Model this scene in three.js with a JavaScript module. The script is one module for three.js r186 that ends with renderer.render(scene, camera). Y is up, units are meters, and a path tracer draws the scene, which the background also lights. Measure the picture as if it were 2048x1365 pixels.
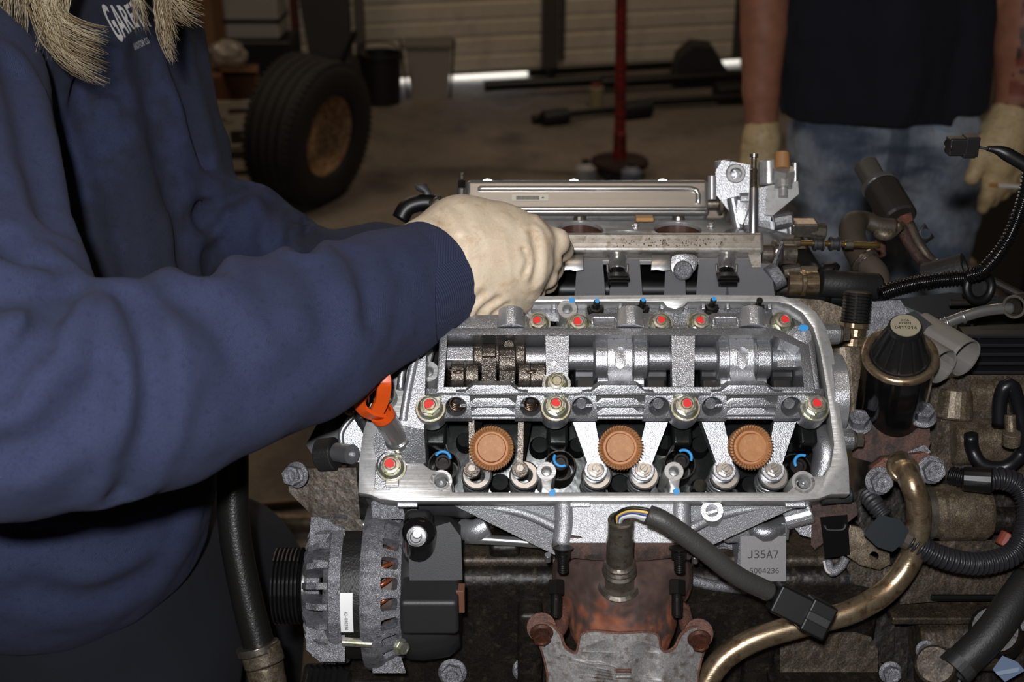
import * as THREE from 'three';
import { RoundedBoxGeometry } from 'three/addons/geometries/RoundedBoxGeometry.js';
import { ConvexGeometry } from 'three/addons/geometries/ConvexGeometry.js';
import { mergeGeometries, mergeVertices, toCreasedNormals } from 'three/addons/utils/BufferGeometryUtils.js';
import { MarchingCubes } from 'three/addons/objects/MarchingCubes.js';
import { ImprovedNoise } from 'three/addons/math/ImprovedNoise.js';
import { Brush, Evaluator, SUBTRACTION } from 'three-bvh-csg';
import { FontLoader } from 'three/addons/loaders/FontLoader.js';
import { RectAreaLightUniformsLib } from 'three/addons/lights/RectAreaLightUniformsLib.js';

// ---------------------------------------------------------------- camera, sky, lights, exposure
const scene = new THREE.Scene();
const renderer = new THREE.WebGLRenderer({ antialias: true });
renderer.toneMapping = THREE.LinearToneMapping;
renderer.toneMappingExposure = 1.0;
renderer.shadowMap.enabled = true;
RectAreaLightUniformsLib.init();
const V = (x, y, z) => new THREE.Vector3(x, y, z);
const FPX = 2472, PITCH = 25 * Math.PI / 180;
const camera = new THREE.PerspectiveCamera(2 * Math.atan(682.5 / FPX) * 180 / Math.PI, 2048 / 1365, 0.05, 60);
camera.position.set(0, 1.65, 0);
camera.rotation.x = -PITCH;
camera.updateMatrixWorld();
camera.focus = 0.99;
camera.userData.fStop = 8;
scene.background = new THREE.Color(0.92, 0.96, 1.0);          // overcast daylight outside the shop
scene.backgroundIntensity = 9;
const FLASH = { at: V(-0.035, 1.755, 0.055), power: 4.1, color: 0xfafbff };
const SHOP = { power: 3.0, color: 0xffe3c6 };
const YAW = 14 * Math.PI / 180;                                 // the shop's walls stand at an angle to the engine

// ---------------------------------------------------------------- measured points
const CAM = camera.position.clone();
const AF = V(0, -Math.sin(PITCH), -Math.cos(PITCH)), AU = V(0, Math.cos(PITCH), -Math.sin(PITCH));
const ray = (x, y) => AF.clone().addScaledVector(V(1, 0, 0), (x - 1024) / FPX).addScaledVector(AU, (682.5 - y) / FPX);
const W = (x, y, d) => CAM.clone().addScaledVector(ray(x, y), d);               // at a distance
const onPlane = (x, y, p, n) => { const r = ray(x, y); return CAM.clone().addScaledVector(r, p.clone().sub(CAM).dot(n) / r.dot(n)); };
const H = (x, y, height) => onPlane(x, y, V(0, height, 0), V(0, 1, 0));         // at a height above the floor
const Zp = (x, y, z) => onPlane(x, y, V(0, 0, z), V(0, 0, 1));                  // on an upright plane
const ENGINE_TILT = -45 * Math.PI / 180;
const EO = W(1241, 945, 0.95), EU = V(1, 0, 0), EV = V(0, Math.cos(ENGINE_TILT), Math.sin(ENGINE_TILT)), EN = V(0, -Math.sin(ENGINE_TILT), Math.cos(ENGINE_TILT));
const E = (x, y, h = 0) => { const p = onPlane(x, y, EO.clone().addScaledVector(EN, h), EN).sub(EO); return V(p.x, p.dot(EV), h); };   // on the tilted valve-cover face of the front bank
const toE = (p) => { const q = p.clone().sub(EO); return V(q.x, q.dot(EV), q.dot(EN)); };

let seed = 7;
const rnd = (a = 0, b = 1) => { seed = (seed * 1664525 + 1013904223) >>> 0; return a + (b - a) * seed / 4294967296; };
const perlin = new ImprovedNoise();
const fbm = (x, y, z, o = 4) => { let s = 0, a = 0.5; for (let i = 0; i < o; i++) { s += a * perlin.noise(x, y, z); x *= 2.03; y *= 2.03; z *= 2.03; a *= 0.5; } return s; };
const clamp = THREE.MathUtils.clamp, lerp = THREE.MathUtils.lerp, smooth = THREE.MathUtils.smoothstep;

// ---------------------------------------------------------------- geometry helpers
function plain(g) {
  g = g.index ? g.toNonIndexed() : g.clone();
  if (!g.attributes.normal) g.computeVertexNormals();
  for (const k of Object.keys(g.attributes)) if (!['position', 'normal', 'color'].includes(k)) g.deleteAttribute(k);
  g.morphAttributes = {};
  return g;
}
function boxUV(g) {          // uv in metres, each face looked at along the axis it faces most
  const p = g.attributes.position, n = g.attributes.normal, uv = new Float32Array(p.count * 2), a = V(0, 0, 0), b = V(0, 0, 0), c = V(0, 0, 0), f = V(0, 0, 0);
  for (let i = 0; i < p.count; i += 3) {
    a.fromBufferAttribute(p, i); b.fromBufferAttribute(p, i + 1); c.fromBufferAttribute(p, i + 2);
    f.copy(b).sub(a).cross(c.clone().sub(a));
    const x = Math.abs(f.x), y = Math.abs(f.y), z = Math.abs(f.z);
    [a, b, c].forEach((q, k) => { const [s, t] = z >= x && z >= y ? [q.x, q.y] : y >= x ? [q.x, q.z] : [q.z, q.y]; uv[(i + k) * 2] = s; uv[(i + k) * 2 + 1] = t; });
  }
  g.setAttribute('uv', new THREE.BufferAttribute(uv, 2));
  return g;
}
const mg = (list) => mergeGeometries([].concat(list).flat(9).map(plain), false);
function orient(g, z, pos, xh) {    // turns the geometry's z axis to that direction and moves it
  z = z.clone().normalize();
  let x = (xh || (Math.abs(z.x) < 0.9 ? V(1, 0, 0) : V(0, 1, 0))).clone();
  x.addScaledVector(z, -x.dot(z)).normalize();
  const y = z.clone().cross(x);
  return g.applyMatrix4(new THREE.Matrix4().makeBasis(x, y, z).setPosition(pos));
}
const rbox = (w, h, d, p = V(0, 0, 0), r = 0.0015, z, xh) => { const g = new RoundedBoxGeometry(w, h, d, 2, Math.min(r, w / 2.01, h / 2.01, d / 2.01)); return z ? orient(g, z, p, xh) : g.translate(p.x, p.y, p.z); };
function lathe(profile, dir, pos, seg = 28) {     // profile: [radius, distance along dir]
  const g = new THREE.LatheGeometry(profile.map(([r, z]) => new THREE.Vector2(Math.max(r, 1e-5), z)), seg);
  return orient(toCreasedNormals(g.rotateX(Math.PI / 2), 0.6), dir, pos);
}
const rod = (a, b, r, r2 = r, seg = 16, bev = 0.12) => { const d = b.clone().sub(a), L = d.length(), c = Math.min(r, r2, L / 2) * bev; return lathe([[0, 0], [r - c, 0], [r, c], [r2, L - c], [r2 - c, L], [0, L]], d, a, seg); };
const pipe = (a, b, ro, ri, seg = 24) => { const d = b.clone().sub(a), L = d.length(); return lathe([[ri, 0], [ro, 0], [ro, L], [ri, L], [ri, 0]], d, a, seg); };
const curve = (pts, t = 0.5) => new THREE.CatmullRomCurve3(pts, false, 'catmullrom', t);
function sweep(pts, radius, n = 40, rad = 12, t = 0.5) {     // radius: number or function of 0..1
  const c = pts.isCurve || pts.getPointAt ? pts : curve(pts, t), fr = c.computeFrenetFrames(n, false), pos = [], idx = [], q = V(0, 0, 0);
  const R = typeof radius === 'function' ? radius : () => radius;
  for (let i = 0; i <= n; i++) {
    const P = c.getPointAt(i / n), r = R(i / n);
    for (let j = 0; j < rad; j++) { const a = j / rad * Math.PI * 2; q.copy(P).addScaledVector(fr.normals[i], Math.cos(a) * r).addScaledVector(fr.binormals[i], Math.sin(a) * r); pos.push(q.x, q.y, q.z); }
  }
  for (let i = 0; i < n; i++) for (let j = 0; j < rad; j++) { const a = i * rad + j, b = i * rad + (j + 1) % rad, c2 = a + rad, d = b + rad; idx.push(a, b, c2, b, d, c2); }
  const s = pos.length / 3; [0, n].forEach((i, k) => { const P = c.getPointAt(i / n); pos.push(P.x, P.y, P.z); for (let j = 0; j < rad; j++) { const a = i * rad + j, b = i * rad + (j + 1) % rad; k ? idx.push(s + 1, a, b) : idx.push(s, b, a); } });
  const g = new THREE.BufferGeometry(); g.setAttribute('position', new THREE.Float32BufferAttribute(pos, 3)); g.setIndex(idx); g.computeVertexNormals();
  return g;
}
function corrugated(pts, r, pitch, depth, rad = 14) {
  const c = curve(pts), L = c.getLength(), rings = Math.round(L / pitch), n = rings * 6;
  return sweep(c, (t) => { const k = (t * rings) % 1; return r - depth * (k < 0.18 || k > 0.82 ? 1 : k < 0.3 || k > 0.7 ? 0.35 : 0); }, n, rad);
}
function extr(pts, z0, z1, bevel = 0.001, holes = [], seg = 2) {   // outline of [x, y] or Vector, between two heights
  const sh = new THREE.Shape(pts.map((p) => new THREE.Vector2(p.x ?? p[0], p.y ?? p[1])));
  sh.holes = holes.map((h) => new THREE.Path(h.map((p) => new THREE.Vector2(p.x ?? p[0], p.y ?? p[1]))));
  const b = Math.min(bevel, (z1 - z0) * 0.45);
  const g = new THREE.ExtrudeGeometry(sh, { depth: z1 - z0 - 2 * b, bevelEnabled: b > 0, bevelThickness: b, bevelSize: b, bevelOffset: -b, bevelSegments: seg, curveSegments: 10 });
  return toCreasedNormals(g.translate(0, 0, z0 + b), 0.5);
}
function prism(pts, to, bevel = 0) {        // planar polygon of points, pushed along a vector
  const z = to.clone().normalize(), o = pts[0], x0 = pts[1].clone().sub(o); x0.addScaledVector(z, -x0.dot(z)).normalize(); const y0 = z.clone().cross(x0);
  const flat = pts.map((p) => { const q = p.clone().sub(o); return [q.dot(x0), q.dot(y0)]; });
  return extr(flat, 0, to.length(), bevel).applyMatrix4(new THREE.Matrix4().makeBasis(x0, y0, z).setPosition(o));
}
const hull = (pts) => { const g = new ConvexGeometry(pts); return toCreasedNormals(g, 0.35); };
const circlePts = (c, r, n = 20, a0 = 0, a1 = Math.PI * 2) => Array.from({ length: n }, (_, i) => { const a = a0 + (a1 - a0) * i / n; return [c.x + r * Math.cos(a), c.y + r * Math.sin(a)]; });
const rounded = (pts, n = 6) => { const c = new THREE.CatmullRomCurve3(pts.map((p) => V(p.x ?? p[0], p.y ?? p[1], 0)), true, 'centripetal'); return c.getPoints(pts.length * n).slice(0, -1); };
function spring(base, dir, r, wire, turns, len) {
  const pts = []; for (let i = 0; i <= turns * 14; i++) { const a = i / 14 * Math.PI * 2; pts.push(V(r * Math.cos(a), r * Math.sin(a), len * i / (turns * 14))); }
  return orient(sweep(pts, wire, turns * 14, 6), dir, base);
}
function hexBolt(base, dir, s, { flange = 1.32, tall = 0.8, washer = 0, twist = 0.3 } = {}) {   // s: radius of the hexagon's corners
  const f = lathe([[0, 0], [s * flange, 0], [s * flange, s * 0.14], [s * 1.02, s * 0.36], [0, s * 0.36]], V(0, 0, 1), V(0, 0, 0), 24);
  const hx = toCreasedNormals(new THREE.CylinderGeometry(s, s, s * tall, 6, 1).rotateX(Math.PI / 2).translate(0, 0, s * (0.36 + tall / 2)), 0.3).rotateZ(twist);
  const top = lathe([[s * 0.9, 0], [s * 0.72, s * 0.12], [s * 0.62, s * 0.12], [s * 0.5, s * 0.02], [0, s * 0.02]], V(0, 0, 1), V(0, 0, s * (0.36 + tall)), 18);
  const parts = [f, hx, top];
  if (washer) parts.push(lathe([[0, -washer * s], [s * 1.5, -washer * s], [s * 1.5, 0], [0, 0]], V(0, 0, 1), V(0, 0, 0), 24));
  return orient(mg(parts), dir, base);
}

// marching cubes over a distance function; bones: tapered capsules joined with a smooth minimum
const smin = (a, b, k) => { const h = Math.max(k - Math.abs(a - b), 0) / k; return Math.min(a, b) - h * h * k * 0.25; };
function capsule(p, a, b, ra, rb) {
  const bx = b.x - a.x, by = b.y - a.y, bz = b.z - a.z, px = p.x - a.x, py = p.y - a.y, pz = p.z - a.z;
  const t = clamp((px * bx + py * by + pz * bz) / (bx * bx + by * by + bz * bz + 1e-12), 0, 1), x = px - bx * t, y = py - by * t, z = pz - bz * t;
  return Math.sqrt(x * x + y * y + z * z) - (ra + (rb - ra) * t);
}
const bone = (x, y, d, rpx) => ({ p: W(x, y, d), r: rpx * d / FPX });
function chains(list, k, own = 0.006) {       // list of chains of bones -> distance function
  const segs = list.map((c) => c.length === 1 ? [[c[0], c[0]]] : c.slice(1).map((b, i) => [c[i], b]));
  return (p) => { let d = 9; for (const c of segs) { let m = 9; for (const [a, b] of c) { const e = capsule(p, a.p, b.p, a.r, b.r); m = m > 8 ? e : smin(m, e, own); } d = d > 8 ? m : smin(d, m, k); } return d; };
}
function polygonise(f, lo, hi, cell, colorOf) {
  const size = V(hi.x - lo.x, hi.y - lo.y, hi.z - lo.z), N = Math.ceil(Math.max(size.x, size.y, size.z) / cell) + 4;
  const mc = new MarchingCubes(N, new THREE.MeshStandardMaterial(), false, false, 900000), half = N / 2, sc = (t, l, s) => l + (t - 2) / (N - 5) * s;
  mc.isolation = 0;
  const p = V(0, 0, 0);
  const BK = 5, cs = [size.x, size.y, size.z].map((q) => q / (N - 5)), far = Math.hypot(...cs) * BK / 2 + 0.035;      // blocks well away from the surface are filled at once
  for (let z0 = 0; z0 < N; z0 += BK) for (let y0 = 0; y0 < N; y0 += BK) for (let x0 = 0; x0 < N; x0 += BK) {
    p.set(sc(x0 + BK / 2 - 0.5, lo.x, size.x), sc(y0 + BK / 2 - 0.5, lo.y, size.y), sc(z0 + BK / 2 - 0.5, lo.z, size.z));
    const mid = f(p), all = Math.abs(mid) > far;
    for (let z = z0; z < Math.min(N, z0 + BK); z++) for (let y = y0; y < Math.min(N, y0 + BK); y++) for (let x = x0; x < Math.min(N, x0 + BK); x++) { if (!all) p.set(sc(x, lo.x, size.x), sc(y, lo.y, size.y), sc(z, lo.z, size.z)); mc.field[(z * N + y) * N + x] = all ? -mid : -f(p); }
  }
  mc.update();
  const n = mc.count, pos = new Float32Array(n * 3);
  for (let i = 0; i < n; i++) { pos[i * 3] = sc(mc.positionArray[i * 3] * half + half, lo.x, size.x); pos[i * 3 + 1] = sc(mc.positionArray[i * 3 + 1] * half + half, lo.y, size.y); pos[i * 3 + 2] = sc(mc.positionArray[i * 3 + 2] * half + half, lo.z, size.z); }
  let g = new THREE.BufferGeometry(); g.setAttribute('position', new THREE.BufferAttribute(pos, 3));
  g = mergeVertices(g, cell * 1e-3);
  const P = g.attributes.position, nor = new Float32Array(P.count * 3), e = cell * 0.35, a = V(0, 0, 0), col = colorOf && new Float32Array(P.count * 3);
  for (let i = 0; i < P.count; i++) {
    a.fromBufferAttribute(P, i);
    const g3 = ['x', 'y', 'z'].map((k) => { a[k] += e; const u = f(a); a[k] -= 2 * e; const v = f(a); a[k] += e; return u - v; }), L = Math.hypot(...g3) || 1;
    g3.forEach((t, k) => { nor[i * 3 + k] = t / L; });
    if (col) colorOf(a, V(g3[0] / L, g3[1] / L, g3[2] / L)).forEach((t, k) => { col[i * 3 + k] = t; });
  }
  g.setAttribute('normal', new THREE.BufferAttribute(nor, 3));
  if (col) g.setAttribute('color', new THREE.BufferAttribute(col, 3));
  // outward winding
  const ix = g.index.array, b = V(0, 0, 0), c = V(0, 0, 0), nn = V(0, 0, 0); let flip = 0, tot = 0;
  for (let i = 0; i < ix.length; i += 300) { a.fromBufferAttribute(P, ix[i]); b.fromBufferAttribute(P, ix[i + 1]); c.fromBufferAttribute(P, ix[i + 2]); nn.fromArray(nor, ix[i] * 3); tot++; if (b.sub(a).cross(c.sub(a)).dot(nn) < 0) flip++; }
  if (flip > tot / 2) for (let i = 0; i < ix.length; i += 3) { const t = ix[i]; ix[i] = ix[i + 1]; ix[i + 1] = t; }
  return g;
}
function vcolor(g, fn) {     // vertex colours (linear) from position
  g = plain(g); const p = g.attributes.position, c = new Float32Array(p.count * 3), v = V(0, 0, 0), k = new THREE.Color();
  for (let i = 0; i < p.count; i++) { v.fromBufferAttribute(p, i); k.set(fn(v)); c.set([k.r, k.g, k.b], i * 3); }
  g.setAttribute('color', new THREE.BufferAttribute(c, 3)); return g;
}

// ---------------------------------------------------------------- textures
function tileNoise(n, cells, s) {      // tiling value noise, n x n
  const G = []; seed = s; for (let i = 0; i < cells * cells; i++) G.push(rnd());
  const out = new Float32Array(n * n), w = (t) => t * t * (3 - 2 * t);
  for (let y = 0; y < n; y++) for (let x = 0; x < n; x++) {
    const u = x / n * cells, v = y / n * cells, i = Math.floor(u), j = Math.floor(v), a = w(u - i), b = w(v - j), at = (p, q) => G[(q % cells) * cells + p % cells];
    out[y * n + x] = lerp(lerp(at(i, j), at(i + 1, j), a), lerp(at(i, j + 1), at(i + 1, j + 1), a), b);
  }
  return out;
}
function tileFbm(n, cells, s, oct = 4, gain = 0.55) { const o = new Float32Array(n * n); let a = 1, t = 0; for (let k = 0; k < oct && cells <= n; k++) { const q = tileNoise(n, cells, s + k * 17); for (let i = 0; i < o.length; i++) o[i] += q[i] * a; t += a; a *= gain; cells *= 2; } return o.map((v) => v / t); }
function tex(n, fn, size, srgb) {      // fn(i, x, y) -> grey or [r, g, b] in 0..1; size: metres a tile
  const d = new Uint8Array(n * n * 4);
  for (let i = 0; i < n * n; i++) { const v = fn(i, i % n, Math.floor(i / n)), c = Array.isArray(v) ? v : [v, v, v]; for (let k = 0; k < 3; k++) d[i * 4 + k] = clamp(c[k], 0, 1) * 255; d[i * 4 + 3] = 255; }
  const t = new THREE.DataTexture(d, n, n); t.wrapS = t.wrapT = THREE.RepeatWrapping; t.magFilter = THREE.LinearFilter; t.minFilter = THREE.LinearMipmapLinearFilter; t.generateMipmaps = true;
  if (srgb) t.colorSpace = THREE.SRGBColorSpace;
  const r = Array.isArray(size) ? size : [size, size]; t.repeat.set(1 / r[0], 1 / r[1]); t.needsUpdate = true; return t;
}
const hx = (c) => { const k = new THREE.Color(c); k.convertLinearToSRGB(); return [k.r, k.g, k.b]; };
const mix3 = (a, b, t) => a.map((v, i) => lerp(v, b[i], clamp(t, 0, 1)));
function grimeTex(colors, size, s, { contrast = 3, speck = 0.25, cells = 6 } = {}) {   // patches of several colours with grain
  const n = 256, A = tileFbm(n, cells, s, 5), B = tileFbm(n, cells * 2, s + 91, 4), F = tileNoise(n, 128, s + 7), c = colors.map(hx);
  return tex(n, (i) => { let v = mix3(c[0], c[1], (A[i] - 0.5) * contrast * 2 + 0.5); if (c[2]) v = mix3(v, c[2], (B[i] - 0.56) * contrast * 3); const k = 1 + (F[i] - 0.5) * 2 * speck; return v.map((q) => q * k); }, size, true);
}
const grainBump = (() => { const n = 256, A = tileNoise(n, 128, 3), B = tileNoise(n, 64, 5); return (size) => tex(n, (i) => A[i] * 0.6 + B[i] * 0.4, size); })();
const fineGrain = grainBump(0.035), midGrain = grainBump(0.09);
const lumpBump = (() => { const A = tileFbm(256, 8, 41, 5); return tex(256, (i) => A[i], 0.12); })();
const brushed = (() => { const n = 256, r = []; seed = 11; for (let i = 0; i < n; i++) r.push(rnd()); const A = tileNoise(n, 16, 8); return tex(n, (i, x, y) => clamp(0.5 + (r[y] - 0.5) * 0.7 + (A[i] - 0.5) * 0.4, 0, 1), [0.12, 0.03]); })();
const twill = tex(64, (i, x, y) => 0.5 + 0.35 * Math.sin((x + y) / 64 * Math.PI * 2 * 8) + 0.15 * Math.sin((x - y) / 64 * Math.PI * 16), 0.012);
const knit = tex(128, (i, x, y) => 0.5 + 0.5 * Math.sin(x / 128 * Math.PI * 2 * 16) * 0.6 + 0.4 * (Math.sin(y / 128 * Math.PI * 2 * 32) * 0.5), 0.03);

// ---------------------------------------------------------------- materials
const M = (color, roughness = 0.6, metalness = 0, o = {}) => new THREE.MeshPhysicalMaterial({ color, roughness, metalness, ...o });
const casting = { bumpMap: fineGrain, bumpScale: 0.0002 };
const mAl = M(0xa2a2a4, 0.36, 0.84, casting);
const mAlBright = M(0xc2c2c4, 0.35, 0.78, casting);
const mCast = M(0xaeaeb0, 0.47, 0.72, { bumpMap: fineGrain, bumpScale: 0.0003 });
const mPort = M(0x8a8a8d, 0.5, 0.35, casting);
const mRail = M(0xb2b1af, 0.36, 0.5, { bumpMap: brushed, bumpScale: 0.00006, map: grimeTex([0xffffff, 0xf2f1ef, 0xe6e4e0], 0.04, 21, { speck: 0.05, contrast: 1.5 }) });
const mSteel = M(0xc4c4c4, 0.25, 0.9);
const mZinc = M(0xc6c6c0, 0.26, 0.85, { map: grimeTex([0xffffff, 0xf2f2e0, 0xd8dcae], 0.02, 31, { speck: 0.04 }) });
const mOily = M(0x232523, 0.24, 0.6, { bumpMap: lumpBump, bumpScale: 0.0003 });
const mOilSteel = M(0x6a625a, 0.3, 0.85, { bumpMap: fineGrain, bumpScale: 0.0003 });
const mBlackSteel = M(0x2a2826, 0.35, 0.7);
const mSpring = M(0x5a4a3c, 0.3, 0.85);
const mBlack = M(0x0c0c0c, 0.42, 0);
const mBlackGloss = M(0x0c0c0d, 0.18, 0, { clearcoat: 0.4, clearcoatRoughness: 0.15 });
const mRubber = M(0x1c1b1a, 0.55, 0, { bumpMap: midGrain, bumpScale: 0.0002 });
const mPlasticGrey = M(0x262626, 0.5, 0, { bumpMap: fineGrain, bumpScale: 0.00006 });
const mStub = M(0x938e88, 0.4, 0.5, { bumpMap: fineGrain, bumpScale: 0.0001 });
const mGrease = M(0xffffff, 0.5, 0.35, { map: grimeTex([0x2e2720, 0x3f352a, 0x544636], 0.07, 51, { speck: 0.45, contrast: 1.2 }), bumpMap: lumpBump, bumpScale: 0.0022 });
const mGreaseDark = M(0xffffff, 0.48, 0.3, { map: grimeTex([0x15120e, 0x231d17, 0x342b21], 0.07, 53, { speck: 0.45, contrast: 1.2 }), bumpMap: lumpBump, bumpScale: 0.0022 });
const mOldAl = M(0xffffff, 0.45, 0.5, { map: grimeTex([0x86868a, 0x737277, 0x5e5c5c], 0.03, 57, { speck: 0.3, contrast: 1.4 }), bumpMap: fineGrain, bumpScale: 0.0006 });
const mDirtyAl = M(0xffffff, 0.48, 0.5, { map: grimeTex([0x685d50, 0x544939, 0x7a6c55], 0.05, 59, { speck: 0.4, contrast: 1.3 }), bumpMap: lumpBump, bumpScale: 0.0012 });
const mRust = M(0xffffff, 0.75, 0.15, { map: grimeTex([0x54392f, 0x6b4434, 0x3a2c26], 0.04, 61, { speck: 0.35, contrast: 1.6 }), bumpMap: lumpBump, bumpScale: 0.0012 });
const mRustDark = M(0xffffff, 0.7, 0.2, { map: grimeTex([0x3a2a24, 0x4d352b, 0x2a211d], 0.06, 63, { speck: 0.3 }), bumpMap: lumpBump, bumpScale: 0.0012 });
const mShield = M(0xffffff, 0.5, 0.35, { map: grimeTex([0x82807e, 0x726f6c, 0x5c5048], 0.05, 67, { speck: 0.2, contrast: 1.3 }), bumpMap: lumpBump, bumpScale: 0.0008 });
const mBrass = M(0xffffff, 0.27, 0.85, { map: grimeTex([0xae9c80, 0x9c866a, 0x80664c], 0.06, 71, { speck: 0.1, contrast: 1.4 }), bumpMap: brushed, bumpScale: 0.00005 });
const mGold = M(0xa58a52, 0.25, 0.9);
const mPipe = M(0x9a938a, 0.28, 0.85, { map: grimeTex([0xffffff, 0xe0dad2, 0xc8beb0], 0.03, 73, { speck: 0.1, contrast: 1.5 }) });
const mCap = M(0xffffff, 0.62, 0, { map: grimeTex([0xae7a4e, 0xa67349, 0xb88659], 0.03, 77, { speck: 0.06, contrast: 1.5 }) });
const mRed = M(0xd8201c, 0.5, 0);
const mBlue = M(0x2f8fd0, 0.5, 0);
const mOrange = M(0xd24e12, 0.4, 0);
const mNavy = M(0x2a304b, 0.95, 0, { map: grimeTex([0xffffff, 0xeceef4, 0xd8dae4], 0.05, 81, { speck: 0.14, contrast: 1.4 }), bumpMap: twill, bumpScale: 0.0003, sheen: 0.1, sheenColor: new THREE.Color(0x4a567c), sheenRoughness: 0.6 });
const mNavyRib = M(0x2a304c, 0.95, 0, { bumpMap: knit, bumpScale: 0.0009, sheen: 0.2, sheenColor: new THREE.Color(0x4a567c) });
const mTrouser = M(0x0f111b, 0.95, 0, { bumpMap: twill, bumpScale: 0.0002 });
const mLatex = M(0xffffff, 0.5, 0, { map: grimeTex([0xd8c6ac, 0xd4bfa4, 0xc6ad8c], 0.07, 85, { speck: 0.03, contrast: 1.2 }), bumpMap: lumpBump, bumpScale: 0.0006 });
const mLatexDirty = M(0xffffff, 0.55, 0, { map: grimeTex([0xe0c698, 0xd8bc8c, 0xbb9d6e], 0.06, 87, { speck: 0.05, contrast: 1.3 }), bumpMap: lumpBump, bumpScale: 0.0002 });
const mWire = (c) => M(c, 0.45, 0);

// ---------------------------------------------------------------- things and parts
const used = new Map(), offset = new Map();
const numbered = (n) => { const k = used.get(n) ?? 0; used.set(n, k + 1); return k ? `${n}_${String(k).padStart(3, '0')}` : n; };
function thing(name, label, category, base, { group, tilted = false, kind } = {}) {      // a Group at the thing's base; its parts are given in world or in engine axes
  const o = new THREE.Group(); o.name = numbered(name); o.userData = { label, category };
  if (group) o.userData.group = group;
  if (kind) { o.userData.kind = kind; }
  if (tilted) { o.position.copy(EO).addScaledVector(EU, base.x).addScaledVector(EV, base.y).addScaledVector(EN, base.z); o.rotation.x = ENGINE_TILT; } else o.position.copy(base);
  offset.set(o, base.clone()); scene.add(o); return o;
}
function part(parent, name, geo, mat, label) {
  const g = mg(geo), off = offset.get(parent) ?? V(0, 0, 0); g.translate(-off.x, -off.y, -off.z); boxUV(g);
  const m = new THREE.Mesh(g, mat); m.name = name; if (label) m.userData.label = label; offset.set(m, off.clone()); parent.add(m); return m;
}
function struct(name, geo, mat, label, category = 'structure') { const g = boxUV(mg(geo)), m = new THREE.Mesh(g, mat); m.name = name; m.userData = { kind: 'structure', label, category }; scene.add(m); return m; }
const px = (list, h) => list.map(([x, y]) => E(x, y, h));

function carve(g, tools) {          // boolean: takes the tools out of the geometry
  const ev = new Evaluator(); ev.useGroups = false; ev.attributes = ['position', 'normal'];
  let a = new Brush(plain(g)); a.updateMatrixWorld();
  for (const t of tools) { const b = new Brush(plain(t)); b.updateMatrixWorld(); a = ev.evaluate(a, b, SUBTRACTION); a.updateMatrixWorld(); }
  return a.geometry;
}

// ---------------------------------------------------------------- the shop: floor, walls, ceiling, roller door, lamps
const WO = H(820, 172, 0), WA = V(Math.cos(YAW), 0, -Math.sin(YAW)), WN = V(Math.sin(YAW), 0, Math.cos(YAW));     // foot of the door, along it, into the room
const inRoom = (a, y, b) => WO.clone().addScaledVector(WA, a).addScaledVector(WN, b).setY(y);
const roomBox = (a0, a1, y0, y1, b0, b1, r = 0.004) => rbox(a1 - a0, y1 - y0, b1 - b0, inRoom((a0 + a1) / 2, (y0 + y1) / 2, (b0 + b1) / 2), r, WN, WA);
const concrete = (() => { const n = 512, A = tileFbm(n, 5, 201, 6), B = tileFbm(n, 9, 233, 5), F = tileNoise(n, 256, 3), c = [0x80776c, 0x686159, 0x464340].map(hx); return tex(n, (i) => { let v = mix3(c[0], c[1], (A[i] - 0.5) * 2.5 + 0.4); v = mix3(v, c[2], (B[i] - 0.52) * 2.4); return v.map((q) => q * (0.92 + F[i] * 0.16)); }, 2.4, true); })();
const mFloor = M(0xffffff, 0.92, 0, { map: concrete, bumpMap: midGrain, bumpScale: 0.001 });
const mWall = M(0x6b5f4e, 0.85, 0, { bumpMap: midGrain, bumpScale: 0.001 });
const mDoor = M(0xffffff, 0.6, 0.1, { map: grimeTex([0xcbc4b4, 0xc5bdaa, 0xb6ad9e], 0.9, 211, { speck: 0.04, contrast: 1 }) });
const mPost = M(0x4a453f, 0.6, 0.3);
struct('floor', [rbox(16, 0.2, 14, V(0, -0.1, -2.6), 0.001)], mFloor, 'stained grey concrete shop floor', 'floor');
struct('ground_outside', [roomBox(-8, 8, -0.3, -0.02, -5, -0.25)], M(0xb9b4aa, 0.9), 'sunlit pale concrete beyond the roller door', 'ground');
struct('ceiling', [roomBox(-5.2, 5.2, 3.3, 3.5, -0.25, 9.6)], mWall, 'brown shop ceiling', 'ceiling');
struct('wall_left', [roomBox(-5.2, -5, -0.1, 3.3, -0.25, 9.6)], mWall, 'dim brown side wall of the shop', 'wall');
struct('wall_right', [roomBox(5, 5.2, -0.1, 3.3, -0.25, 9.6)], mWall, 'dim brown side wall of the shop beyond the second mechanic', 'wall');
struct('wall_front', [roomBox(-5, 5, -0.1, 3.3, 9.4, 9.6)], mWall, 'dim brown wall behind the photographer', 'wall');
struct('wall_back', [roomBox(-5, -1.9, -0.1, 3.3, -0.25, 0), roomBox(3.6, 5, -0.1, 3.3, -0.25, 0), roomBox(-1.9, 3.6, 2.6, 3.3, -0.25, 0)], mWall, 'dim wall around the closed roller door', 'wall');
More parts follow.
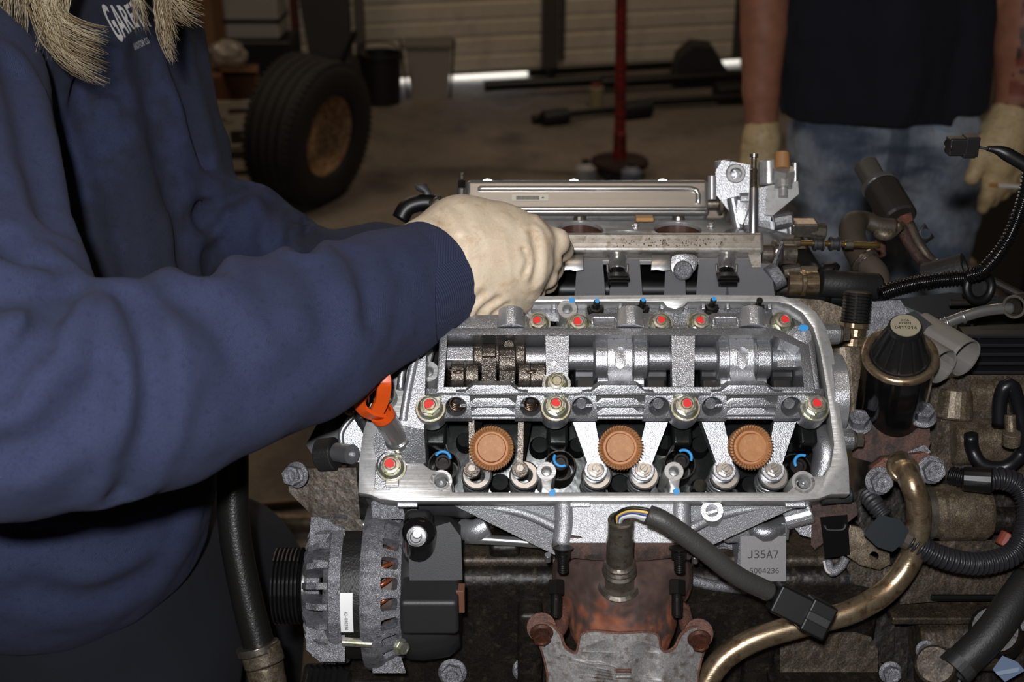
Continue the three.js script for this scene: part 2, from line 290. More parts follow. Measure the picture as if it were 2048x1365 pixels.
{
  const d = new THREE.Group(); d.name = 'door_1'; d.userData = { kind: 'structure', label: 'beige sectional roller door with daylight under its lower edge', category: 'door' }; scene.add(d);
  for (let k = 0; k < 12; k++) {                      // ribbed panels, each pressed with a shallow groove and closed by a joint
    const y0 = 0.042 + k * 0.1995, pr = [[0, 0], [0.006, 0], [0.02, 0.008], [0.085, 0.008], [0.093, 0.001], [0.105, 0.001], [0.113, 0.008], [0.185, 0.008], [0.195, 0], [0.2, -0.004], [0.2, -0.03], [0, -0.03]];
    const g = extr(pr.map(([y, z]) => [z, y]), 0, 5.46, 0);
    g.applyMatrix4(new THREE.Matrix4().makeBasis(WN, V(0, 1, 0), WA.clone().negate()).setPosition(inRoom(3.58, y0, -0.06)));
    part(d, 'panel', [g], mDoor);
  }
  const aAt = (x, y) => onPlane(x, y, WO, WN).sub(WO).dot(WA);
  part(d, 'rubber_seal', [roomBox(-1.88, 3.58, 0.034, 0.044, -0.09, -0.05)], mBlack);
  for (const [a0, a1] of [[-1.88, aAt(792, 172)], [aAt(1062, 155), aAt(1446, 138)], [aAt(1490, 135), 3.58]]) part(d, 'weather_strip', [roomBox(a0, a1, 0, 0.036, -0.085, -0.055)], mBlack);
  for (const a of [-0.42, 0.83, 2.02]) part(d, 'stile', [roomBox(a - 0.045, a + 0.045, 0.05, 2.5, -0.055, -0.01), roomBox(a + 0.06, a + 0.09, 0.09, 2.5, -0.055, -0.03)], mPost);
}
for (const [a, b, w] of [[-1.6, 2.6, 1], [1.3, 2.2, 1], [-1.2, 7.2, 0.14]]) {   // ceiling strip lights
  const p = inRoom(a, 3.24, b), L = thing('strip_light', w < 1 ? 'dim ceiling strip light behind the photographer' : a < 0 ? 'ceiling strip light above the upright tyre' : 'ceiling strip light above the red stand', 'lamp', p, { group: 'ceiling strip lights' });
  part(L, 'housing', [rbox(1.3, 0.06, 0.2, p, 0.01, WN, WA)], M(0xd8d4cc, 0.5));
  part(L, 'lamp_tube', [-0.045, 0.045].map((s) => rod(p.clone().addScaledVector(WA, -0.6).addScaledVector(WN, s).setY(3.195), p.clone().addScaledVector(WA, 0.6).addScaledVector(WN, s).setY(3.195), 0.016)), M(0xfff2dd, 0.4, 0, { emissive: SHOP.color, emissiveIntensity: 1.2 }));
  const l = new THREE.RectAreaLight(SHOP.color, SHOP.power * 10 * w, 1.2, 0.16); l.position.copy(p).setY(3.17); l.rotation.set(-Math.PI / 2, 0, -YAW); l.name = 'strip_light_glow'; scene.add(l);
}
{ // the photographer's flash, above and a little beside the lens
  const p = FLASH.at, L = thing('camera_flash', 'small white flash head above the camera lens', 'flash', p);
  part(L, 'flash_lamp', [rbox(0.05, 0.028, 0.012, p, 0.003, AF)], M(0xffffff, 0.4, 0, { emissive: 0xffffff, emissiveIntensity: 1 }));
  part(L, 'housing', [rbox(0.06, 0.038, 0.03, p.clone().addScaledVector(AF, -0.022), 0.004, AF)], mBlack);
  const l = new THREE.PointLight(FLASH.color, FLASH.power); l.position.copy(p); l.castShadow = true; l.shadow.radius = 0.9; l.name = 'flash_light'; scene.add(l);
}

// ---------------------------------------------------------------- front cylinder head (in the tilted axes of its valve-cover face)
const N = V(0, 0, 1), UX = V(1, 0, 0), VY = V(0, 1, 0);
const headBase = E(1241, 800, -0.09);
const head = thing('cylinder_head', 'bare aluminium cylinder head with its valve cover off, open face towards the camera', 'cylinder head', headBase, { tilted: true });
const outer = [[716, 986], [740, 990], [760, 999], [800, 1003], [1000, 1003], [1300, 1003], [1590, 1003], [1638, 998], [1662, 989], [1700, 988], [1698, 930], [1692, 890], [1682, 830], [1676, 760], [1666, 700], [1652, 655], [1632, 624], [1602, 602], [1560, 591], [1400, 589], [1200, 590], [1000, 593], [890, 598], [850, 612], [815, 660], [780, 730], [748, 800], [727, 860], [718, 925]];
const inner = [[905, 985], [1000, 985], [1200, 985], [1400, 985], [1575, 985], [1590, 972], [1602, 958], [1625, 953], [1648, 952], [1662, 930], [1668, 890], [1662, 840], [1652, 770], [1640, 700], [1626, 655], [1605, 626], [1580, 610], [1555, 604], [1400, 603], [1376, 604], [1366, 614], [1350, 619], [1334, 614], [1326, 604], [1200, 604], [1160, 604], [1050, 605], [930, 608], [896, 622], [874, 670], [862, 720], [850, 780], [842, 850], [838, 905], [848, 930], [862, 940], [880, 942], [898, 955], [902, 970]];
part(head, 'cover_rail', [carve(extr(px(outer, 0), -0.016, 0, 0.0009, [px(inner, 0)]), [[882, 962, 0.0055], [1607, 965, 0.0057], [856, 743, 0.004]].map(([x, y, r]) => { const p = E(x, y, 0); return rod(V(p.x, p.y, -0.03), V(p.x, p.y, 0.01), r, r, 24, 0.01); }))], mRail, 'machined pale gasket rail around the open head');
{ // the cast walls below the rail, set in a little
  const c = E(1200, 800, 0), sh = (l, k, dy = 0) => px(l, 0).map((p) => [c.x + (p.x - c.x) * k, c.y + (p.y - c.y) * k + dy]);
  part(head, 'side_wall', [extr(sh(outer, 0.985), -0.075, -0.016, 0.002, [sh(inner, 1.012)])], mAl);
  part(head, 'well_floor', [extr(sh(inner, 1.03), -0.082, -0.05, 0.001)], mOily, 'oily dark floor of the valve chamber');
}
// threaded bosses standing in the well
const boss = (x, y, r, h0, hole, m = mRail, ri = 0.45) => { const p = E(x, y, 0); return part(head, hole, [lathe([[r * ri, -0.02], [r * ri, -0.0008], [r * (ri + 0.1), 0], [r * 0.96, 0], [r, -0.001], [r, h0], [0, h0]], N, V(p.x, p.y, 0), 28), lathe([[0, 0], [r * ri, 0]], N, V(p.x, p.y, -0.0195), 20)], m); };
for (const [x, y] of [[1093, 943], [1348, 943]]) {
  boss(x, y, 0.0076, -0.045, 'threaded_boss');
  const p = E(x, y, 0), q = E(x, 990, 0);
  part(head, 'boss_web', [extr([[p.x - 0.0045, p.y - 0.005], [p.x - 0.0035, p.y - 0.012], [p.x - 0.0048, q.y], [p.x + 0.0048, q.y], [p.x + 0.0035, p.y - 0.012], [p.x + 0.0045, p.y - 0.005]], -0.03, -0.0002, 0.0008)], mRail);
}
boss(1135, 618, 0.0082, -0.03, 'threaded_boss');
boss(856, 743, 0.0088, -0.03, 'threaded_boss');
boss(882, 962, 0.0088, -0.03, 'dowel_boss', mRail, 0.62); boss(1607, 965, 0.0092, -0.03, 'dowel_boss', mRail, 0.62);
for (const [x, y] of [[882, 966], [1607, 969]]) { const p = E(x, y, -0.012); part(head, 'dowel_sleeve', [lathe([[0.0012, -0.004], [0.0015, 0], [0.0042, 0.002], [0.0045, -0.006]], N, p, 20)], mSteel); }
const CHB = 0.03;
{ // web with the tall bolt boss at the top of the rail's far end
  const p = E(1601, 672, CHB);
  part(head, 'bolt_boss', [pipe(V(p.x, p.y, -0.04), p, 0.0085, 0.0052), lathe([[0, 0], [0.0052, 0]], N, V(p.x, p.y, CHB - 0.012))], mAl);
  const q = E(1607, 657, CHB); part(head, 'paint_mark', [extr(circlePts({ x: q.x, y: q.y }, 0.004, 9).map(([a, b], i) => [a, q.y + (b - q.y) * 0.7 + (i % 2) * 0.0004]), CHB, CHB + 0.0005, 0)], mBlue, 'blue paint mark');
}
// ribs on the far wall of the well, seen above the rocker carrier
for (let k = 0; k < 13; k++) { const x = 1010 + k * 44 + (k % 3) * 5, a = E(x, 612, -0.01); part(head, 'wall_rib', [rbox(0.0035, 0.006, 0.035, V(a.x, a.y - 0.001, -0.025), 0.001)], mAl); }
for (const [a, b] of [[1165, 1330], [1372, 1548]]) { const p = E(a, 612, -0.02), q = E(b, 640, -0.02); part(head, 'inner_ledge', [rbox(q.x - p.x, 0.02, 0.016, V((p.x + q.x) / 2, (p.y + q.y) / 2, -0.024), 0.002)], mAl); }
// stud nuts with blue and yellow paint along the upper inner ledge
for (const [x, y, c] of [[990, 614, 0], [1192, 612, 1], [1284, 610, 1], [1424, 608, 1], [1516, 608, 0]]) {
  const p = E(x, y, -0.006), b = part(head, 'valve_adjuster', [hexBolt(V(p.x, p.y, -0.014), N, 0.0055, { tall: 0.9, flange: 1.25 }), rod(V(p.x, p.y, -0.01), V(p.x, p.y, 0.002), 0.0026), spring(V(p.x, p.y, -0.04), N, 0.0068, 0.0014, 3, 0.022)], mBlackSteel);
  if (c) part(b, 'paint_mark', [lathe([[0, 0], [0.002, 0], [0.0019, 0.0007], [0, 0.0009]], N, V(p.x + 0.0004, p.y + 0.001, 0.002), 9)], mBlue, 'blue paint mark');
}
// blue dots on the rail
for (const [x, y, r] of [[1144, 601, 6.5], [1105, 986, 6.5], [1352, 983, 6.5]]) { const p = E(x, y, 0); part(head, 'paint_mark', [extr(Array.from({ length: 11 }, (_, i) => { const a = i / 11 * 6.283, q = r / 2500 * rnd(0.8, 1.15); return [p.x + q * Math.cos(a), p.y + q * Math.sin(a)]; }), 0, 0.0003, 0)], mBlue, 'blue paint dot'); }
// head bolts down in the well, with blue dabs
for (const [x, y] of [[886, 925], [1121, 925], [1363, 922], [1597, 932]]) {
  const p = E(x, y, -0.012), b = part(head, 'head_bolt', [lathe([[0.0095, -0.04], [0.0095, -0.03], [0.0066, -0.029], [0.0066, -0.0005], [0.006, 0], [0.0045, 0], [0.004, -0.003], [0, -0.003]], N, p, 20), pipe(V(p.x, p.y, -0.05), V(p.x, p.y, -0.022), 0.0125, 0.0115)], mBlackSteel);
  part(b, 'paint_mark', [orient(new THREE.TorusGeometry(0.0058, 0.0013, 6, 12, 2.6), N, V(p.x + 0.0004, p.y - 0.0004, -0.0002), V(Math.cos(x), Math.sin(x), 0))], mBlue, 'blue paint dab');
}
// lumps and passages on the floor of the exhaust side
for (const [x, y, r] of [[930, 880, 20], [1080, 890, 22], [1155, 890, 20], [1330, 885, 20], [1400, 890, 22], [1580, 890, 20], [1000, 965, 22], [1240, 968, 24], [1400, 972, 18], [1500, 970, 22]]) { const p = E(x, y, -0.035); part(head, 'cast_lump', [lathe([[r / 2500, -0.03], [r / 2600, -0.006], [r / 3400, 0], [0, 0.001]], N, p, 16)], mOily); }
// cast pillar in the right-hand corner of the well, and the smooth guard beside it
{ const a = E(1645, 850, -0.012), b = E(1652, 950, -0.012); part(head, 'corner_guard', [sweep([V(a.x, a.y, -0.03), V(a.x + 0.004, (a.y + b.y) / 2, -0.022), V(b.x, b.y, -0.03)], 0.011, 14, 12)], mAl); }
for (const [x0, x1] of [[850, 892], [1095, 1138], [1345, 1388], [1600, 1642]]) { const p = E(x0, 845, 0), q = E(x1, 905, 0); part(head, 'carrier_pedestal', [rbox(q.x - p.x, Math.abs(p.y - q.y) * 0.9, 0.05, V((p.x + q.x) / 2, (p.y + q.y) / 2 + 0.006, -0.03), 0.003)], mOily); }

// left end of the head: ramp, dipstick tube seat, bolt with tab
{
  const ramp = [E(803, 930, 0.004), E(852, 925, 0.004), E(848, 860, 0.02), E(852, 700, 0.024), E(822, 700, 0.024), E(800, 850, 0.02)];
  part(head, 'end_ramp', [hull([...ramp, ...ramp.map((p) => V(p.x, p.y, -0.03))])], mAl);
  const rib = [E(806, 842, 0.021), E(816, 780, 0.023), E(836, 690, 0.025)]; part(head, 'end_rib', [sweep(rib, 0.0032, 12, 8)], mAlBright);
  const seat = E(796, 885, 0.004); part(head, 'tube_seat', [lathe([[0, -0.02], [0.021, -0.02], [0.0195, 0], [0.012, 0.0015], [0, 0.0015]], N, seat, 24)], mAl);
  part(head, 'bolt_pillar', [rod(E(783, 945, -0.016), E(783, 930, 0.006), 0.0145, 0.0115, 24)], mAl);
  const bb = E(783, 935, 0.006), bo = part(head, 'flange_bolt', [hexBolt(bb, N, 0.0074, { washer: 0.2 })], mZinc); part(bo, 'paint_mark', [dab(V(bb.x - 0.001, bb.y + 0.001, bb.z + 0.0089), 0.0042)], mRed, 'red paint mark');
  const t0 = E(785, 945, 0.004), t1 = E(785, 972, 0.004); part(head, 'lock_tab', [rbox(0.0105, t0.y - t1.y, 0.0016, V(t0.x, (t0.y + t1.y) / 2, 0.0045), 0.0006), rbox(0.0105, 0.002, 0.007, V(t0.x, t1.y, 0.001), 0.0006)], mSteel);
  const u0 = E(740, 968, 0.001), u1 = E(760, 915, 0.001); part(head, 'oil_slot', [rbox(0.012, 0.03, 0.001, V((u0.x + u1.x) / 2 + 0.006, (u0.y + u1.y) / 2, 0.0004), 0.0004)], mAl);
  for (const [x, y] of [[768, 790], [752, 700]]) { const p = E(x, y, 0.01); part(head, 'flange_bolt', [hexBolt(p, N, 0.006, { washer: 0.2 })], mZinc); part(head, 'bolt_pillar', [rod(V(p.x, p.y, -0.02), p, 0.012, 0.009)], mAl); }
  // cast ridges in the corner hidden by the sleeve
  for (const [x, y] of [[815, 760], [800, 720]]) part(head, 'end_rib', [sweep([E(x, y + 60, 0.01), E(x + 8, y, 0.014), E(x + 22, y - 60, 0.012)], 0.003, 10, 8)], mAl);
}
function dab(p, r) { return extr(Array.from({ length: 10 }, (_, i) => { const a = i / 10 * 6.283, q = r * rnd(0.7, 1.12); return [p.x + q * Math.cos(a), p.y + q * Math.sin(a)]; }), p.z, p.z + 0.0004, 0); }
// right flank: cam end plate, side bolts
{
  const c = E(1668, 790, -0.03); part(head, 'cam_end_plate', [rod(V(c.x - 0.008, c.y, c.z), V(c.x + 0.004, c.y, c.z), 0.034, 0.034, 36, 0.06)], mAlBright);
  for (const [x, y, h] of [[1652, 668, -0.01], [1678, 880, -0.012]]) { const p = E(x, y, h), q = V(p.x + 0.011, p.y, p.z); part(head, 'side_boss', [rod(V(p.x - 0.006, p.y, p.z), q, 0.0095, 0.0085)], mAl); part(head, 'side_bolt', [hexBolt(q, UX, 0.0062, { flange: 1.2 })], mPipe); }
}
// exhaust-side skirt below the rail: the cast outlet that carries the converter
{
  const w = (x, y, d) => toE(W(x, y, d));
  part(head, 'exhaust_skirt', [hull([w(905, 1010, 0.962), w(1602, 1010, 0.962), w(1378, 1112, 0.972), w(1112, 1112, 0.972), w(905, 1010, 1.03), w(1602, 1010, 1.03), w(1378, 1105, 1.05), w(1112, 1105, 1.05)])], mCast);
  part(head, 'outlet_block', [hull([w(1122, 1008, 0.953), w(1372, 1008, 0.953), w(1378, 1086, 0.944), w(1112, 1086, 0.944), w(1122, 1008, 1.0), w(1372, 1008, 1.0), w(1392, 1100, 0.99), w(1100, 1100, 0.99)])], mCast);
  for (const x of [1128, 1362]) part(head, 'outlet_rib', [sweep([w(x, 1006, 0.957), w(x, 1050, 0.951), w(x + (x > 1200 ? 6 : -6), 1092, 0.948)], 0.0075, 10, 14)], mCast);
  part(head, 'outlet_web', [sweep([w(1122, 1060, 0.956), w(1040, 1025, 0.965), w(930, 1008, 0.967)], 0.004, 10, 8)], mCast); part(head, 'outlet_web', [sweep([w(1375, 1060, 0.956), w(1450, 1028, 0.965), w(1560, 1008, 0.967)], 0.004, 10, 8)], mCast);
  part(head, 'drain_boss', [pipe(w(1424, 1034, 0.97), w(1424, 1022, 0.948), 0.0085, 0.005), rod(w(1424, 1034, 0.968), w(1424, 1030, 0.962), 0.0055)], mAlBright);
  for (const x of [805, 1150, 1580]) part(head, 'rail_pad', [rbox(0.016, 0.006, 0.004, w(x + 10, 1008, 0.953), 0.001)], mAlBright);
}

// ---------------------------------------------------------------- rocker carrier
const carrier = thing('rocker_carrier', 'cast aluminium rocker carrier frame bolted into the open head', 'rocker carrier', E(1241, 740, -0.02), { tilted: true });
const CH = 0.026;
{
  const shelf = [[880, 662], [892, 640], [915, 630], [1040, 628], [1062, 634], [1088, 634], [1098, 652], [1120, 652], [1136, 634], [1170, 632], [1185, 626], [1300, 626], [1335, 630], [1346, 650], [1372, 650], [1384, 632], [1415, 632], [1425, 626], [1540, 626], [1556, 632], [1586, 634], [1618, 655], [1630, 690], [1640, 780], [1612, 780], [1606, 700], [1545, 664]];
  part(carrier, 'upper_shelf', [extr(px(shelf, CH), CH - 0.022, CH, 0.0012)], mAl);
  const ringO = [[880, 656], [1552, 656], [1618, 690], [1632, 786], [872, 786]], ringI = [[892, 668], [1546, 668], [1602, 694], [1612, 778], [884, 778]];
  part(carrier, 'frame_wall', [extr(px(ringO, CH + 0.008), -0.035, CH + 0.008, 0.0012, [px(ringI, CH + 0.008)])], mAl);
  // pressed outlines on the shelf
  for (const x of [1185, 1428]) { const a = E(x, 650, CH), b = E(x + 46, 636, CH); part(carrier, 'shelf_rib', [sweep([V(a.x, a.y, CH), V(a.x, b.y, CH + 0.0005), V(b.x, b.y, CH + 0.0005)], 0.0016, 16, 8, 0.1), sweep([V(b.x, b.y, CH), V(b.x + 0.001, a.y, CH)], 0.0016, 6, 8)], mAl); }
  for (const x of [1260, 1505]) { const a = E(x, 658, CH + 0.004), b = E(x, 619, CH + 0.004), c = E(x, 646, CH + 0.004); part(carrier, 'cam_cap', [rod(a, b, 0.0104, 0.0098, 30, 0.16), rod(a, c, 0.0108, 0.0108, 30, 0.1)], mAlBright); }
  part(carrier, 'cam_cap', [rod(E(1022, 658, CH + 0.004), E(1022, 619, CH + 0.004), 0.0104, 0.0098, 30, 0.16), rod(E(1022, 658, CH + 0.004), E(1022, 646, CH + 0.004), 0.0108, 0.0108, 30, 0.1)], mAlBright);
}
{ // lower beam: a ridge, a sloped front with stepped pads and round spring ports
  const xs = [846, 1650], prof = [[778, CH + 0.008], [789, CH + 0.006], [836, 0.012], [836, -0.02], [778, -0.02]];
  const at = (x) => prof.map(([y, h]) => { const p = E(x, y, h); return V(p.x, p.y, h); });
  const A = at(xs[0]).map((p) => V(E(852, 800, CH).x, p.y, p.z)), B = A.map((p) => V(E(1645, 800, CH).x, p.y, p.z));
  const beam = prism(A, B[0].clone().sub(A[0]), 0.0012);
  const lip = E(1241, 837, 0.012); part(carrier, 'beam_lip', [rbox(B[0].x - A[0].x, 0.0024, 0.004, V((A[0].x + B[0].x) / 2, lip.y, 0.0125), 0.001)], mAlBright);
  const D = V(0, -0.62, 0.78).normalize();                    // the way the sloped front faces
  const pad = (cx, y, w, hgt, dz, k = 0.72) => { const p = E(cx, y, dz), t = V(1, 0, 0), s = D.clone().cross(t).negate(); if (s.y < 0) s.negate(); const q = (a, b) => p.clone().addScaledVector(t, a * w / 2).addScaledVector(s, b * hgt); return prism([q(-1, 0), q(-0.96, 0.38), q(-k, 0.42), q(-k + 0.22, 1), q(k - 0.22, 1), q(k, 0.42), q(0.96, 0.38), q(1, 0)], D.clone().multiplyScalar(-0.01), 0.0009); };
  for (const cx of [984, 1236, 1494]) {
    part(carrier, 'stepped_pad', [pad(cx, 792, 0.056, 0.0085, CH + 0.0095)], mAl);
    part(carrier, 'stepped_pad', [pad(cx, 816, 0.05, 0.008, CH - 0.002)], mAl);
    part(carrier, 'stepped_pad', [pad(cx, 832, 0.046, 0.0065, CH - 0.0075)], mAlBright);
  }
  const ports = [];
  for (const [cx, dark] of [[912, 1], [1061, 1], [1164, 0], [1318, 0], [1424, 0], [1582, 0]]) {
    const p = E(cx, 814, CH - 0.0005), top = E(cx, 786, CH + 0.006);
    const b0 = p.clone().addScaledVector(D, -0.02); ports.push(rod(b0, p.clone().addScaledVector(D, 0.02), 0.0084, 0.0084, 24, 0.01));
    const m = part(carrier, 'spring_port', [carve(hull([V(p.x - 0.012, p.y - 0.008, p.z - 0.012), V(p.x + 0.012, p.y - 0.008, p.z - 0.012), V(p.x - 0.012, p.y - 0.0075, p.z - 0.0055), V(p.x + 0.012, p.y - 0.0075, p.z - 0.0055), V(p.x - 0.0105, p.y + 0.0065, p.z + 0.005), V(p.x + 0.0105, p.y + 0.0065, p.z + 0.005), V(top.x - 0.007, top.y + 0.002, top.z), V(top.x + 0.007, top.y + 0.002, top.z), V(top.x - 0.011, top.y + 0.002, top.z - 0.014), V(top.x + 0.011, top.y + 0.002, top.z - 0.014)]), [ports.at(-1)]), lathe([[0.0078, -0.02], [0.0078, 0], [0.0084, 0], [0.0084, -0.02], [0.0078, -0.02]], D, p.clone().addScaledVector(D, 0.0005), 28)], mAl);
    part(m, 'port_bottom', [lathe([[0, 0], [0.0079, 0]], D, p.clone().addScaledVector(D, -0.02), 20)], mAl);
    part(m, 'spring', [dark ? spring(p.clone().addScaledVector(D, -0.019), D, 0.0052, 0.0012, 4, 0.014) : rod(p.clone().addScaledVector(D, -0.019), p.clone().addScaledVector(D, -0.006), 0.0046)], dark ? mSpring : mAl);
  }
  part(carrier, 'lower_beam', [carve(beam, ports)], mAl);
}
// straps across the frame and the rocker shaft with its bosses
{
  const sy = E(1241, 716, 0.006), sh = (x0, x1, r) => rod(V(E(x0, 716, 0.006).x, sy.y, 0.004), V(E(x1, 716, 0.006).x, sy.y, 0.004), r, r, 30, 0.1);
  part(carrier, 'rocker_shaft', [sh(890, 1612, 0.0092)], mAl);
  part(carrier, 'shaft_block', [rbox(0.027, 0.013, 0.02, V(E(918, 716, 0).x, sy.y + 0.001, 0.004), 0.002)], mAl); part(carrier, 'shaft_block', [hull([[1555, 690], [1605, 700], [1555, 735], [1600, 735]].flatMap(([x, y]) => [E(x, y, 0.012), E(x, y, -0.02)]))], mAl);
  for (const cx of [1240, 1484]) {
    part(carrier, 'shaft_drum', [sh(cx - 55, cx + 55, 0.0168), sh(cx - 26, cx + 26, 0.0176)], mAl);
    const s0 = E(cx, 694, 0.0245), s1 = E(cx, 738, 0.0245);
    part(carrier, 'saddle_strap', [carve(sweepStrap(cx), [extr(capsule2(s0.x, s0.y, s1.y, 0.0043), 0.0205, 0.05, 0)])], mAlBright);
    part(carrier, 'strap_slot', [extr(capsule2(s0.x, s0.y - 0.0008, s1.y + 0.0008, 0.0034), 0.0195, 0.0218, 0.0008)], mAlBright);
    part(carrier, 'oil_hole', [lathe([[0.0022, -0.004], [0.0026, 0], [0.0052, 0.0008], [0.006, -0.002]], N, E(cx, 680, 0.0215), 18)], mBlackSteel);
    for (const s of [-36, 36]) part(carrier, 'roller', [rod(E(cx + s - 11, 767, -0.004), E(cx + s + 11, 767, -0.004), 0.0072)], mSteel);
  }
  for (const cx of [1170, 1310, 1420, 1560]) part(carrier, 'inner_rocker', [rbox(0.017, 0.022, 0.016, E(cx, 763, -0.008), 0.003), rod(E(cx - 22, 752, -0.006), E(cx + 22, 752, -0.006), 0.0085)], M(0x3c3c3d, 0.3, 0.7));
  const strapFlat = (x0, x1, y1) => { const p = (x, y, h) => E(x, y, h); return hull([p(x0 - 4, 672, CH + 0.006), p(x1 + 4, 672, CH + 0.006), p(x0, 684, CH + 0.005), p(x1, 684, CH + 0.005), p(x0 - 2, y1, CH + 0.004), p(x1 + 2, y1, CH + 0.004)].flatMap((q) => [q, V(q.x, q.y, q.z - 0.012)])); };
  const s1 = part(carrier, 'strap', [strapFlat(1095, 1134, 760)], mAl); part(s1, 'pin', [rod(E(1108, 727, CH + 0.004), E(1108, 727, CH + 0.007), 0.0026, 0.0022)], mAlBright);
  const s2 = part(carrier, 'strap', [strapFlat(1347, 1386, 774)], mAl);
  for (const y of [731, 757]) { const p = E(1366, y, CH + 0.0046); part(s2, 'date_stamp', [...[0.0052, 0.0033].map((r) => orient(new THREE.TorusGeometry(r, 0.00028, 5, 28), N, p)), ...Array.from({ length: 12 }, (_, i) => { const a = i / 12 * 6.283; return rbox(0.0013, 0.0004, 0.0004, V(p.x + 0.0042 * Math.cos(a), p.y + 0.0042 * Math.sin(a), p.z), 0.0001, N, V(Math.cos(a), Math.sin(a), 0)); }), rbox(0.0016, 0.0005, 0.0005, V(p.x, p.y, p.z), 0.0001), rbox(0.0005, 0.0022, 0.0005, V(p.x + 0.0008, p.y, p.z), 0.0001)], mAl, 'round cast date stamp'); }
}
function capsule2(x, y0, y1, r) { const o = []; for (let i = 0; i <= 10; i++) { const a = i / 10 * Math.PI; o.push([x + r * Math.cos(a), y0 - r + r * Math.sin(a)]); } for (let i = 0; i <= 10; i++) { const a = Math.PI + i / 10 * Math.PI; o.push([x + r * Math.cos(a), y1 + r + r * Math.sin(a)]); } return o; }
function sweepStrap(cx) {
  const x = E(cx, 716, 0.02).x, y = E(1241, 716, 0.006).y, low = E(cx, 772, 0.018), r = 0.0205;
  const arc = Array.from({ length: 13 }, (_, i) => { const a = lerp(Math.PI * 1.05, Math.PI * 0.3, i / 12); return [y + r * Math.cos(a), 0.004 + r * Math.sin(a)]; }).filter(([v, q]) => q > 0.016 || v > y);
  const g = extr([[low.y, 0.006], [low.y, 0.018], [low.y + 0.002, 0.0215], ...arc, [y + 0.01, 0.004]], -0.0098, 0.0098, 0.0009);
  return g.applyMatrix4(new THREE.Matrix4().makeBasis(V(0, 1, 0), V(0, 0, 1), V(1, 0, 0)).setPosition(V(x, 0, 0)));
}
// oily rockers in the opened first bay
{
  const r = (cx, y, rr, w, h, m = mOilSteel, n = 'rocker_arm') => part(carrier, n, [rod(E(cx - w / 2, y, h), E(cx + w / 2, y, h), rr, rr, 26, 0.12)], m);
  for (const [cx, w] of [[916, 26], [945, 26], [1048, 24], [1075, 30]]) r(cx, 752, 0.0115, w, 0.006);
  for (const cx of [916, 1061]) part(carrier, 'spring', [spring(E(cx, 778, 0.0), V(0, 0.75, 0.66), 0.0075, 0.0016, 5, 0.018)], mSpring);
  const tall = (cx, w, yy) => hull([[cx - w / 2, 705, 0.02], [cx + w / 2, 705, 0.02], [cx - w / 2, 716, 0.026], [cx + w / 2, 716, 0.026], [cx - w / 2, 770, 0.014], [cx + w / 2, 770, 0.014]].flatMap(([x, y, h]) => [E(x, y, h), V(E(x, y, h).x, E(x, y, h).y, -0.015)]));
  part(carrier, 'rocker_arm', [tall(978, 29), rod(E(964, 718, 0.012), E(992, 718, 0.012), 0.0125)], mOilSteel);
  part(carrier, 'rocker_arm', [rod(E(997, 724, 0.012), E(1032, 724, 0.012), 0.0135), tall(1014, 30)], mOilSteel);
  part(carrier, 'rocker_arm', [rod(E(946, 714, 0.004), E(1052, 714, 0.004), 0.0125)], mOilSteel);
  part(carrier, 'roller', [rod(E(1008, 768, 0.012), E(1026, 768, 0.012), 0.005)], mSteel);
  part(carrier, 'spring', [spring(E(1017, 690, 0.0), V(0, 0.5, 0.86), 0.0082, 0.0017, 4, 0.02)], mSpring);
  part(carrier, 'adjuster_screw', [rod(E(1018, 700, 0.01), E(1018, 690, 0.022), 0.0042)], mOilSteel);
}
// bolts with red paint
for (const [x, y, s, h] of [[1076, 643, 0.0066, CH], [1157, 645, 0.0066, CH], [1322, 643, 0.0066, CH], [1402, 643, 0.0066, CH], [1567, 642, 0.0066, CH], [860, 812, 0.0074, CH + 0.001], [1112, 810, 0.0074, CH + 0.003], [1373, 810, 0.0074, CH + 0.003], [1633, 810, 0.0074, CH + 0.001]]) {
  const p = E(x, y, h + 0.006); p.z = h;
  const b = part(carrier, 'flange_bolt', [hexBolt(p, N, s, { twist: rnd(0, 1), washer: 0.15 })], mZinc);
  part(b, 'paint_mark', [dab(V(p.x + rnd(-1, 1) * 0.001, p.y + 0.0005, p.z + s * 1.18), s * 0.5)], mRed, 'red paint mark');
  if (y > 700) part(carrier, 'bolt_pillar', [lathe([[s * 1.6, -0.02], [s * 1.6, -0.003], [s * 1.5, -0.0012], [0, -0.0012]], N, p, 24)], mAl);
}
{ const p = E(1113, 768, CH + 0.004); part(carrier, 'flange_bolt', [hexBolt(p, N, 0.0066, { washer: 0.15 })], mZinc); part(carrier, 'bolt_pillar', [lathe([[0.011, -0.03], [0.011, -0.001], [0, -0.001]], N, p, 20)], mAl); }
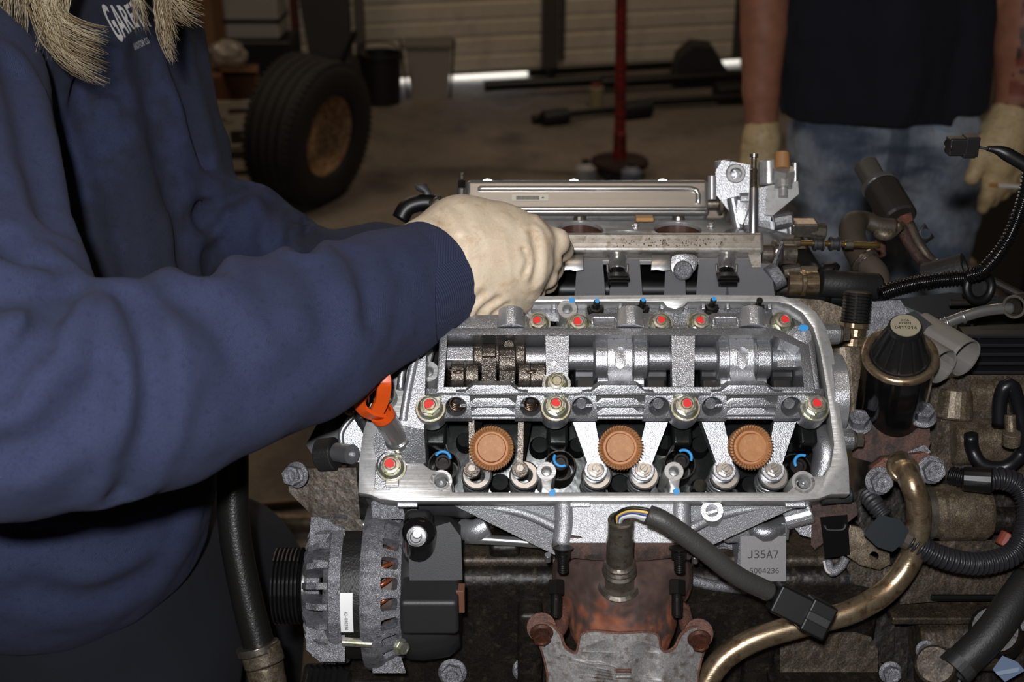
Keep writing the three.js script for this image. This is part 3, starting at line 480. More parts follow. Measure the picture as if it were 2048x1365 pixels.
// exhaust rockers reaching down to the valves
{
  const arm = (x0, x1, y0, y1, w0, w1, m) => { const a = E(x0, y0, 0.004), b = E(x1, y1, -0.004); return part(carrier, 'exhaust_rocker', [hull([V(a.x - w0, a.y, a.z), V(a.x + w0, a.y, a.z), V(b.x - w1, b.y, b.z), V(b.x + w1, b.y, b.z), V(a.x - w0, a.y, a.z - 0.012), V(a.x + w0, a.y, a.z - 0.012), V(b.x - w1, b.y, b.z - 0.008), V(b.x + w1, b.y, b.z - 0.008)])], m); };
  for (const [x0, x1, dark] of [[943, 944, 1], [1042, 1040, 1], [1166, 1192, 0], [1316, 1287, 0], [1424, 1450, 0], [1572, 1548, 0]]) {
    const w = dark ? 0.0022 : 0.0088, m = dark ? mOilSteel : mAl, a = arm(x0, x1, 838, 930, w, dark ? 0.0022 : 0.0062, m);
    if (dark) { const q = E(x1 + 14, 880, -0.01), q2 = E(x1 + 6, 935, -0.012); part(a, 'web', [hull([E(x0 + 2, 840, -0.006), E(x0 + 22, 840, -0.012), q2, E(x1 + 2, 935, -0.01), E(x0 + 2, 840, -0.014), E(x0 + 22, 840, -0.02), V(q2.x, q2.y, -0.02)])], mBlackSteel); }
    const p = E(x1, 938, -0.002), dx = dark ? 0.0022 : 0;
    part(a, 'spring_retainer', [lathe([[0.006, -0.001], [0.0068, 0], [0.0104, 0], [0.0116, -0.001], [0.012, -0.004], [0.011, -0.008], [0.005, -0.008], [0.006, -0.001]], N, V(p.x + dx + 0.0012, p.y - 0.0028, -0.0105), 36)], mSteel);
    part(a, 'valve_spring', [spring(V(p.x + dx, p.y - 0.004, -0.05), N, 0.009, 0.0018, 4, 0.03)], mSteel);
    if (!dark) part(a, 'arm_end', [lathe([[0.0086, -0.009], [0.0092, -0.0075], [0.0092, -0.0035], [0.0085, -0.0026], [0, -0.0026]], N, p, 30)], mAlBright);
    part(a, 'lock_nut', [lathe([[0.0066, -0.006], [0.0066, -0.0022], [0.0062, -0.0018], [0, -0.0018]], N, p, 24), toCreasedNormals(new THREE.CylinderGeometry(0.0051, 0.0051, 0.003, 6).rotateX(Math.PI / 2).translate(p.x, p.y, p.z - 0.0008), 0.3)], dark ? mOilSteel : mSteel);
    const tw = rnd(0.4, 1.2), slot = rbox(0.01, 0.0009, 0.003, V(p.x, p.y, p.z + 0.0026), 0.0001, N, V(Math.cos(tw), Math.sin(tw), 0));
    part(a, 'adjuster_screw', [carve(rod(V(p.x, p.y, p.z - 0.002), V(p.x, p.y, p.z + 0.0026), 0.003, 0.003, 18), [slot])], mSteel);
  }
}
// ---------------------------------------------------------------- brown paper caps over the spark plug wells
{
  const cap = (x, y, ix, iy, tilt, label) => {
    const p = E(x, y, 0.008), t = thing('plug_well_cap', label, 'cap', V(p.x, p.y, -0.02), { tilted: true, group: 'brown caps over the spark plug wells' });
    const n = 132, dir = V(tilt[0], tilt[1], 1).normalize(), R = 0.0168, r = 0.0108, g = [];
    const pos = [], idx = [], prof = [[0, 0.0], [r * 0.6, 0.0002], [r * 0.97, 0], [r * 1.0, -0.0012], [r * 1.04, -0.004], [r * 1.18, -0.004], [R * 0.86, 0.001], [R * 0.93, 0.0022], [R * 1.0, 0.0012], [R * 1.01, -0.001], [R * 0.97, -0.005], [R * 0.9, -0.014]];
    prof.forEach(([rr, z], k) => { for (let i = 0; i < n; i++) { const a = i / n * 6.28318, f = (k >= 7 && k <= 10 ? 1 + 0.014 * (i % 3 < 2 ? 1 : -1) : 1), q = rr * f, off = clamp(1 - rr / R, 0, 1); pos.push(q * Math.cos(a) + ix * off, q * Math.sin(a) + iy * off, z); } });
    for (let k = 0; k < prof.length - 1; k++) for (let i = 0; i < n; i++) { const a = k * n + i, b = k * n + (i + 1) % n; idx.push(a, a + n, b, b, a + n, b + n); }
    const ge = new THREE.BufferGeometry(); ge.setAttribute('position', new THREE.Float32BufferAttribute(pos, 3)); ge.setIndex(idx); ge.computeVertexNormals();
    part(t, 'cup', [orient(toCreasedNormals(ge, 0.6), dir, p)], mCap);
    const pl = []; for (let i = 0; i < 44; i++) { const a = i / 44 * 6.283; pl.push(orient(new RoundedBoxGeometry(0.0024, 0.00035, 0.0035, 1, 0.0001), V(Math.cos(a) * 0.9, Math.sin(a) * 0.9, 0.5), V(0.0161 * Math.cos(a), 0.0161 * Math.sin(a), 0.0013), V(-Math.sin(a) * 0.2, Math.cos(a) * 0.2, 1))); }
    const pleat = part(t, 'pleats', [orient(mg(pl), dir, p)], M(0x5a3a22, 0.7)); pleat.userData.kind = 'stuff';
    return t;
  };
  cap(983, 897, 0, 0.0004, [0.02, -0.22], 'brown pleated cap over the plug well below the oily rockers');
  cap(1241, 896, 0, 0.0006, [0.0, -0.24], 'brown pleated cap over the middle plug well');
  cap(1502, 895, 0.0026, -0.0008, [0.14, -0.3], 'brown pleated cap over the plug well beside the EGR valve, tipped sideways');
}
// ---------------------------------------------------------------- dipstick
{
  const top = E(770, 838, 0.03), foot = E(800, 886, 0.006), t = thing('dipstick', 'orange loop-handled dipstick in a steel tube at the end of the head', 'dipstick', foot, { tilted: true });
  const dir = top.clone().sub(foot).normalize();
  part(t, 'tube', [pipe(foot.clone().addScaledVector(dir, -0.012), top, 0.0088, 0.0066), orient(new THREE.TorusGeometry(0.0092, 0.0014, 8, 24), dir, foot.clone().addScaledVector(dir, 0.004))], mSteel, 'shiny steel tube');
  part(t, 'stopper', [lathe([[0, -0.006], [0.0065, -0.006], [0.0068, 0.001], [0.0092, 0.002], [0.0095, 0.007], [0.0078, 0.0075], [0.006, 0.004], [0, 0.004]], dir, top, 24)], mOrange, 'orange cup');
  const w = (x, y, h) => E(x, y, h), loop = [w(765, 836, 0.036), w(738, 830, 0.044), w(720, 812, 0.05), w(722, 790, 0.058), w(745, 765, 0.064), w(764, 752, 0.066), w(768, 772, 0.062), w(764, 800, 0.052), w(752, 828, 0.044)];
  const c = curve(loop), g = new THREE.ExtrudeGeometry(new THREE.Shape([[-0.0014, -0.0052], [0.0014, -0.0052], [0.0014, 0.0052], [-0.0014, 0.0052]].map((q) => new THREE.Vector2(...q))), { steps: 60, extrudePath: c });
  part(t, 'loop_handle', [toCreasedNormals(g, 0.6)], mOrange, 'orange plastic loop');
  part(t, 'blade', [rod(foot, top, 0.0015)], mSteel);
}

// ---------------------------------------------------------------- fuel rails, intake and throttle housing behind the head
const P3 = (l) => l.map(([x, y, d]) => W(x, y, d));
const TILT = (deg) => V(0, Math.sin(deg * Math.PI / 180), Math.cos(deg * Math.PI / 180));        // a direction that leans back from the camera side
{ // lower intake: a flat plate with oval ports between the two banks
  const y0 = H(1250, 470, 1.245).y, base = H(1250, 470, 1.2), t = thing('intake_manifold', 'aluminium lower intake with open oval ports between the two fuel rails', 'intake', base);
  const o = [[985, 520], [980, 450], [1010, 442], [1420, 440], [1520, 452], [1590, 470], [1580, 500], [1500, 520]].map(([x, y]) => H(x, y, 1.245)), fl = (l) => l.map((p) => [p.x, -p.z]);
  const oval = (x, y, w, h) => { const a = H(x - w, y, 1.245), b = H(x + w, y, 1.245), c = H(x, y - h, 1.245), d = H(x, y + h, 1.245), cx = (a.x + b.x) / 2, cz = (c.z + d.z) / 2; return Array.from({ length: 28 }, (_, i) => { const k = i / 28 * 6.283; return [cx + (b.x - a.x) / 2 * Math.cos(k), -cz + (d.z - c.z) / 2 * Math.sin(k)]; }); };
  const ov = [[1065, 458, 44, 15], [1160, 460, 46, 18], [1252, 474, 52, 14], [1356, 459, 47, 16]].map((q) => oval(...q));
  const plate = extr(fl(o), -0.005, 0, 0.0012, ov).rotateX(-Math.PI / 2).translate(0, 1.245, 0);
  part(t, 'plate', [plate], mRail);
  ov.forEach((q) => { const g = extr(q.map(([a, b]) => { const c = q.reduce((s, v) => [s[0] + v[0] / q.length, s[1] + v[1] / q.length], [0, 0]); return [c[0] + (a - c[0]) * 1.08, c[1] + (b - c[1]) * 1.08]; }), -0.06, -0.004, 0.0005, [q]).rotateX(-Math.PI / 2).translate(0, 1.245, 0); part(t, 'runner', [g], M(0x4a2f26, 0.5, 0.3), 'brown-stained intake runner'); });
  part(t, 'plate_screw', [hexBolt(H(1272, 452, 1.245), V(0, 1, 0), 0.003)], mSteel); part(t, 'plate_screw', [hexBolt(H(1422, 454, 1.245), V(0, 1, 0), 0.003)], mSteel);
  part(t, 'gasket_clip', [rbox(0.017, 0.004, 0.01, H(1289, 437, 1.252), 0.001)], M(0xb98a58, 0.5));
  // flared plate around the tall stud
  const s = H(1505, 470, 1.248); part(t, 'stud_flare', [lathe([[0.004, 0.006], [0.007, 0.001], [0.03, -0.003], [0.032, -0.006]], V(0, 1, 0), s, 30)], mSteel);
  // runners and walls going down behind the head
  for (const [x, w] of [[1180, 0.028], [1252, 0.03], [1350, 0.02], [1425, 0.03], [1500, 0.045]]) part(t, 'port_casting', [hull([W(x - w * 900, 520, 1.115), W(x + w * 900, 520, 1.115), W(x - w * 1100, 592, 1.075), W(x + w * 1100, 592, 1.075), W(x - w * 900, 520, 1.16), W(x + w * 900, 520, 1.16), W(x - w * 1000, 592, 1.13), W(x + w * 1000, 592, 1.13)])], mPort);
  part(t, 'valley_cover', [rbox(0.34, 0.05, 0.14, W(1280, 560, 1.19), 0.01)], mBlack);
  part(t, 'rear_casting', [rbox(0.26, 0.04, 0.07, W(1200, 455, 1.27), 0.01)], mAl);
}
function fuelRail(name, label, a, b, hgt, dep, lean, build) { const c = a.clone().add(b).multiplyScalar(0.5), t = thing(name, label, 'fuel rail', c); const n = TILT(lean); build(t, c, n, a.distanceTo(b)); return t; }
fuelRail('fuel_rail', 'square-section silver fuel rail with dark speckled dirt beside the gloved hand', W(1110, 491, 1.11), W(1524, 491, 1.11), 0.018, 0.018, 40, (t, c, n, L) => {
  const m = M(0xffffff, 0.3, 0.75, { map: grimeTex([0xcfcac2, 0xbfb8ae, 0xa39a8c], 0.05, 301, { speck: 0.08, contrast: 1.6 }), bumpMap: brushed, bumpScale: 0.0001 });
  const r = part(t, 'rail_body', [rbox(L, 0.0185, 0.02, c, 0.0035, n, UX)], m);
  const sp = []; for (let i = 0; i < 90; i++) { const p = W(1340 + rnd(-70, 70) + rnd(-60, 60), 492 + rnd(-8, 10), 1.11), q = p.clone().sub(c), up = n.clone().cross(UX).negate(); sp.push(lathe([[0, 0.0003], [rnd(0.0003, 0.0008), 0]], n, c.clone().addScaledVector(UX, q.x).addScaledVector(up, clamp(q.dot(up), -0.007, 0.007)).addScaledVector(n, 0.0101), 6)); }
  part(r, 'dirt_specks', [sp], M(0x4a3a2a, 0.8), 'brown dirt specks').userData.kind = 'stuff';
  part(t, 'end_lobe', [hull([W(1495, 505, 1.108), W(1522, 505, 1.108), W(1522, 535, 1.105), W(1505, 535, 1.105), W(1495, 505, 1.13), W(1522, 505, 1.13), W(1522, 535, 1.125), W(1505, 535, 1.125)])], m);
  for (const x of [1235, 1453]) {
    const i = part(t, 'injector', [rod(W(x, 512, 1.112), W(x, 542, 1.104), 0.0078, 0.0078, 24), rod(W(x, 505, 1.114), W(x, 514, 1.111), 0.0088, 0.0088, 24)], mSteel);
    part(i, 'injector_body', [rod(W(x, 540, 1.104), W(x, 586, 1.094), 0.0072, 0.0066, 20), rbox(0.017, 0.013, 0.012, W(x + 2, 562, 1.088), 0.002), rbox(0.019, 0.004, 0.014, W(x + 2, 555, 1.086), 0.001)], mBlackGloss, 'black injector body');
    part(i, 'retaining_clip', [sweep(P3([[x - 20, 528, 1.096], [x - 19, 545, 1.094], [x - 10, 550, 1.092], [x + 10, 550, 1.092], [x + 19, 545, 1.094], [x + 20, 528, 1.096]]), 0.0011, 20, 6, 0.2)], mSteel);
  }
  for (const x of [1148, 1322]) part(t, 'clip_tab', [prism(P3([[x - 18, 511, 1.099], [x + 18, 511, 1.099], [x + 19, 540, 1.094], [x + 6, 543, 1.094], [x - 8, 540, 1.094], [x - 20, 541, 1.094]]), n.clone().multiplyScalar(0.0016), 0.0004)], mSteel);
  const bk = part(t, 'bracket', [prism(rounded(P3([[1344, 514, 1.1], [1392, 514, 1.1], [1392, 545, 1.095], [1382, 560, 1.093], [1365, 565, 1.092], [1348, 558, 1.093], [1342, 543, 1.095]]).map((p) => [p.x, p.y]), 4).map((q) => { const z = W(1365, 514, 1.1).z; return V(q.x, q.y, z + (W(1365, 514, 1.1).y - q.y) * 0.3); }), V(0, 0.002, 0.0035), 0.0005)], mAl);
  part(bk, 'bracket_bolt', [hexBolt(W(1366, 541, 1.087), V(0, 0.4, 0.9), 0.0072, { flange: 1.2, tall: 0.5 })], mOldAl);
  // feed end: beaded stub pipe
  const p0 = W(1522, 508, 1.112), p1 = W(1592, 508, 1.112);
  part(t, 'feed_stub', [lathe([[0, 0], [0.0085, 0], [0.009, 0.0005], [0.009, 0.009], [0.0125, 0.0105], [0.0128, 0.0125], [0.0095, 0.014], [0.0098, 0.016], [0.0115, 0.017], [0.0095, 0.0185], [0.009, 0.021], [0.009, 0.031], [0.0075, 0.0315], [0.0075, 0.02]], UX, p0, 28)], mPipe);
  part(t, 'stub_flange', [prism(P3([[1540, 540, 1.1], [1556, 480, 1.1], [1566, 490, 1.1], [1562, 545, 1.1], [1570, 580, 1.095], [1545, 585, 1.095]]), V(0.002, 0, 0.002), 0.0005)], mOldAl);
});
fuelRail('fuel_rail', 'long silver pressed fuel rail with a barcode sticker behind the intake ports', W(932, 402, 1.235), W(1416, 398, 1.235), 0.034, 0.02, 35, (t, c, n, L) => {
  const up = n.clone().cross(UX).negate(); if (up.y < 0) up.negate();
  const m = M(0xb8b4ae, 0.28, 0.8, { bumpMap: brushed, bumpScale: 0.00004 }), sw = (a, b) => c.clone().addScaledVector(UX, a).addScaledVector(up, b).addScaledVector(n, 0.0105);
  const b = part(t, 'rail_body', [rbox(L, 0.037, 0.02, c, 0.005, n, UX)], m);
  const w = L / 2 - 0.012, hh = 0.0085; part(b, 'pressed_bead', [sweep([sw(-w, hh), sw(w * 0.9, hh), sw(w, hh * 0.6), sw(w + 0.001, 0), sw(w, -hh * 0.8)], 0.0028, 50, 8, 0.15)], m); part(b, 'pressed_bead', [sweep([sw(-w - 0.004, -hh - 0.004), sw(w + 0.008, -hh - 0.004)], 0.0026, 20, 8)], m);
  const bar = document.createElement('canvas'); bar.width = 256; bar.height = 64; const g = bar.getContext('2d'); g.fillStyle = '#cfc8b8'; g.fillRect(0, 0, 256, 64); g.fillStyle = '#1c1a17'; seed = 91; for (let x = 30; x < 190;) { const q = rnd(2, 7); g.fillRect(x, 14, q * 0.6, 38); x += q; } g.fillRect(210, 26, 16, 12);
  sticker(b, 'barcode_sticker', bar, sw(-0.057, -0.001).addScaledVector(n, 0.0003), n, UX, 0.036, 0.0066);
  for (const x of [975, 1148, 1325]) part(t, 'edge_tab', [rod(W(x, 378, 1.245), W(x, 376, 1.232), 0.0095, 0.0095, 22)], mSteel);
  for (const [x, y] of [[1160, 440], [1357, 440]]) part(t, 'injector_top', [rod(W(x, 445, 1.235), W(x, 430, 1.235), 0.0065)], mPipe);
  const p0 = W(1414, 408, 1.225); part(t, 'feed_stub', [lathe([[0, 0], [0.007, 0], [0.0072, 0.01], [0.0118, 0.0115], [0.0118, 0.0145], [0.0078, 0.016], [0.0098, 0.0175], [0.0078, 0.0195], [0.0085, 0.022], [0.0085, 0.034], [0, 0.0345]], UX, p0, 26), rod(W(1462, 410, 1.22), W(1462, 455, 1.21), 0.005)], mPipe);
});
function sticker(parent, name, canvas, pos, n, xh, w, h, label) {
  const tx = new THREE.CanvasTexture(canvas); tx.colorSpace = THREE.SRGBColorSpace;
  const g = new THREE.BoxGeometry(w, h, 0.0003), mt = M(0xffffff, 0.5, 0, { map: tx }); orient(g, n, pos.clone().sub(offset.get(parent)), xh);
  const m = new THREE.Mesh(g, mt); m.name = name; m.userData.label = label ?? 'printed sticker'; parent.add(m); return m;
}
// tall studs
for (const [x, y0, y1, d, lab] of [[1508, 308, 462, 1.15, 'tall threaded stud standing in the flared plate by the throttle housing'], [924, 346, 402, 1.22, 'short threaded stud at the end of the pressed fuel rail']]) {
  const b = W(x - 2, y1 + (x > 1000 ? 14 : 20), d), u = W(x, y0, d - 0.002), L = b.distanceTo(u), dir = u.clone().sub(b), r = 0.0042, t = thing('stud', lab, 'stud', b);
  part(t, 'shank', [lathe([[0, 0], [r, 0], [r, L * 0.58], [r * 0.9, L * 0.6], [r * 0.9, L * 0.6]], dir, b, 18)], mSteel);
  const th = [[r * 0.85, L * 0.58]]; for (let i = 0; i < 14; i++) { const z = L * (0.59 + i * 0.0165); th.push([r * 0.98, z], [r * 0.78, z + L * 0.008]); } th.push([r * 0.7, L * 0.82], [r * 0.62, L * 0.84], [r * 0.62, L * 0.95], [r * 0.9, L * 0.955], [r * 0.9, L], [0, L]);
  part(t, 'thread', [lathe(th, dir, b, 18)], mPipe);
}
{ // throttle-side casting: sensor block, brown plug, rods
  const d = 1.2, b = W(1500, 470, d), t = thing('throttle_housing', 'bright cast sensor housing with a brown capped sensor and round drilled boss', 'housing', b), w = (x, y, q = 0) => W(x, y, d + q);
  const blk = (l, q0, q1, m = mAlBright, n = 'casting') => part(t, n, [hull(l.flatMap(([x, y]) => [w(x, y, q0), w(x, y, q1)]))], m);
  const hb = w(1472, 347, -0.004), hd = V(0, 0.35, 0.94); part(t, 'casting', [carve(hull([[1432, 340], [1445, 322], [1470, 324], [1500, 330], [1504, 380], [1500, 400], [1440, 400], [1428, 385]].flatMap(([x, y]) => [w(x, y, 0), w(x, y, 0.05)])), [rod(hb.clone().addScaledVector(hd, -0.026), hb.clone().addScaledVector(hd, 0.01), 0.0056, 0.0056, 24, 0.01)])], mAlBright);
  blk([[1440, 398], [1505, 398], [1505, 440], [1470, 440]], 0.005, 0.05);
  blk([[1535, 372], [1596, 362], [1598, 388], [1545, 432], [1530, 430]], -0.012, 0.02, mRail, 'bracket');
  blk([[1500, 380], [1545, 370], [1540, 470], [1500, 470]], 0.0, 0.04, mAl);
  blk([[1480, 438], [1575, 445], [1580, 475], [1450, 475]], 0.0, 0.05, mAl);
  part(t, 'drilled_boss', [lathe([[0.0052, -0.012], [0.0058, 0], [0.0085, 0.0005], [0.0095, -0.002], [0.0098, -0.014]], V(0, 0.35, 0.94), hb, 26), ], mRail); 
  part(t, 'boss_bore', [lathe([[0.0018, 0.002], [0.0032, 0.002], [0.0036, 0]], V(0, 0.35, 0.94), hb.clone().addScaledVector(V(0, 0.35, 0.94), -0.02), 20)], mSteel);
  part(t, 'port_neck', [rod(w(1448, 345, 0.012), w(1446, 322, 0.012), 0.009)], mAlBright); part(t, 'port_neck', [rod(w(1480, 470, 0.0), w(1465, 395, -0.002), 0.0062)], mAl);
  part(t, 'lever_pin', [rod(w(1424, 400, 0.0), w(1424, 352, 0.0), 0.0042)], mRail);
  part(t, 'post', [rod(w(1538, 372, 0.012), w(1538, 322, 0.012), 0.0105)], mRail); part(t, 'post', [rod(w(1590, 372, 0.02), w(1590, 326, 0.02), 0.004)], mSteel);
  const s = part(t, 'sensor', [toCreasedNormals(orient(new THREE.CylinderGeometry(0.0112, 0.0112, 0.0125, 6).rotateX(Math.PI / 2), V(0, 1, 0.1), w(1566, 350, -0.01)), 0.3), rod(w(1566, 378, -0.012), w(1566, 360, -0.01), 0.0088), rod(w(1566, 395, -0.014), w(1566, 378, -0.012), 0.0048)], mRail);
  part(s, 'sensor_cap', [rod(w(1564, 338, -0.01), w(1564, 305, -0.008), 0.0078, 0.0072, 20)], M(0x9a6f45, 0.5), 'brown plastic cap');
  part(t, 'linkage', [prism([w(1475, 400, -0.01), w(1500, 400, -0.01), w(1496, 425, -0.012), w(1486, 450, -0.014), w(1478, 446, -0.014), w(1472, 420, -0.012)], V(0, 0.001, 0.002), 0.0004), rod(w(1478, 398, -0.008), w(1498, 398, -0.008), 0.006)], mAlBright);
  part(t, 'pipe_neck', [rod(w(1545, 445, 0.0), w(1582, 438, 0.0), 0.009), rod(w(1578, 425, 0), w(1582, 470, 0), 0.004)], mAl);
  part(t, 'outlet_stub', [rbox(0.026, 0.014, 0.02, w(1606, 456, 0), 0.002), rod(w(1618, 462, 0), w(1650, 466, 0), 0.009)], mPipe);
}
{ // brass vacuum line with two rubber collars
  const t = thing('vacuum_line', 'thin brass line with ribbed rubber collars reaching over the fuel rail end', 'pipe', W(1580, 488, 1.13)), w = (x, y, q = 0) => W(x, y, 1.13 + q);
  part(t, 'line', [sweep([w(1560, 486), w(1640, 487), w(1700, 489), w(1760, 491)], 0.0028, 20, 10)], mGold);
  for (const x of [1636, 1668]) part(t, 'collar', [lathe([[0, 0], [0.006, 0], [0.0066, 0.001], [0.0066, 0.0025], [0.0056, 0.003], [0.0056, 0.0075], [0.0066, 0.008], [0.0066, 0.0095], [0, 0.01]], UX, w(x - 10, 488), 20)], mPlasticGrey);
  part(t, 'sleeve', [rod(w(1564, 486), w(1600, 486), 0.0042), rod(w(1690, 489), w(1706, 489), 0.0045)], mPipe);
}
{ // black cable bracket standing behind the working hand
  const b = W(835, 430, 1.24), t = thing('cable_bracket', 'black plastic cable bracket sticking up behind the gloved hand', 'bracket', b);
  part(t, 'arm', [sweep(P3([[800, 440, 1.24], [815, 415, 1.24], [850, 405, 1.24], [880, 410, 1.24]]), 0.009, 16, 10)], mBlack);
  part(t, 'hook', [extrW([[828, 370], [852, 366], [862, 385], [868, 412], [848, 415], [846, 385], [832, 380]], 1.235, 0.006)], mBlack);
  part(t, 'nipple', [rod(W(866, 412, 1.23), W(880, 398, 1.225), 0.006, 0.004)], mPipe);
}

// ---------------------------------------------------------------- engine block below the head
{
  const b = W(1180, 1500, 1.12), t = thing('engine_block', 'greasy dark engine block below the front cylinder head', 'engine block', b);
  part(t, 'block_casting', [rbox(0.46, 0.3, 0.2, W(1180, 1290, 1.15), 0.012)], mGreaseDark);
  part(t, 'deck', [rbox(0.4, 0.03, 0.13, W(1210, 1060, 1.07), 0.006)], mGrease);
  for (const [x, y, w, h, d] of [[1010, 1180, 60, 260, 1.04], [1060, 1290, 50, 200, 1.02], [950, 1260, 40, 300, 1.05], [1440, 1290, 70, 240, 1.05], [1510, 1330, 60, 160, 1.04], [1400, 1190, 50, 120, 1.05]]) part(t, 'cast_rib', [rbox(w * d / FPX, h * d / FPX, 0.03, W(x, y, d), 0.005)], mGreaseDark);
  for (const [x, y, r] of [[1055, 1215, 0.011], [905, 1345, 0.009], [1440, 1100, 0.012], [1050, 1340, 0.008]]) part(t, 'core_plug', [hexBolt(W(x, y, 1.03), V(0, 0.3, 0.95), r, { tall: 0.6 })], mOldAl);
  // knock-sensor wire tubes and steel pipes under the head
  part(t, 'coolant_pipe', [sweep(P3([[930, 1078, 1.0], [1010, 1082, 1.0], [1108, 1090, 1.0]]), 0.0042, 16, 10)], mSteel); part(t, 'coolant_pipe', [sweep(P3([[960, 1130, 1.02], [1000, 1134, 1.02], [1100, 1140, 1.02]]), 0.006, 16, 10)], mPipe);
  part(t, 'coolant_pipe', [sweep(P3([[1380, 1160, 1.0], [1430, 1172, 1.0], [1530, 1182, 1.01]]), 0.0045, 16, 10)], mOldAl);
  part(t, 'water_outlet', [sweep(P3([[925, 1060, 1.01], [950, 1062, 1.0], [975, 1050, 1.0]]), 0.009, 12, 12)], mAlBright); part(t, 'water_outlet', [sweep(P3([[1495, 1050, 1.0], [1530, 1066, 0.99], [1570, 1050, 1.0]]), 0.008, 12, 12)], mAl);
  part(t, 'head_lug', [prism(P3([[1395, 1050, 1.0], [1575, 1040, 1.0], [1572, 1076, 1.0], [1450, 1082, 1.0]]), V(0, 0.004, 0.01), 0.001)], mAl);
  // stamped pad with the engine number
  const pad = part(t, 'number_pad', [prism(P3([[1478, 1078, 0.99], [1572, 1066, 0.99], [1572, 1166, 0.985], [1558, 1170, 0.985], [1530, 1166, 0.985], [1478, 1160, 0.985]]), V(0, -0.006, -0.03), 0.0012)], mOldAl, 'bare pad stamped J35A7 5004236');
  const cv = document.createElement('canvas'); cv.width = 512; cv.height = 512; const g = cv.getContext('2d'); g.fillStyle = '#828080'; g.fillRect(0, 0, 512, 512); seed = 5; for (let i = 0; i < 5000; i++) { const k = Math.floor(rnd(100, 165)); g.fillStyle = `rgb(${k},${k - 2},${k - 4})`; g.fillRect(rnd(0, 512), rnd(0, 512), 3, 3); }
  g.fillStyle = '#3f3c39'; g.font = 'bold 118px monospace'; g.textAlign = 'center'; g.fillText('J35A7', 256, 250, 480); g.font = 'bold 80px monospace'; g.fillText('5004236', 270, 420, 460);
  const cx = new THREE.CanvasTexture(cv); cx.colorSpace = THREE.SRGBColorSpace;
  const n = V(0, Math.sin(0.43), Math.cos(0.43)), p = W(1526, 1118, 0.9865);
  const mesh = new THREE.Mesh(orient(new THREE.BoxGeometry(0.0365, 0.0365, 0.0008), n, p.clone().sub(offset.get(t)), UX), M(0xffffff, 0.5, 0.4, { map: cx })); mesh.name = 'stamped_number'; mesh.userData.label = 'stamped characters J35A7 5004236'; pad.add(mesh);
}
{ // stand under the engine, mostly below the frame
  const b = V(0.06, 0, -0.86), t = thing('engine_cradle', 'steel tube cradle carrying the engine', 'stand', b);
  for (const x of [-0.08, 0.48]) for (const z of [-1.12, -0.78]) part(t, 'leg', [rod(V(x, 0, z), V(x, 0.725, z), 0.022)], mPost);
  part(t, 'deck', [rbox(0.64, 0.03, 0.5, V(0.2, 0.735, -0.95), 0.006)], mPost);
}
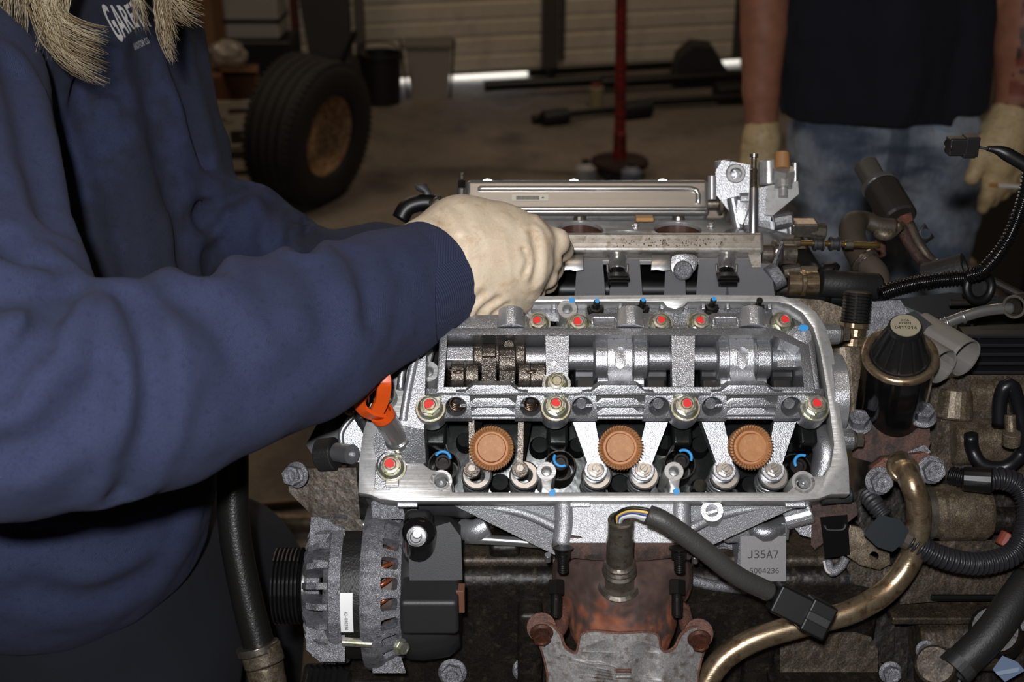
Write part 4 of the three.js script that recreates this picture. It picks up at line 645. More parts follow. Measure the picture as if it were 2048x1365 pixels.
// ---------------------------------------------------------------- alternator
{
  const d = 1.0, C = W(720, 1172, d), t = thing('alternator', 'grey finned alternator with ribbed black pulley and black plastic rear cover', 'alternator', W(720, 1330, d)), X = (x) => (x - 720) * d / FPX, at = (x, dy = 0, dz = 0) => C.clone().add(V(X(x), dy, dz)), R = (p) => p * d / FPX;
  const L = (pr, m, n, seg = 64) => part(t, n, [lathe(pr.map(([r, x]) => [R(r), X(x)]), UX, C, seg)], m);
  const pr = [[0, 545], [24, 545], [28, 550], [62, 552]]; for (let i = 0; i < 7; i++) pr.push([76, 554 + i * 8], [76, 557 + i * 8], [68, 559.5 + i * 8], [68, 560 + i * 8]); pr.push([72, 612], [40, 614], [0, 614]);
  const pu = part(t, 'pulley', [lathe(pr.map(([r, x]) => [R(r), X(x)]), UX, C, 48)], M(0x2a2a2a, 0.25, 0.7), 'ribbed black drive pulley');
  part(pu, 'pulley_hub', [lathe([[R(30), X(612)], [R(62), X(613)], [R(60), X(620)], [R(30), X(622)]], UX, C, 40)], mSteel);
  // front housing: nose ring with fins standing out of it
  L([[118, 664], [138, 666], [150, 678], [152, 690], [150, 700], [118, 700], [118, 664]], mOldAl, 'front_housing');
  L([[40, 618], [76, 620], [80, 626], [80, 650], [60, 650]], mOldAl, 'front_nose', 40);
  for (let i = 0; i < 24; i++) { const a = i / 24 * 6.283 + 0.1, c = Math.cos(a), s = Math.sin(a); part(t, 'front_fin', [hull([[70, 624], [112, 622], [140, 634], [152, 656], [152, 676], [90, 668]].flatMap(([r, x]) => [-1, 1].map((k) => at(x, R(r) * s + k * R(6) * c, R(r) * c - k * R(6) * s))))], mOldAl); }
  part(t, 'mount_ear', [hull([[612, 1250], [612, 1300], [640, 1325], [690, 1325], [690, 1260]].flatMap(([x, y]) => [W(x, y, 0.95), W(x, y, 0.99)]))], mOldAl);
  part(t, 'mount_ear', [hull([[622, 1035], [640, 1035], [690, 1060], [690, 1140], [628, 1130], [618, 1090]].flatMap(([x, y]) => [W(x, y, 0.965), W(x, y, 0.99)]))], mOldAl);
  // stator band and sticker
  L([[0, 684], [142, 684], [142, 748], [0, 748]], M(0x1d1c1b, 0.5, 0.3, { bumpMap: midGrain, bumpScale: 0.0003 }), 'stator_band');
  for (const y of [1284]) part(t, 'through_bolt', [rod(W(684, y, 0.945), W(745, y + 4, 0.945), 0.0035)], mZinc);
  part(t, 'through_bolt', [rod(W(690, 1052, 0.98), W(750, 1050, 0.98), 0.004)], mZinc);
  // rear housing: shell with real slots cut through it
  const shell = lathe([[R(130), X(736)], [R(160), X(738)], [R(164), X(744)], [R(164), X(764)], [R(150), X(790)], [R(138), X(815)], [R(110), X(818)], [R(110), X(800)], [R(130), X(780)], [R(148), X(752)], [R(130), X(736)]], UX, C, 72);
  const cuts = []; for (let i = 0; i < 24; i++) { const a = (i + 0.5) / 24 * 6.283; cuts.push(orient(new RoundedBoxGeometry(R(34), R(23), R(80), 2, R(6)), V(0.5, Math.sin(a), Math.cos(a)), at(788, R(140) * Math.sin(a), R(140) * Math.cos(a)), V(1, -0.5 * Math.sin(a), -0.5 * Math.cos(a)))); }
  part(t, 'rear_housing', [carve(shell, cuts)], mOldAl);
  for (let i = 0; i < 24; i++) { const a = (i + 0.5) / 24 * 6.283; part(t, 'winding', [sweep([at(760, R(118) * Math.sin(a - 0.08), R(118) * Math.cos(a - 0.08)), at(778, R(124) * Math.sin(a), R(124) * Math.cos(a)), at(796, R(112) * Math.sin(a + 0.12), R(112) * Math.cos(a + 0.12))], R(5), 8, 8)], M(0x8a4a2c, 0.35, 0.6), 'copper winding'); }
  part(t, 'winding_core', [lathe([[R(60), X(745)], [R(108), X(750)], [R(100), X(812)], [R(60), X(812)]], UX, C, 40)], M(0x4a3a30, 0.6));
  for (const [y, h] of [[1015, 24], [1325, 22]]) part(t, 'mount_ear', [hull([[742, y - h * 0.4], [760, y - h], [800, y - h * 0.8], [812, y + h], [745, y + h]].flatMap(([x, q]) => [W(x, q, 0.97), W(x, q, 1.03)]))], mOldAl);
  part(t, 'case_bolt', [hexBolt(W(800, 1294, 0.947), V(0.7, 0.2, 0.7), 0.005)], mZinc);
  // rear plastic cover
  L([[0, 812], [138, 812], [144, 822], [146, 850], [138, 900], [120, 922], [0, 926]], mPlasticGrey, 'rear_cover', 56);
  part(t, 'cover_shoulder', [hull([[815, 1070], [900, 1045], [922, 1075], [925, 1160], [820, 1175]].flatMap(([x, y]) => [W(x, y, 0.94), W(x, y, 1.0)]))], mPlasticGrey);
  part(t, 'connector_shroud', [rbox(0.044, 0.031, 0.05, W(862, 1198, 0.945), 0.004)], mPlasticGrey);
  part(t, 'plug', [rbox(0.0105, 0.018, 0.014, W(916, 1197, 0.938), 0.001), rbox(0.006, 0.014, 0.002, W(920, 1197, 0.93), 0.0005)], M(0x6b4636, 0.5), 'brown plug');
  const bt = part(t, 'terminal_boot', [rod(W(840, 1120, 0.965), W(838, 1062, 0.925), 0.0125, 0.0128, 26), rbox(0.022, 0.018, 0.02, W(836, 1048, 0.94), 0.006)], mBlackGloss, 'shiny black rubber terminal boot');
  part(bt, 'terminal_nut', [hexBolt(W(834, 1073, 0.9185), V(-0.05, 0.45, 0.9), 0.0072, { flange: 1.1, tall: 0.5 }), rod(W(834, 1072, 0.918), W(834, 1068, 0.909), 0.0034)], mSteel);
  const cv = document.createElement('canvas'); cv.width = 192; cv.height = 512; const g = cv.getContext('2d'); g.fillStyle = '#e6e6e4'; g.fillRect(0, 0, 192, 512); g.save(); g.translate(110, 250); g.rotate(Math.PI / 2); g.fillStyle = '#222'; g.font = 'bold 52px monospace'; g.fillText('H2-090394', -20, 16, 250); g.restore();
  const tx = new THREE.CanvasTexture(cv); tx.colorSpace = THREE.SRGBColorSpace;
  const lg = new THREE.CylinderGeometry(R(142.8), R(142.8), R(31), 24, 1, true, 0, R(80) / R(143)); { const uv = lg.attributes.uv; for (let i = 0; i < uv.count; i++) uv.setXY(i, uv.getY(i), 1 - uv.getX(i)); }
  lg.rotateZ(-Math.PI / 2); // axis along x
  { const th = Math.asin(clamp((C.y - W(706, 1225, 0.945).y) / R(142.8), -1, 1)); lg.applyMatrix4(new THREE.Matrix4().makeRotationX(0)); const bb = V(0, 0, 0), pA = lg.attributes.position; let m = V(0, 0, 0); for (let i = 0; i < pA.count; i++) m.add(bb.fromBufferAttribute(pA, i)); const ang = Math.atan2(m.y, m.z), want = Math.atan2(-Math.sin(th), Math.cos(th)); lg.rotateX(-(want - ang)); const cp = at(708).sub(offset.get(t)); lg.translate(cp.x, cp.y, cp.z); }
  const lm = new THREE.Mesh(lg, M(0xffffff, 0.5, 0, { map: tx, side: THREE.DoubleSide })); lm.name = 'sticker'; lm.userData.label = 'white sticker printed H2-090394'; t.add(lm);
}
{ // second ribbed pulley below, belt tensioner
  const c = W(645, 1400, 1.02), t = thing('idler_pulley', 'ribbed belt pulley just below the alternator', 'pulley', c), pr = [[0, 0], [0.02, 0]]; for (let i = 0; i < 6; i++) pr.push([0.026, 0.002 + i * 0.005], [0.0225, 0.0045 + i * 0.005]); pr.push([0.02, 0.034], [0, 0.034]);
  part(t, 'pulley', [lathe(pr, UX, c.clone().add(V(-0.012, 0.003, 0)), 40)], M(0x4a4a4a, 0.25, 0.8)); part(t, 'arm', [rbox(0.08, 0.06, 0.03, W(700, 1400, 1.06), 0.006)], mGreaseDark);
}
{ // greasy mount bracket, belt cover and silver side bracket at the timing end
  const t = thing('mount_bracket', 'greasy brown cast mount bracket above the alternator', 'bracket', W(650, 1070, 1.0));
  part(t, 'bracket_casting', [hull([[577, 955], [600, 938], [712, 936], [722, 1060], [700, 1078], [660, 1050], [628, 1035], [578, 985]].flatMap(([x, y]) => [W(x, y, 0.985), W(x, y, 1.03)]))], mGrease);
  part(t, 'bracket_foot', [hull([[660, 1040], [722, 1040], [735, 1075], [690, 1085]].flatMap(([x, y]) => [W(x, y, 0.97), W(x, y, 1.02)]))], mGrease);
  part(t, 'bracket_bolt', [rod(W(598, 958, 0.99), W(592, 952, 0.965), 0.006), hexBolt(W(594, 950, 0.975), V(-0.35, 0.4, 0.85), 0.0078, { tall: 1 })], mOldAl);
  const u = thing('timing_cover', 'black plastic timing cover at the end of the head', 'cover', W(670, 920, 1.05));
  part(u, 'cover_shell', [hull([[612, 890], [660, 800], [730, 740], [745, 900], [700, 930], [640, 935]].flatMap(([x, y]) => [W(x, y, 1.02), W(x, y, 1.1)]))], mBlack);
  part(u, 'rubber_mount', [rod(W(640, 912, 0.99), W(672, 908, 0.985), 0.0135, 0.0135, 22)], mRubber); part(u, 'mount_stud', [rod(W(634, 905, 0.985), W(648, 905, 0.985), 0.005)], mZinc);
  part(u, 'cover_lip', [sweep(P3([[725, 840, 0.98], [740, 870, 0.975], [765, 915, 0.965]]), 0.0045, 12, 8)], M(0x3a3b3d, 0.4, 0.5)); part(u, 'cover_lip', [sweep(P3([[705, 800, 1.0], [715, 820, 0.99], [728, 845, 0.98]]), 0.006, 12, 8)], M(0x3a3b3d, 0.4, 0.5));
  part(u, 'seal', [orient(new THREE.TorusGeometry(0.013, 0.002, 8, 24), V(0.3, 0.4, 0.8), W(712, 798, 0.985))], mBrass);
  const v = thing('cover_bracket', 'bright silver bracket with a bored boss beside the timing cover', 'bracket', W(700, 920, 0.99));
  part(v, 'web', [hull([[686, 860], [712, 825], [726, 838], [732, 895], [724, 925], [708, 925], [684, 895]].flatMap(([x, y]) => [W(x, y, 0.985), W(x, y, 1.0)]))], mAl);
  part(v, 'web_edge', [sweep(P3([[714, 822, 0.985], [684, 862, 0.982], [683, 890, 0.982]]), 0.0025, 12, 8)], mAl);
  part(v, 'bored_boss', [pipe(W(675, 905, 0.982), W(704, 909, 0.97), 0.0078, 0.0036), rod(W(676, 905, 0.982), W(698, 908, 0.973), 0.0038)], mAl);
}
// ---------------------------------------------------------------- exhaust: flange, converter, heat shield, oxygen sensor
{
  const t = thing('catalytic_converter', 'rust-brown catalytic converter bolted under the head outlet', 'exhaust', W(1245, 1370, 0.97));
  part(t, 'flange', [extrW([[1104, 1096], [1108, 1074], [1130, 1068], [1160, 1072], [1200, 1081], [1245, 1084], [1300, 1081], [1340, 1072], [1372, 1066], [1392, 1074], [1396, 1098], [1380, 1122], [1340, 1118], [1245, 1128], [1150, 1118], [1118, 1124]], 0.945, 0.014)], mRustDark);
  const noiseCol = (p) => { const q = fbm(p.x * 55, p.y * 55, p.z * 55, 4), y = (p.y - W(1245, 1200, 0.95).y) / 0.03 + q * 2.2 - 0.5 * Math.cos((p.x - W(1245, 0, 0.95).x) * 70); const base = new THREE.Color(0x5a463e).lerp(new THREE.Color(0x40312b), clamp(0.5 + q * 2, 0, 1)); const rust = new THREE.Color(0x8a5238).lerp(new THREE.Color(0x6b3d2c), clamp(0.5 + 2.2 * fbm(p.x * 90, p.y * 90, p.z * 90 + 5, 3), 0, 1)); return base.lerp(rust, smooth(-y, 0.0, 0.5)); };
  const f0 = chains([[{ p: W(1190, 1135, 0.985), r: 0.028 }, { p: W(1300, 1135, 0.985), r: 0.028 }], [{ p: W(1182, 1165, 0.985), r: 0.028 }, { p: W(1308, 1165, 0.985), r: 0.028 }], [{ p: W(1245, 1190, 0.965), r: 0.034 }, { p: W(1245, 1300, 0.965), r: 0.03 }], [{ p: W(1205, 1260, 0.965), r: 0.02 }, { p: W(1285, 1260, 0.965), r: 0.02 }]], 0.02);
  const f = (p) => f0(p) + fbm(p.x * 40, p.y * 40, p.z * 40, 3) * 0.003;
  const lo = W(1100, 1380, 0.99).add(V(0, 0, -0.08)), hi = W(1390, 1080, 0.99).add(V(0, 0, 0.12)); hi.y += 0.03; lo.y -= 0.03;
  const g = polygonise(f, V(lo.x, lo.y, W(1245, 1200, 1.02).z - 0.04), V(hi.x, hi.y, W(1245, 1200, 0.9).z + 0.06), 0.0022, (p) => noiseCol(p).toArray());
  part(t, 'converter_body', [g], M(0xffffff, 0.68, 0.2, { vertexColors: true, bumpMap: lumpBump, bumpScale: 0.0008 }), 'dark brown casting with an orange rust band');
  part(t, 'sensor_boss', [lathe([[0.02, -0.012], [0.018, 0], [0.0165, 0.003], [0.011, 0.004], [0, 0.004]], V(0, 0.75, 0.66), W(1238, 1172, 0.946), 26)], mRust);
  for (const [x, y, dx] of [[1126, 1098, -6], [1358, 1098, 4]]) {
    const s = part(t, 'stud', [rod(W(x, y + 5, 0.935), W(x + dx * 0.3, y + 48, 0.925), 0.0035), ...Array.from({ length: 9 }, (_, i) => orient(new THREE.TorusGeometry(0.0036, 0.0006, 5, 14), V(0, -1, 0.1), W(x + dx * 0.15, y + 12 + i * 4, 0.932 - i * 0.001)))], mBlackSteel);
    part(s, 'nut', [hexBolt(W(x, y - 2, 0.935), V(0, -0.95, 0.3), 0.0062, { flange: 1.25, tall: 1 })], mBlackSteel);
    const s2 = part(t, 'stud', [rod(W(x - 8 + dx, y + 84, 0.945), W(x - 8 + dx * 1.2, y + 138, 0.935), 0.0036), ...Array.from({ length: 10 }, (_, i) => orient(new THREE.TorusGeometry(0.0037, 0.0006, 5, 14), V(0, -1, 0.1), W(x - 8 + dx, y + 96 + i * 4, 0.942 - i * 0.0006)))], mBlackSteel);
    part(s2, 'nut', [rod(W(x - 8 + dx, y + 62, 0.945), W(x - 8 + dx, y + 92, 0.942), 0.0066, 0.0066, 6)], mBlackSteel);
  }
  for (const [x, y] of [[1096, 1116], [1390, 1118]]) part(t, 'locating_pin', [rod(W(x, y + 6, 0.955), W(x, y - 6, 0.95), 0.0026)], mSteel);
  // dark pockets on either side
  for (const x of [1130, 1365]) part(t, 'support_leg', [sweep(P3([[x, 1215, 0.975], [x + (x > 1200 ? 12 : -12), 1260, 0.95], [x + (x > 1200 ? 25 : -40), 1275, 0.94]]), 0.006, 12, 8)], mRust);
}
function extrW(l, d, thick, bevel = 0.0015) { return prism(l.map(([x, y]) => W(x, y, d)), AF.clone().multiplyScalar(thick), bevel); }
{
  const t = thing('heat_shield', 'pale rust-flecked heat shield with two raised arms around the converter', 'heat shield', W(1245, 1400, 0.95));
  const out = [[1062, 1248], [1100, 1250], [1120, 1268], [1130, 1295], [1152, 1308], [1158, 1292], [1162, 1272], [1178, 1264], [1240, 1268], [1300, 1266], [1316, 1274], [1320, 1296], [1330, 1306], [1350, 1296], [1362, 1272], [1380, 1258], [1410, 1256], [1412, 1290], [1402, 1320], [1394, 1360], [1388, 1420], [1105, 1420], [1096, 1350], [1088, 1315], [1078, 1285]];
  // sheet bent round the converter: each point set back by its distance from the middle
  const bend = (x) => 0.918 + Math.pow(Math.abs(x - 1242) / 175, 2) * 0.012, n = 60, sh = new THREE.Shape(rounded(out.map(([x, y]) => [x, -y]), 3).map((q) => new THREE.Vector2(q.x, q.y)));
  const tri = new THREE.ShapeGeometry(sh, 4); let fg = subdivide(plain(tri), 22); const fp = fg.attributes.position, bk = fg.clone(), bp = bk.attributes.position;
  for (let i = 0; i < fp.count; i++) { const x = fp.getX(i), y = -fp.getY(i), rib = 0.0035 * (smooth(x, 1178, 1186) - smooth(x, 1212, 1220) + smooth(x, 1268, 1276) - smooth(x, 1302, 1310)) * smooth(y, 1285, 1300), p = W(x, y, bend(x) + rib), q = W(x, y, bend(x) + rib + 0.0022); fp.setXYZ(i, p.x, p.y, p.z); bp.setXYZ(i, q.x, q.y, q.z); }
  fg = mergeVertices(fg, 1e-5); fg.deleteAttribute('normal'); fg.computeVertexNormals(); const bk2 = mergeVertices(bk, 1e-5); bk2.deleteAttribute('normal'); bk2.computeVertexNormals();
  const pts = sh.getPoints(4), edge = []; for (let i = 0; i < pts.length; i++) { const a = pts[i], b = pts[(i + 1) % pts.length]; const A = W(a.x, -a.y, bend(a.x)), B = W(b.x, -b.y, bend(b.x)); if (A.distanceTo(B) > 1e-5) edge.push(rod(A.clone().addScaledVector(AF, 0.0011), B.clone().addScaledVector(AF, 0.0011), 0.0014, 0.0014, 6)); }
  const s = part(t, 'shield_sheet', [fg, bk2], mShield); part(s, 'rolled_edge', [edge], mRust, 'rusty rolled edge');
  part(t, 'crease', [sweep(P3([[1232, 1342, 0.9185], [1262, 1342, 0.9185]]), 0.0018, 6, 6)], mRust); part(t, 'crease', [sweep(P3([[1230, 1354, 0.918], [1264, 1354, 0.918]]), 0.0018, 6, 6)], mShield);
  for (const [x, y] of [[1083, 1264], [1398, 1276]]) { part(t, 'washer', [lathe([[0.002, -0.006], [0.0105, -0.006], [0.011, -0.004], [0.011, -0.001], [0.009, 0], [0.009, 0.0015], [0, 0.0015]], V(0, 0.55, 0.83), W(x, y - 8, 0.928), 24)], mRust); part(t, 'shield_bolt', [hexBolt(W(x, y + 2, 0.92), V(0, -0.1, 1), 0.0066, { tall: 0.8 })], M(0xffffff, 0.5, 0.4, { map: mRust.map, color: 0xd8c8bc })); }
}
function subdivide(g, most) {      // splits long edges so that the sheet can bend
  let a = Array.from(g.attributes.position.array), out;
  for (let k = 0; k < 7; k++) { out = []; let done = true; for (let i = 0; i < a.length; i += 9) { const v = [0, 3, 6].map((j) => a.slice(i + j, i + j + 3)), L = [0, 1, 2].map((j) => Math.hypot(v[j][0] - v[(j + 1) % 3][0], v[j][1] - v[(j + 1) % 3][1])), m = L.indexOf(Math.max(...L)); if (L[m] < most) { out.push(...v.flat()); continue; } done = false; const p = v[m], q = v[(m + 1) % 3], r = v[(m + 2) % 3], c = p.map((t, i2) => (t + q[i2]) / 2); out.push(...p, ...c, ...r, ...c, ...q, ...r); } a = out; if (done) break; }
  const h = new THREE.BufferGeometry(); h.setAttribute('position', new THREE.Float32BufferAttribute(a, 3)); h.computeVertexNormals(); return h;
}
{
  const a = W(1238, 1172, 0.94), b = W(1241, 1040, 0.9), dir = b.clone().sub(a), L = dir.length(), t = thing('oxygen_sensor', 'steel oxygen sensor standing in the converter, its lead in a grey sleeve', 'sensor', a);
  part(t, 'hex_base', [toCreasedNormals(orient(new THREE.CylinderGeometry(0.0125, 0.0125, 0.012, 6).rotateX(Math.PI / 2), dir, a.clone().addScaledVector(dir, 0.08)), 0.3), lathe([[0.014, -0.004], [0.0165, 0], [0.0145, 0.0025], [0, 0.003]], dir, a, 24)], mPipe);
  part(t, 'ribbed_collar', [lathe([[0.0125, 0.014], [0.0132, 0.016], [0.0118, 0.018], [0.0126, 0.02], [0.0112, 0.0225], [0.0118, 0.0245], [0.0098, 0.027], [0, 0.027]], dir, a, 26)], mPipe);
  part(t, 'body', [lathe([[0.0098, 0.026], [0.0102, 0.028], [0.0102, L * 0.7], [0.0093, L * 0.73], [0.0093, L * 0.995], [0.0085, L], [0.007, L], [0.0068, L - 0.004], [0, L - 0.004]], dir, a, 28)], mPipe);
  const w = (x, y, d) => W(x, y, d);
  for (const [i, c] of [[0, 0x151515], [1, 0xd8b048], [2, 0x2f3d80], [3, 0xd8d8d4], [4, 0x9a9a98]]) { const o = (i - 2) * 4; part(t, 'lead_wire', [sweep([w(1236 + o * 0.5, 1046, 0.902), w(1240 + o, 1030 + i * 1.5, 0.897), w(1262 + o, 1018 + i * 4, 0.892 + i * 0.001), w(1285, 1018 + i * 5.5, 0.89 + i * 0.001), w(1312, 1026 + i * 5, 0.89)], 0.0013, 24, 8)], mWire(c)); }
  part(t, 'lead_sleeve', [sweep([w(1296, 1030, 0.888), w(1330, 1045, 0.885), w(1400, 1095, 0.89), w(1470, 1150, 0.9), w(1540, 1185, 0.915)], 0.0075, 40, 14)], M(0x3b3936, 0.5, 0, { bumpMap: midGrain, bumpScale: 0.0002 }), 'grey rubber sleeve');
  for (const [i, c] of [[0, 0xd8d8d0], [1, 0xd8b048], [2, 0x2f3d90]]) part(t, 'lead_wire', [sweep([w(1530, 1180 + i * 5, 0.912), w(1556 - i * 3, 1190 + i * 5, 0.911)], 0.0013, 6, 8)], mWire(c));
  const q = w(1600, 1219, 0.91), ax = w(1650, 1244, 0.91).sub(w(1550, 1194, 0.91)).normalize(), k = part(t, 'connector', [rbox(0.044, 0.022, 0.018, q, 0.002, AF.clone().negate(), ax), rbox(0.02, 0.026, 0.02, q.clone().addScaledVector(ax, 0.013), 0.002, AF.clone().negate(), ax)], mBlack, 'black plug connector');
  part(k, 'latch', [rbox(0.018, 0.007, 0.003, q.clone().addScaledVector(ax, 0.012).addScaledVector(AF, -0.0105), 0.001, AF.clone().negate(), ax)], mPlasticGrey);
}
{ // big black pipe between the mechanic and the engine, with its collar
  const t = thing('hoist_strut', 'smooth black round strut ending in a worn collar beside the mechanic', 'strut', W(540, 1400, 1.12));
  part(t, 'strut', [sweep(P3([[465, 800, 1.12], [466, 920, 1.12], [468, 1050, 1.12], [490, 1180, 1.12], [525, 1320, 1.12]]), 0.0142, 40, 20)], M(0x1f1e1c, 0.35, 0.2, { bumpMap: midGrain, bumpScale: 0.0002 }));
  part(t, 'collar', [sweep(P3([[520, 1296, 1.118], [530, 1330, 1.118]]), 0.0185, 8, 20), sweep(P3([[528, 1325, 1.118], [545, 1420, 1.118]]), 0.017, 8, 20)], mDirtyAl);
  part(t, 'clamp', [sweep(P3([[514, 1290, 1.118], [518, 1306, 1.118]]), 0.0195, 6, 20)], mPipe);
}
for (const [l, r, lab] of [[[[500, 1015, 1.6], [560, 1008, 1.6], [660, 1000, 1.6]], 0.007, 'thin steel bar low behind the alternator pulley'], [[[500, 1040, 1.65], [580, 1046, 1.65], [680, 1044, 1.65]], 0.014, 'thicker steel tube low behind the alternator pulley']]) { const p = l.map(([x, y]) => H(x, y, r * 1.7)), t = thing('steel_bar', lab, 'bar', p[0]); part(t, 'bar', [sweep(p, r * 1.7, 16, 12)], mDirtyAl); }

// ---------------------------------------------------------------- gearbox side of the engine
const hw = (l, q0, q1) => hull(l.flatMap(([x, y]) => [W(x, y, q0), W(x, y, q1)]));
{
  const t = thing('transmission', 'large dirty cast transmission case beside the engine', 'transmission', W(1900, 1500, 1.1));
  part(t, 'bell_housing', [hw([[1700, 990], [1760, 960], [2090, 940], [2110, 1450], [1580, 1450], [1560, 1250], [1690, 1180]], 1.07, 1.2)], mGreaseDark);
  part(t, 'upper_case', [hw([[1850, 780], [1900, 755], [2100, 750], [2100, 960], [1880, 970], [1850, 900]], 1.06, 1.2)], mGrease);
  part(t, 'case_barrel', [rod(W(1930, 790, 1.07), W(2100, 790, 1.07), 0.017, 0.017, 24)], mDirtyAl); part(t, 'case_barrel', [rod(W(1900, 885, 1.06), W(2100, 880, 1.06), 0.02, 0.02, 24)], mDirtyAl); part(t, 'case_neck', [rod(W(1906, 840, 1.06), W(1912, 780, 1.06), 0.016, 0.014, 20)], mDirtyAl);
  part(t, 'lower_cover', [hw([[1560, 1290], [1600, 1268], [1700, 1262], [1742, 1275], [1756, 1300], [1756, 1345], [1560, 1350]], 1.02, 1.06)], mGrease);
  part(t, 'cover_flange', [rbox(0.095, 0.008, 0.03, W(1650, 1356, 1.02), 0.002)], mGreaseDark);
  part(t, 'side_cover', [hw([[1800, 1085], [2000, 1080], [2030, 1130], [2030, 1190], [1800, 1210]], 1.02, 1.08)], mGrease);
  part(t, 'seam_flange', [rbox(0.13, 0.007, 0.03, W(1930, 1222, 1.03), 0.002)], mGrease); part(t, 'seam_flange', [rbox(0.085, 0.005, 0.004, W(1965, 1196, 1.018), 0.001)], mBlack);
  part(t, 'diff_barrel', [rod(W(1830, 1285, 1.04), W(2000, 1280, 1.04), 0.022, 0.026, 26)], mGrease);
  part(t, 'diff_lump', [rod(W(1875, 1345, 1.02), W(1870, 1330, 0.99), 0.019, 0.016, 20)], mGrease); part(t, 'diff_lump', [rod(W(1990, 1270, 1.05), W(1990, 1260, 1.0), 0.024, 0.02, 20)], mGreaseDark);
  part(t, 'case_rib', [hw([[1690, 1160], [1720, 1140], [1770, 1200], [1740, 1215]], 1.01, 1.06)], mDirtyAl); part(t, 'case_rib', [hw([[1620, 1180], [1660, 1170], [1725, 1215], [1640, 1230]], 1.03, 1.08)], mGreaseDark);
  part(t, 'pan_tab', [hw([[1690, 1130], [1740, 1110], [1790, 1140], [1760, 1180], [1710, 1170]], 1.0, 1.04)], mGrease);
  for (const [x, y, r] of [[1850, 1300, 0.006], [1780, 1345, 0.007], [1905, 1350, 0.006], [2035, 1240, 0.007]]) part(t, 'case_bolt', [hexBolt(W(x, y, 1.01), V(0, 0.3, 0.95), r)], mOldAl);
  for (const [x, y] of [[1700, 1255], [1725, 1330]]) part(t, 'mount_web', [hw([[x + 60, y - 20], [x + 90, y - 15], [x + 86, y + 80], [x + 62, y + 70]], 1.03, 1.1)], mGreaseDark);
}
{ // starter motor
  const t = thing('starter_motor', 'speckled cast starter motor under the harness bend', 'starter motor', W(1910, 1070, 1.0));
  part(t, 'body', [lathe([[0, 0], [0.019, 0], [0.0215, 0.002], [0.0215, 0.01], [0.0235, 0.012], [0.0235, 0.046], [0.021, 0.05], [0, 0.05]], UX, W(1852, 1025, 1.02), 30)], mDirtyAl);
  part(t, 'solenoid', [rod(W(1880, 985, 1.03), W(1965, 988, 1.03), 0.012)], mGrease); part(t, 'tail', [rod(W(1976, 1040, 1.03), W(2060, 1042, 1.03), 0.011)], mGreaseDark);
  part(t, 'end_band', [lathe([[0.018, 0], [0.0225, 0], [0.0225, 0.006], [0.018, 0.006]], UX, W(1846, 1025, 1.02), 28)], mPipe);
  part(t, 'cable_plug', [rod(W(2008, 1095, 1.0), W(2022, 1070, 1.0), 0.008)], M(0x7a3a28, 0.6), 'rust-red terminal');
}
